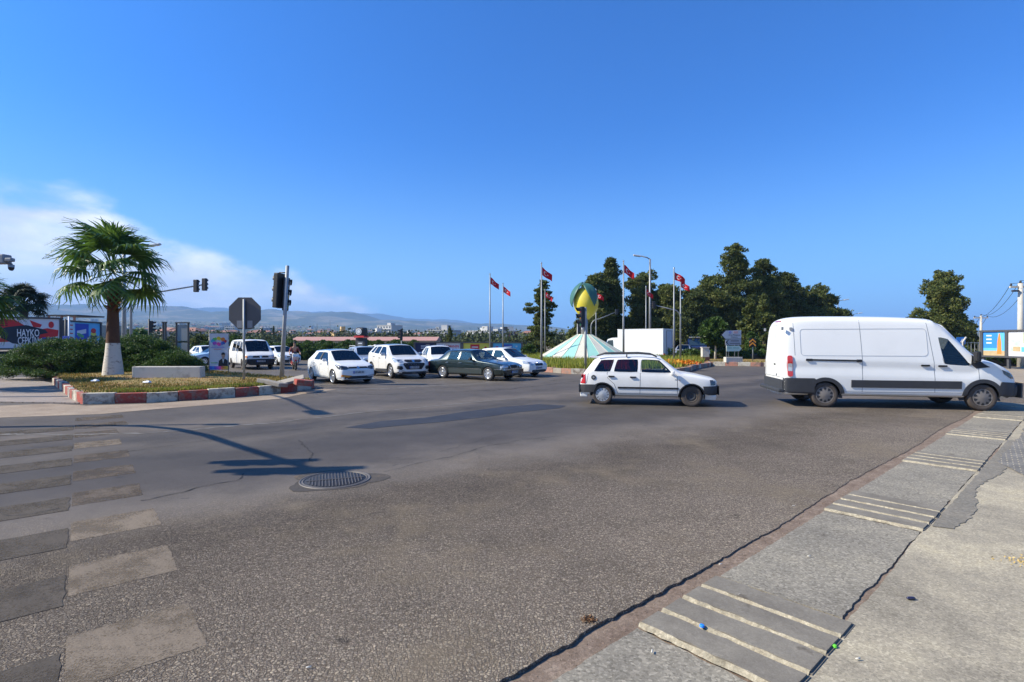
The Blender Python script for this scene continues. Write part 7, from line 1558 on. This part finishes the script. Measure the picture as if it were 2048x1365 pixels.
tree('broadleaf_tree', 'small round tree with pale trunk left of the direction signs', 1430, 43, 636, 66, [(0, 0), (.28, .3), (.42, 1), (.7, .95), (1, .35)], 63, m_cit, 14000, .12, 80, (.3, .55), z0=.25, trunkr=.09, bare=.42, bark=M_tw)
tree('conifer_tree', 'young light green conifer behind the direction signs', 1500, 50, 598, 62, CON, 64, m_cas, 12000, .14, 90, (.25, .5), bare=.1, trunkr=.1)
tree('weeping_tree', 'small weeping green tree behind the chevron sign', 1503, 46, 665, 46, [(0, .75), (.4, 1), (.75, .8), (1, .3)], 65, m_cit, 9000, .11, 60, (.22, .4), trunkr=.07, bare=.25)
tree('conifer_tree', 'feathery dry looking conifer at the left rear edge of the van', 1528, 56, 588, 56, CON, 66, m_cas, 10000, .16, 70, (.3, .6), bare=.1)
tree('conifer_tree', 'thin small conifer above the white billboard', 899, 85, 655, 17, COLM, 67, m_cas, 3500, .16, 40, (.3, .5), bare=.05, trunkr=.1)
for i, (px, pyt, Y) in enumerate([(820, 664, 150), (938, 667, 170), (956, 666, 200), (985, 668, 180), (547, 651, 210), (524, 656, 240), (527, 662, 200), (698, 656, 260), (770, 662, 200), (1120, 672, 150)]):
    o = tree('cypress_tree', ['slim dark cypress in the distance behind the billboards', 'slim dark cypress over the orchard'][px < 800 and 1 or 0], px, Y, pyt, 5 if i != 0 else 12, COLM, 70 + i, m_far, 500, .45, 14, (.5, .9), bare=.02, trunkr=.12, group='far cypresses', branches=2)
rg0 = random.Random(11)
# citrus orchard rows
proto = tree('orange_tree', 'round dark orange tree in the orchard row beyond the road', 640, 52, 681, 52, [(0, .9), (.5, 1), (.8, .75), (1, .3)], 90, m_cit, 9000, .10, 70, (.35, .6), z0=-.1, trunkr=.08, bare=.02, group='orange trees of the orchard row')
first = True
for row, (Y, xs, sc_) in enumerate([(51, range(425, 850, 33), 1.0), (58, range(400, 845, 36), 1.12)]):
    for px in xs:
        if row == 0 and px > 800: continue
        o = proto if first else copy_tree(proto); first = False; q = px + rg0.uniform(-6, 6); x = (q - CX) * Y / F; o.location = (x, Y + rg0.uniform(-.6, .6), -.1); s_ = sc_ * rg0.uniform(.88, 1.06); o.scale = (s_ * 1.05, s_ * 1.05, s_ * .98); o.rotation_euler = (0, 0, rg0.uniform(0, 6.28))
tree('broadleaf_tree', 'brighter green rounded tree between the poster board and the stop sign', 470, 49, 671, 40, ROUND, 91, m_cit, 7000, .12, 50, (.3, .5), bare=.02)
tree('broadleaf_tree', 'dark hedge like tree left of the notice board', 405, 55, 671, 64, ROUND, 92, m_cyp, 7000, .14, 60, (.35, .6), bare=.02)
tree('broadleaf_tree', 'green bush at the foot of the lone conifer', 1058, 50, 690, 40, ROUND, 93, m_cit, 6000, .12, 40, (.3, .5), bare=.02)
# hedges
def hedge(label, a, b_, w_, h, m, n, leaf, seed, z0=.2):
    a = Vector((*a, 0)); b_ = Vector((*b_, 0)); L = (b_ - a).length; rg = random.Random(seed); t_ = thing('hedge', label, 'hedge', (a.x, a.y, z0), math.atan2(b_.y - a.y, b_.x - a.x)); bl = [(L * (k + rg.random()) / 80, rg.uniform(-w_ / 2, w_ / 2), h * rg.uniform(.25, .85), .3) for k in range(80)]
    crown('foliage', m, t_, bl, n, leaf, seed, .5, .2, .5); MB().box((L / 2, 0, h * .35), (L, w_ * .6, h * .6), bev=.1).build('stems', m_barkd, t_)
hedge('clipped low hedge behind the direction signs on the far island', (13.4, 44.5), (24, 43.0), 1.0, .85, m_cit, 16000, .085, 95)
hedge('green climbing hedge behind the right billboard', (31, 37.2), (44, 36.5), 1.2, 1.5, m_cit, 14000, .10, 96, 0)
t_ = thing('fence', 'concrete post fence with tilted white tops behind the right billboard', 'fence', (29.5, 38.5, 0), -.05)
for k in range(9): MB().tube([(k * 1.7, 0, 0), (k * 1.7, 0, 1.75), (k * 1.7 + .25, 0, 2.1)], .06, 6).build('fence_post', m_concw, t_)
mb = MB()
for k in range(56): mb.box((k * .25, 0, .9), (.025, .025, 1.7))
for z in (.3, 1.0, 1.7): mb.box((7, 0, z), (14, .03, .03))
mb.build('wire_panel', M_pole, t_)
# flower bed by the roundabout
m_fl = leafmat('orange marigold', [(.2, (.5, .06, .01)), (.6, (.7, .25, .02)), (.95, (.7, .5, .04))], .7, .2)
tag(quads('marigolds', m_fl, *(lambda r: (np.column_stack([9.2 + r.random(700) * 2.2, 31.5 + r.random(700) * 3.5, .42 + r.random(700) * .18]), r.normal(size=(700, 3)) * .04, r.normal(size=(700, 3)) * .04))(np.random.default_rng(4)), kind='stuff'), 'orange and yellow flowers at the right end of the roundabout bed', 'flowers')
# ------------------------------------------------------------------ trucks
hd = R(140); sy = 46.6; bx, by = 12.3, 48.6
tk = thing('box_truck', 'white box truck with plain sides and rear door behind the monument', 'truck', (bx, by, 0), hd); m_box = simple('white box panels', (.72, .73, .74), .45, 0, .03, 1.5, dirt=.06)
MB().box((0, 0, 1.72), (4.5, 2.1, 2.36), bev=.04).build('cargo_box', m_box, tk); MB().box((.6, 0, .5), (6.2, .9, .22)).build('chassis', M_dark, tk)
for z in (.56, 2.88): MB().box((0, 0, z), (4.54, 2.14, .07), bev=.01).build('edge_rail', M_chrome if z < 1 else m_box, tk)
MB().box((-2.262, -.2, 1.7), (.02, 1.1, 2.0)).build('rear_door', simple('rear door panel', (.50, .56, .66), .4, 0, .03, 2), tk)
mb = MB()
for y_ in (-.78, .38): mb.box((-2.275, y_, 1.7), (.02, .04, 2.1))
mb.box((-2.275, -.2, 2.74), (.02, 1.2, .05)); mb.build('door_frame', M_steel, tk); MB().box((-2.29, .1, 1.1), (.04, .06, .3)).build('door_handle', M_ink, tk)
for y_ in (-.85, .85): MB().box((-2.28, y_, .66), (.05, .34, .14), bev=.01).build('tail_light', M_red, tk)
for x_ in (-1.3, 2.9):
    for sg in (1, -1): wheel(tk, x_, sg * .86, .36, .22, 'steel', sg)
MB().box((-1.3, 0, .35), (.1, 1.4, .1)).build('axle', M_dark, tk)
mb = MB(); mb.prism([(2.3, .45), (3.95, .45), (4.0, .95), (3.85, 1.2), (3.35, 2.0), (2.9, 2.12), (2.3, 2.14)], -.92, .92, Matrix.Rotation(R(90), 4, 'X')); mb.build('cab', m_box, tk)
for sg in (1, -1):
    MB().prism([(2.75, 1.25), (3.68, 1.25), (3.30, 1.88), (2.80, 1.92)], 0, .02, Matrix.Translation((0, sg * .935, 0)) @ Matrix.Rotation(R(90), 4, 'X')).build('side_window', simple('dark truck glass', (.03, .05, .06), .1, 0, .2, 3, coat=1), tk)
    MB().box((3.5, sg * 1.05, 1.4), (.08, .14, .3), bev=.02).build('wing_mirror', M_ink, tk)
MB().box((3.62, 0, 1.6), (.02, 1.5, .75), rot=Matrix.Rotation(R(-32), 3, 'Y')).build('windscreen', MATS['dark truck glass'], tk)
c = A(1392, 700, 62); tk = thing('lorry', 'dark blue lorry with glossy cab and grey trailer parked under the trees', 'truck', (c.x, c.y, 0), R(-100)); m_lb = simple('lorry blue', (.03, .05, .13), .2, .3, .2, 2, coat=1)
mb = MB(); mb.prism([(-1.0, .3), (.95, .3), (1.0, 1.1), (.92, 1.3), (.7, 2.1), (.3, 2.35), (-1.0, 2.4)], -1.03, 1.03, Matrix.Rotation(R(90), 4, 'X')); mb.build('cab', m_lb, tk)
MB().box((.87, 0, 1.62), (.03, 1.8, .62), rot=Matrix.Rotation(R(-15), 3, 'Y')).build('windscreen', MATS['dark truck glass'], tk); MB().box((.55, 0, 2.3), (.6, 1.9, .16), rot=Matrix.Rotation(R(14), 3, 'Y'), bev=.05).build('sun_visor', M_chrome, tk)
MB().box((1.0, 0, .75), (.04, 1.2, .4)).build('grille', M_ink, tk); MB().box((1.05, 0, .42), (.14, 2.05, .25), bev=.04).build('bumper', M_dark, tk)
for sg in (1, -1):
    MB().box((1.03, sg * .8, .75), (.05, .3, .16), bev=.02).build('headlight', M_lens, tk); wheel(tk, .3, sg * .88, .42, .24, 'steel', sg); wheel(tk, -4.6, sg * .88, .42, .24, 'steel', sg); MB().box((.9, sg * 1.18, 1.6), (.1, .16, .5), bev=.03).build('wing_mirror', M_ink, tk)
MB().box((-3.9, 0, 1.30), (5.4, 2.05, 1.75), bev=.03).build('trailer', simple('trailer grey', (.20, .22, .26), .6, 0, .1, 1), tk); MB().box((-2.4, 0, .42), (5.4, .9, .2)).build('chassis', M_dark, tk)
c = A(1366, 712, 55)
hd = R(-115); sp = hatch(4.0, 1.7, 1.45, .82, 2.5, .30, M_silver, M_gdark, uc=1.08, uf=1.75, ub=2.3, q=3.0, wheels='cap'); t_, P, X, bvh = vehicle('hatchback_car', 'silver car parked at the lorry, mostly hidden by the flagpoles', 'car', (c.x + .1, c.y, 0), hd, sp)
for sg in (1, -1): P([(sg * .42, .62), (sg * .46, .72), (sg * .74, .80), (sg * .8, .66)], 'end', 1, M_lens, 'headlight', t_, thick=.01)
# ------------------------------------------------------------------ power poles and wires
def ppole(label, px, pyt, Y, r, cw, seed=0, m=None, arm_r=0):
    top_ = A(px, pyt, Y); t_ = thing('power_pole', label, 'power pole', (top_.x, Y, 0), arm_r); H = top_.z
    MB().tube([(0, 0, 0), (0, 0, H)], [r, r * .7], 10).build('pole', m or m_concw, t_); MB().box((0, 0, H - .25), (cw, .12, .12)).build('crossarm', m or m_concw, t_)
    pts = []
    for x_ in (-cw / 2 + .08, 0, cw / 2 - .08):
        z_ = H - .19 if x_ else H; MB().lathe([(.02, 0), (.07, .03), (.04, .07), (.08, .10), (.04, .14), (.06, .17), (0, .2)], 10, Matrix.Translation((x_, 0, z_))).build('insulator', M_dark, t_); c_, s_ = math.cos(arm_r), math.sin(arm_r); pts.append(Vector((top_.x + x_ * c_, Y + x_ * s_, z_ + .18)))
    return t_, pts
tA, pA = ppole('nearest thick concrete power pole at the right edge', 2041, 567, 36, .20, 1.35, arm_r=-.1); MB().box((-.4, -.1, tA.children[0].dimensions.z - .55 if 0 else 5.25), (.45, .16, .12), bev=.04).build('lamp_head', M_dark, tA)
tB, pB = ppole('middle power pole with crossarm beyond the right billboard', 1962, 632, 62, .16, 1.5, arm_r=-.15)
tC, pC = ppole('farthest small power pole beside the isolated conifer', 1935, 651, 88, .14, 1.5, arm_r=-.15, m=M_darkpole)
pE = [p + Vector((6, -16, 1.2)) for p in pA]
for nm, (u_, v_) in enumerate([(pE, pA), (pA, pB), (pB, pC)]):
    for k in range(3):
        a, b_ = u_[k], v_[k]; sag = .9 if nm else .5; pts = [a.lerp(b_, q / 14) - Vector((0, 0, sag * 4 * (q / 14) * (1 - q / 14))) for q in range(15)]
        o = MB().tube(pts, .014 + .004 * nm, 4).build('power_line', M_dark); tag(o, ['overhead wire leaving the nearest power pole to the right', 'overhead wire between the nearest and the middle power pole', 'overhead wire between the middle and the farthest power pole'][nm], 'wire', ['near wires', 'middle wires', 'far wires'][nm])
# ------------------------------------------------------------------ town and hills
m_roof = simple('terracotta roof', (.30, .14, .095), .9, 0, .2, .5); m_pinkroof = simple('long pink tin roof', (.42, .22, .18), .8, 0, .15, .1); m_wall = simple('cream wall', (.42, .37, .30), .9, 0, .1, .3); m_wallw = simple('white wall', (.44, .43, .41), .9, 0, .05, .3); m_wally = simple('ochre wall', (.55, .38, .18), .9, 0, .1, .3); m_win = simple('window dark', (.05, .06, .075), .3, 0, .3, .5); m_mar = simple('maroon cladding', (.15, .04, .05), .8, 0, .1, .4)
def block(name, label, cat, loc, rz, w_, d, floors, wall, roofm=None, fh=3.0, bands=0, balc=True, group=None):
    t_ = thing(name, label, cat, loc, rz, group); H = floors * fh; MB().box((0, 0, H / 2 - 1), (w_, d, H + 2)).build('wall', wall, t_)
    for f in range(floors):
        n = max(2, int(w_ / 3.2))
        for k in range(n):
            if f * n + k > 36: break
            x_ = -w_ / 2 + (k + .5) * w_ / n; MB().box((x_, -d / 2 - .03, f * fh + 1.65), (1.3, .08, 1.3)).build('window', m_win, t_)
        if balc and f: MB().box((0, -d / 2 - .5, f * fh + .1), (w_ * .9, 1.0, .16)).build('balcony', wall, t_)
    if roofm: 
        mb = MB(); e = .5; a, b_ = w_ / 2 + e, d / 2 + e; mb.add([(-a, -b_, H), (a, -b_, H), (a, b_, H), (-a, b_, H), (-a * .5, 0, H + 1.6), (a * .5, 0, H + 1.6)], [[0, 1, 5, 4], [2, 3, 4, 5], [1, 2, 5], [3, 0, 4], [0, 3, 2, 1]]); mb.build('roof', roofm, t_)
    else: MB().box((0, 0, H + .1), (w_ + .5, d + .5, .35)).build('roof', wall, t_); MB().box((w_ * .1, 0, H + 1.2), (w_ * .25, d * .4, 2.0)).build('stair_tower', wall, t_)
    return t_
def tz(x, y):      # terrain height beyond the town
    r = math.hypot(x, y); a = (x / max(1, y)); m_ = .45 + .55 * min(1, max(0, (.15 - a) / .7)); return -0.1 if r < 300 else ((r - 300) ** 1.35) * 2.2e-3 * m_
HP = [(-4000, 622), (-900, 618), (-400, 617), (0, 616), (150, 618), (330, 620), (450, 621), (560, 624), (700, 631), (760, 633), (840, 641), (920, 645), (1000, 650), (1100, 657), (1200, 663), (1500, 668), (2100, 672), (6000, 672)]
def hpy(px):
    for (a, b_), (c_, d_) in zip(HP, HP[1:]):
        if a <= px <= c_: return b_ + (d_ - b_) * (px - a) / (c_ - a)
    return 670
from mathutils import noise as mn
def ridge(name, Y0, Y1, frac, rough, seed, m, n=240, nr=26):
    V = []; Fc = []
    for i in range(n + 1):
        px = -300 + 2750 * i / n; tA_ = (px - CX) / F
        for j in range(nr + 1):
            u = j / nr; Y = Y0 + (Y1 - Y0) * u; x = tA_ * Y; e = (HZ - hpy(px)) * frac / F * (Y0 + (Y1 - Y0) * .7) ; s_ = max(0, math.sin(min(1, u / .7) * math.pi / 2)) ** 1.3 if u < .7 else math.cos((u - .7) / .3 * math.pi / 2)
            nz = mn.fractal(Vector((x / (Y1 * .10) + seed, Y / (Y1 * .10), seed)), 1.0, 2.0, 5); z = e * s_ * (1 + rough * nz) - 8 * (1 - s_) + (tz(x, Y) if name == 'foothills' else 0) * .6; V.append((x, Y, z))
    for i in range(n):
        for j in range(nr): a = i * (nr + 1) + j; Fc.append([a, a + nr + 1, a + nr + 2, a + 1])
    return tag(pydata(name, V, Fc, m, smooth=True), kind='structure')
m_hill, t, b = mat('wooded slopes'); o_ = tcobj(t); t.sock(b.inputs['Base Color'], t.ramp(t.noise(o_, .0035, 9, .68), [(.35, (.035, .05, .022)), (.52, (.07, .078, .04)), (.60, (.20, .165, .10)), (.72, (.09, .09, .05))])); b.inputs['Roughness'].default_value = 1
m_hill2, t, b = mat('mountain slopes'); o_ = tcobj(t); t.sock(b.inputs['Base Color'], t.ramp(t.noise(o_, .0012, 9, .7), [(.35, (.035, .05, .03)), (.55, (.06, .07, .045)), (.68, (.15, .13, .10))])); b.inputs['Roughness'].default_value = 1
# gently rising plain
V = []; Fc = []; n = 60; rr = [290 * (1.12 ** k) for k in range(23)]
for i in range(n + 1):
    a = R(-60 + 120 * i / n)
    for r_ in rr: x, y = r_ * math.sin(a), r_ * math.cos(a); V.append((x, y, tz(x, y) + (0 if r_ > 291 else -.4)))
for i in range(n):
    for j in range(len(rr) - 1): a = i * len(rr) + j; Fc.append([a, a + len(rr), a + len(rr) + 1, a + 1])
tag(pydata('plain', V, Fc, m_hill, smooth=True), kind='structure')
ridge('foothills', 2600, 5200, .52, .45, 3.1, m_hill); ridge('mountains', 5600, 8600, 1.0, .18, 8.3, m_hill2); 
PRO = [block('house', 'small house with terracotta roof among the trees of the far town', 'house', (0, 0, 0), 0, 11, 9, 2, m_wall, m_roof, balc=False, group='terracotta roofed houses of the far town'),
       block('house', 'white flat roofed house in the far town', 'house', (0, 0, 0), 0, 12, 10, 2, m_wallw, None, group='white flat roofed houses of the far town'),
       block('apartment_building', 'pale apartment block in the far town', 'building', (0, 0, 0), 0, 16, 12, 4, m_wallw, None, group='pale apartment blocks of the far town'),
       block('warehouse', 'long low warehouse in the far town', 'building', (0, 0, 0), 0, 40, 16, 1, m_wallw, m_roof, 5, balc=False, group='long low warehouses of the far town')]
used = [False] * 4; rg1 = random.Random(21)
for k in range(150):
    px = rg1.uniform(255, 1160) if k % 9 else rg1.uniform(-60, 255); Y = 240 * (1 + rg1.random() ** 1.2 * 7.5); w4 = rg1.choices([0, 1, 2, 3], [5, 4, 1.2, .8])[0]; x = (px - CX) * Y / F
    o = PRO[w4] if not used[w4] else copy_tree(PRO[w4]); used[w4] = True; o.location = (x, Y, max(-.1, tz(x, Y))); o.rotation_euler = (0, 0, rg1.uniform(-.7, .7)); s_ = rg1.uniform(.8, 1.15); o.scale = (s_, s_, s_)
c = A(888, 680, 210); block('apartment_building', 'white stepped apartment building behind the thin conifer', 'building', (c.x, c.y, -.1), -.35, 10.5, 9, 2, m_wallw, None, 3.0)
c = A(1016, 680, 235); t_ = block('apartment_building', 'apartment block with maroon panels and dark rooftop between the first flagpoles', 'building', (c.x, c.y, -.1), .05, 10.5, 9, 2, m_wallw, None, 3.1)
for k in (0, 1): MB().box((.6 + 2.8 * k, -4.6, 3.4), (1.6, .25, 6.0)).build('maroon_panel', m_mar, t_)
MB().box((-.6, 0, 7.4), (3.0, 3.5, 1.7)).build('dark_rooftop', M_dark, t_)
c = A(682, 680, 170); block('apartment_building', 'ochre and white four storey building over the orchard left of the totem sign', 'building', (c.x, c.y, -.1), .5, 5.2, 5, 1, m_wally, None, 4.4)
c = A(736, 680, 98); t_ = thing('long_shed', 'long low shed with a pink roof behind the orchard', 'building', (c.x, c.y, 0)); MB().box((0, 0, .9), (26, 6, 2.1)).build('wall', m_wall, t_); mb = MB(); mb.add([(-13.3, -3.4, 1.9), (13.3, -3.4, 1.9), (13.3, 3.4, 1.9), (-13.3, 3.4, 1.9), (-13.3, 0, 2.6), (13.3, 0, 2.6)], [[0, 1, 5, 4], [2, 3, 4, 5], [1, 2, 5], [3, 0, 4]]); mb.build('roof', m_pinkroof, t_)
c = A(152, 650, 60); t_ = thing('terrace_building', 'low building with a dark roof pergola behind the left billboards', 'building', (c.x, c.y, 0)); MB().box((0, 0, 1.8), (7, 5, 3.6)).build('wall', m_wall, t_); MB().box((0, 0, 4.65), (3.4, 4, .16)).build('pergola_roof', M_dark, t_)
for k in range(5): MB().box((-1.4 + k * .7, -1.9, 4.1), (.22, .1, 1.0)).build('pergola_post', M_wink if k in (1, 3) else m_roof, t_)
# woodland between the houses
rg = np.random.default_rng(77); n = 3400; px = rg.uniform(-200, 1250, n); Y = 130 + 2600 * rg.random(n) ** 1.7; x = (px - CX) * Y / F; zz = np.array([max(-.1, tz(a, b_)) for a, b_ in zip(x, Y)]); sz = np.minimum(rg.uniform(1.6, 4.6, n), (1.75 + .011 * Y) / 1.25)
k_ = 70; C = np.repeat(np.column_stack([x, Y, zz + sz * .75]), k_, 0) + rg.normal(size=(n * k_, 3)) * np.repeat(sz, k_)[:, None] * np.array([.55, .55, .42]); U = rg.normal(size=(n * k_, 3)); U /= np.linalg.norm(U, axis=1)[:, None]; Vv = np.cross(U, rg.normal(size=(n * k_, 3))); Vv /= np.linalg.norm(Vv, axis=1)[:, None]; q = np.repeat(sz, k_)[:, None] * .13
tag(quads('far_woodland', m_far, C, U * q, Vv * q, kind='stuff'), 'dark green groves and gardens between the houses of the far town', 'trees')
# utility masts far off
for i, (px, pyt, Y) in enumerate([(634, 648, 400), (660, 640, 600), (845, 664, 300)]):
    top_ = A(px, pyt, Y); o = MB().tube([(0, 0, 0), (0, 0, top_.z)], [.35, .15], 5).build('mast', M_steel); o.location = (top_.x, Y, 0); tag(o, 'thin tall mast standing over the far town', 'mast', 'far masts')
# ------------------------------------------------------------------ haze
hb = MB().box((0, 4750, 262), (25200, 15700, 536)).build('haze', None if 0 else MATS['white wall'])
hm = bpy.data.materials.new('haze'); hm.use_nodes = True; t = NT(hm.node_tree); t.n.remove(t.n['Principled BSDF']); pv = t.add('ShaderNodeVolumePrincipled'); pv.inputs['Density'].default_value = HAZE; pv.inputs['Color'].default_value = (.31, .57, 1.0, 1); pv.inputs['Anisotropy'].default_value = 0.0; t.link(pv.outputs[0], t.n['Material Output'].inputs['Volume'])
hb.data.materials.clear(); hb.data.materials.append(hm); tag(hb, kind='stuff', label='thin blue daylight haze over the whole place', cat='haze')
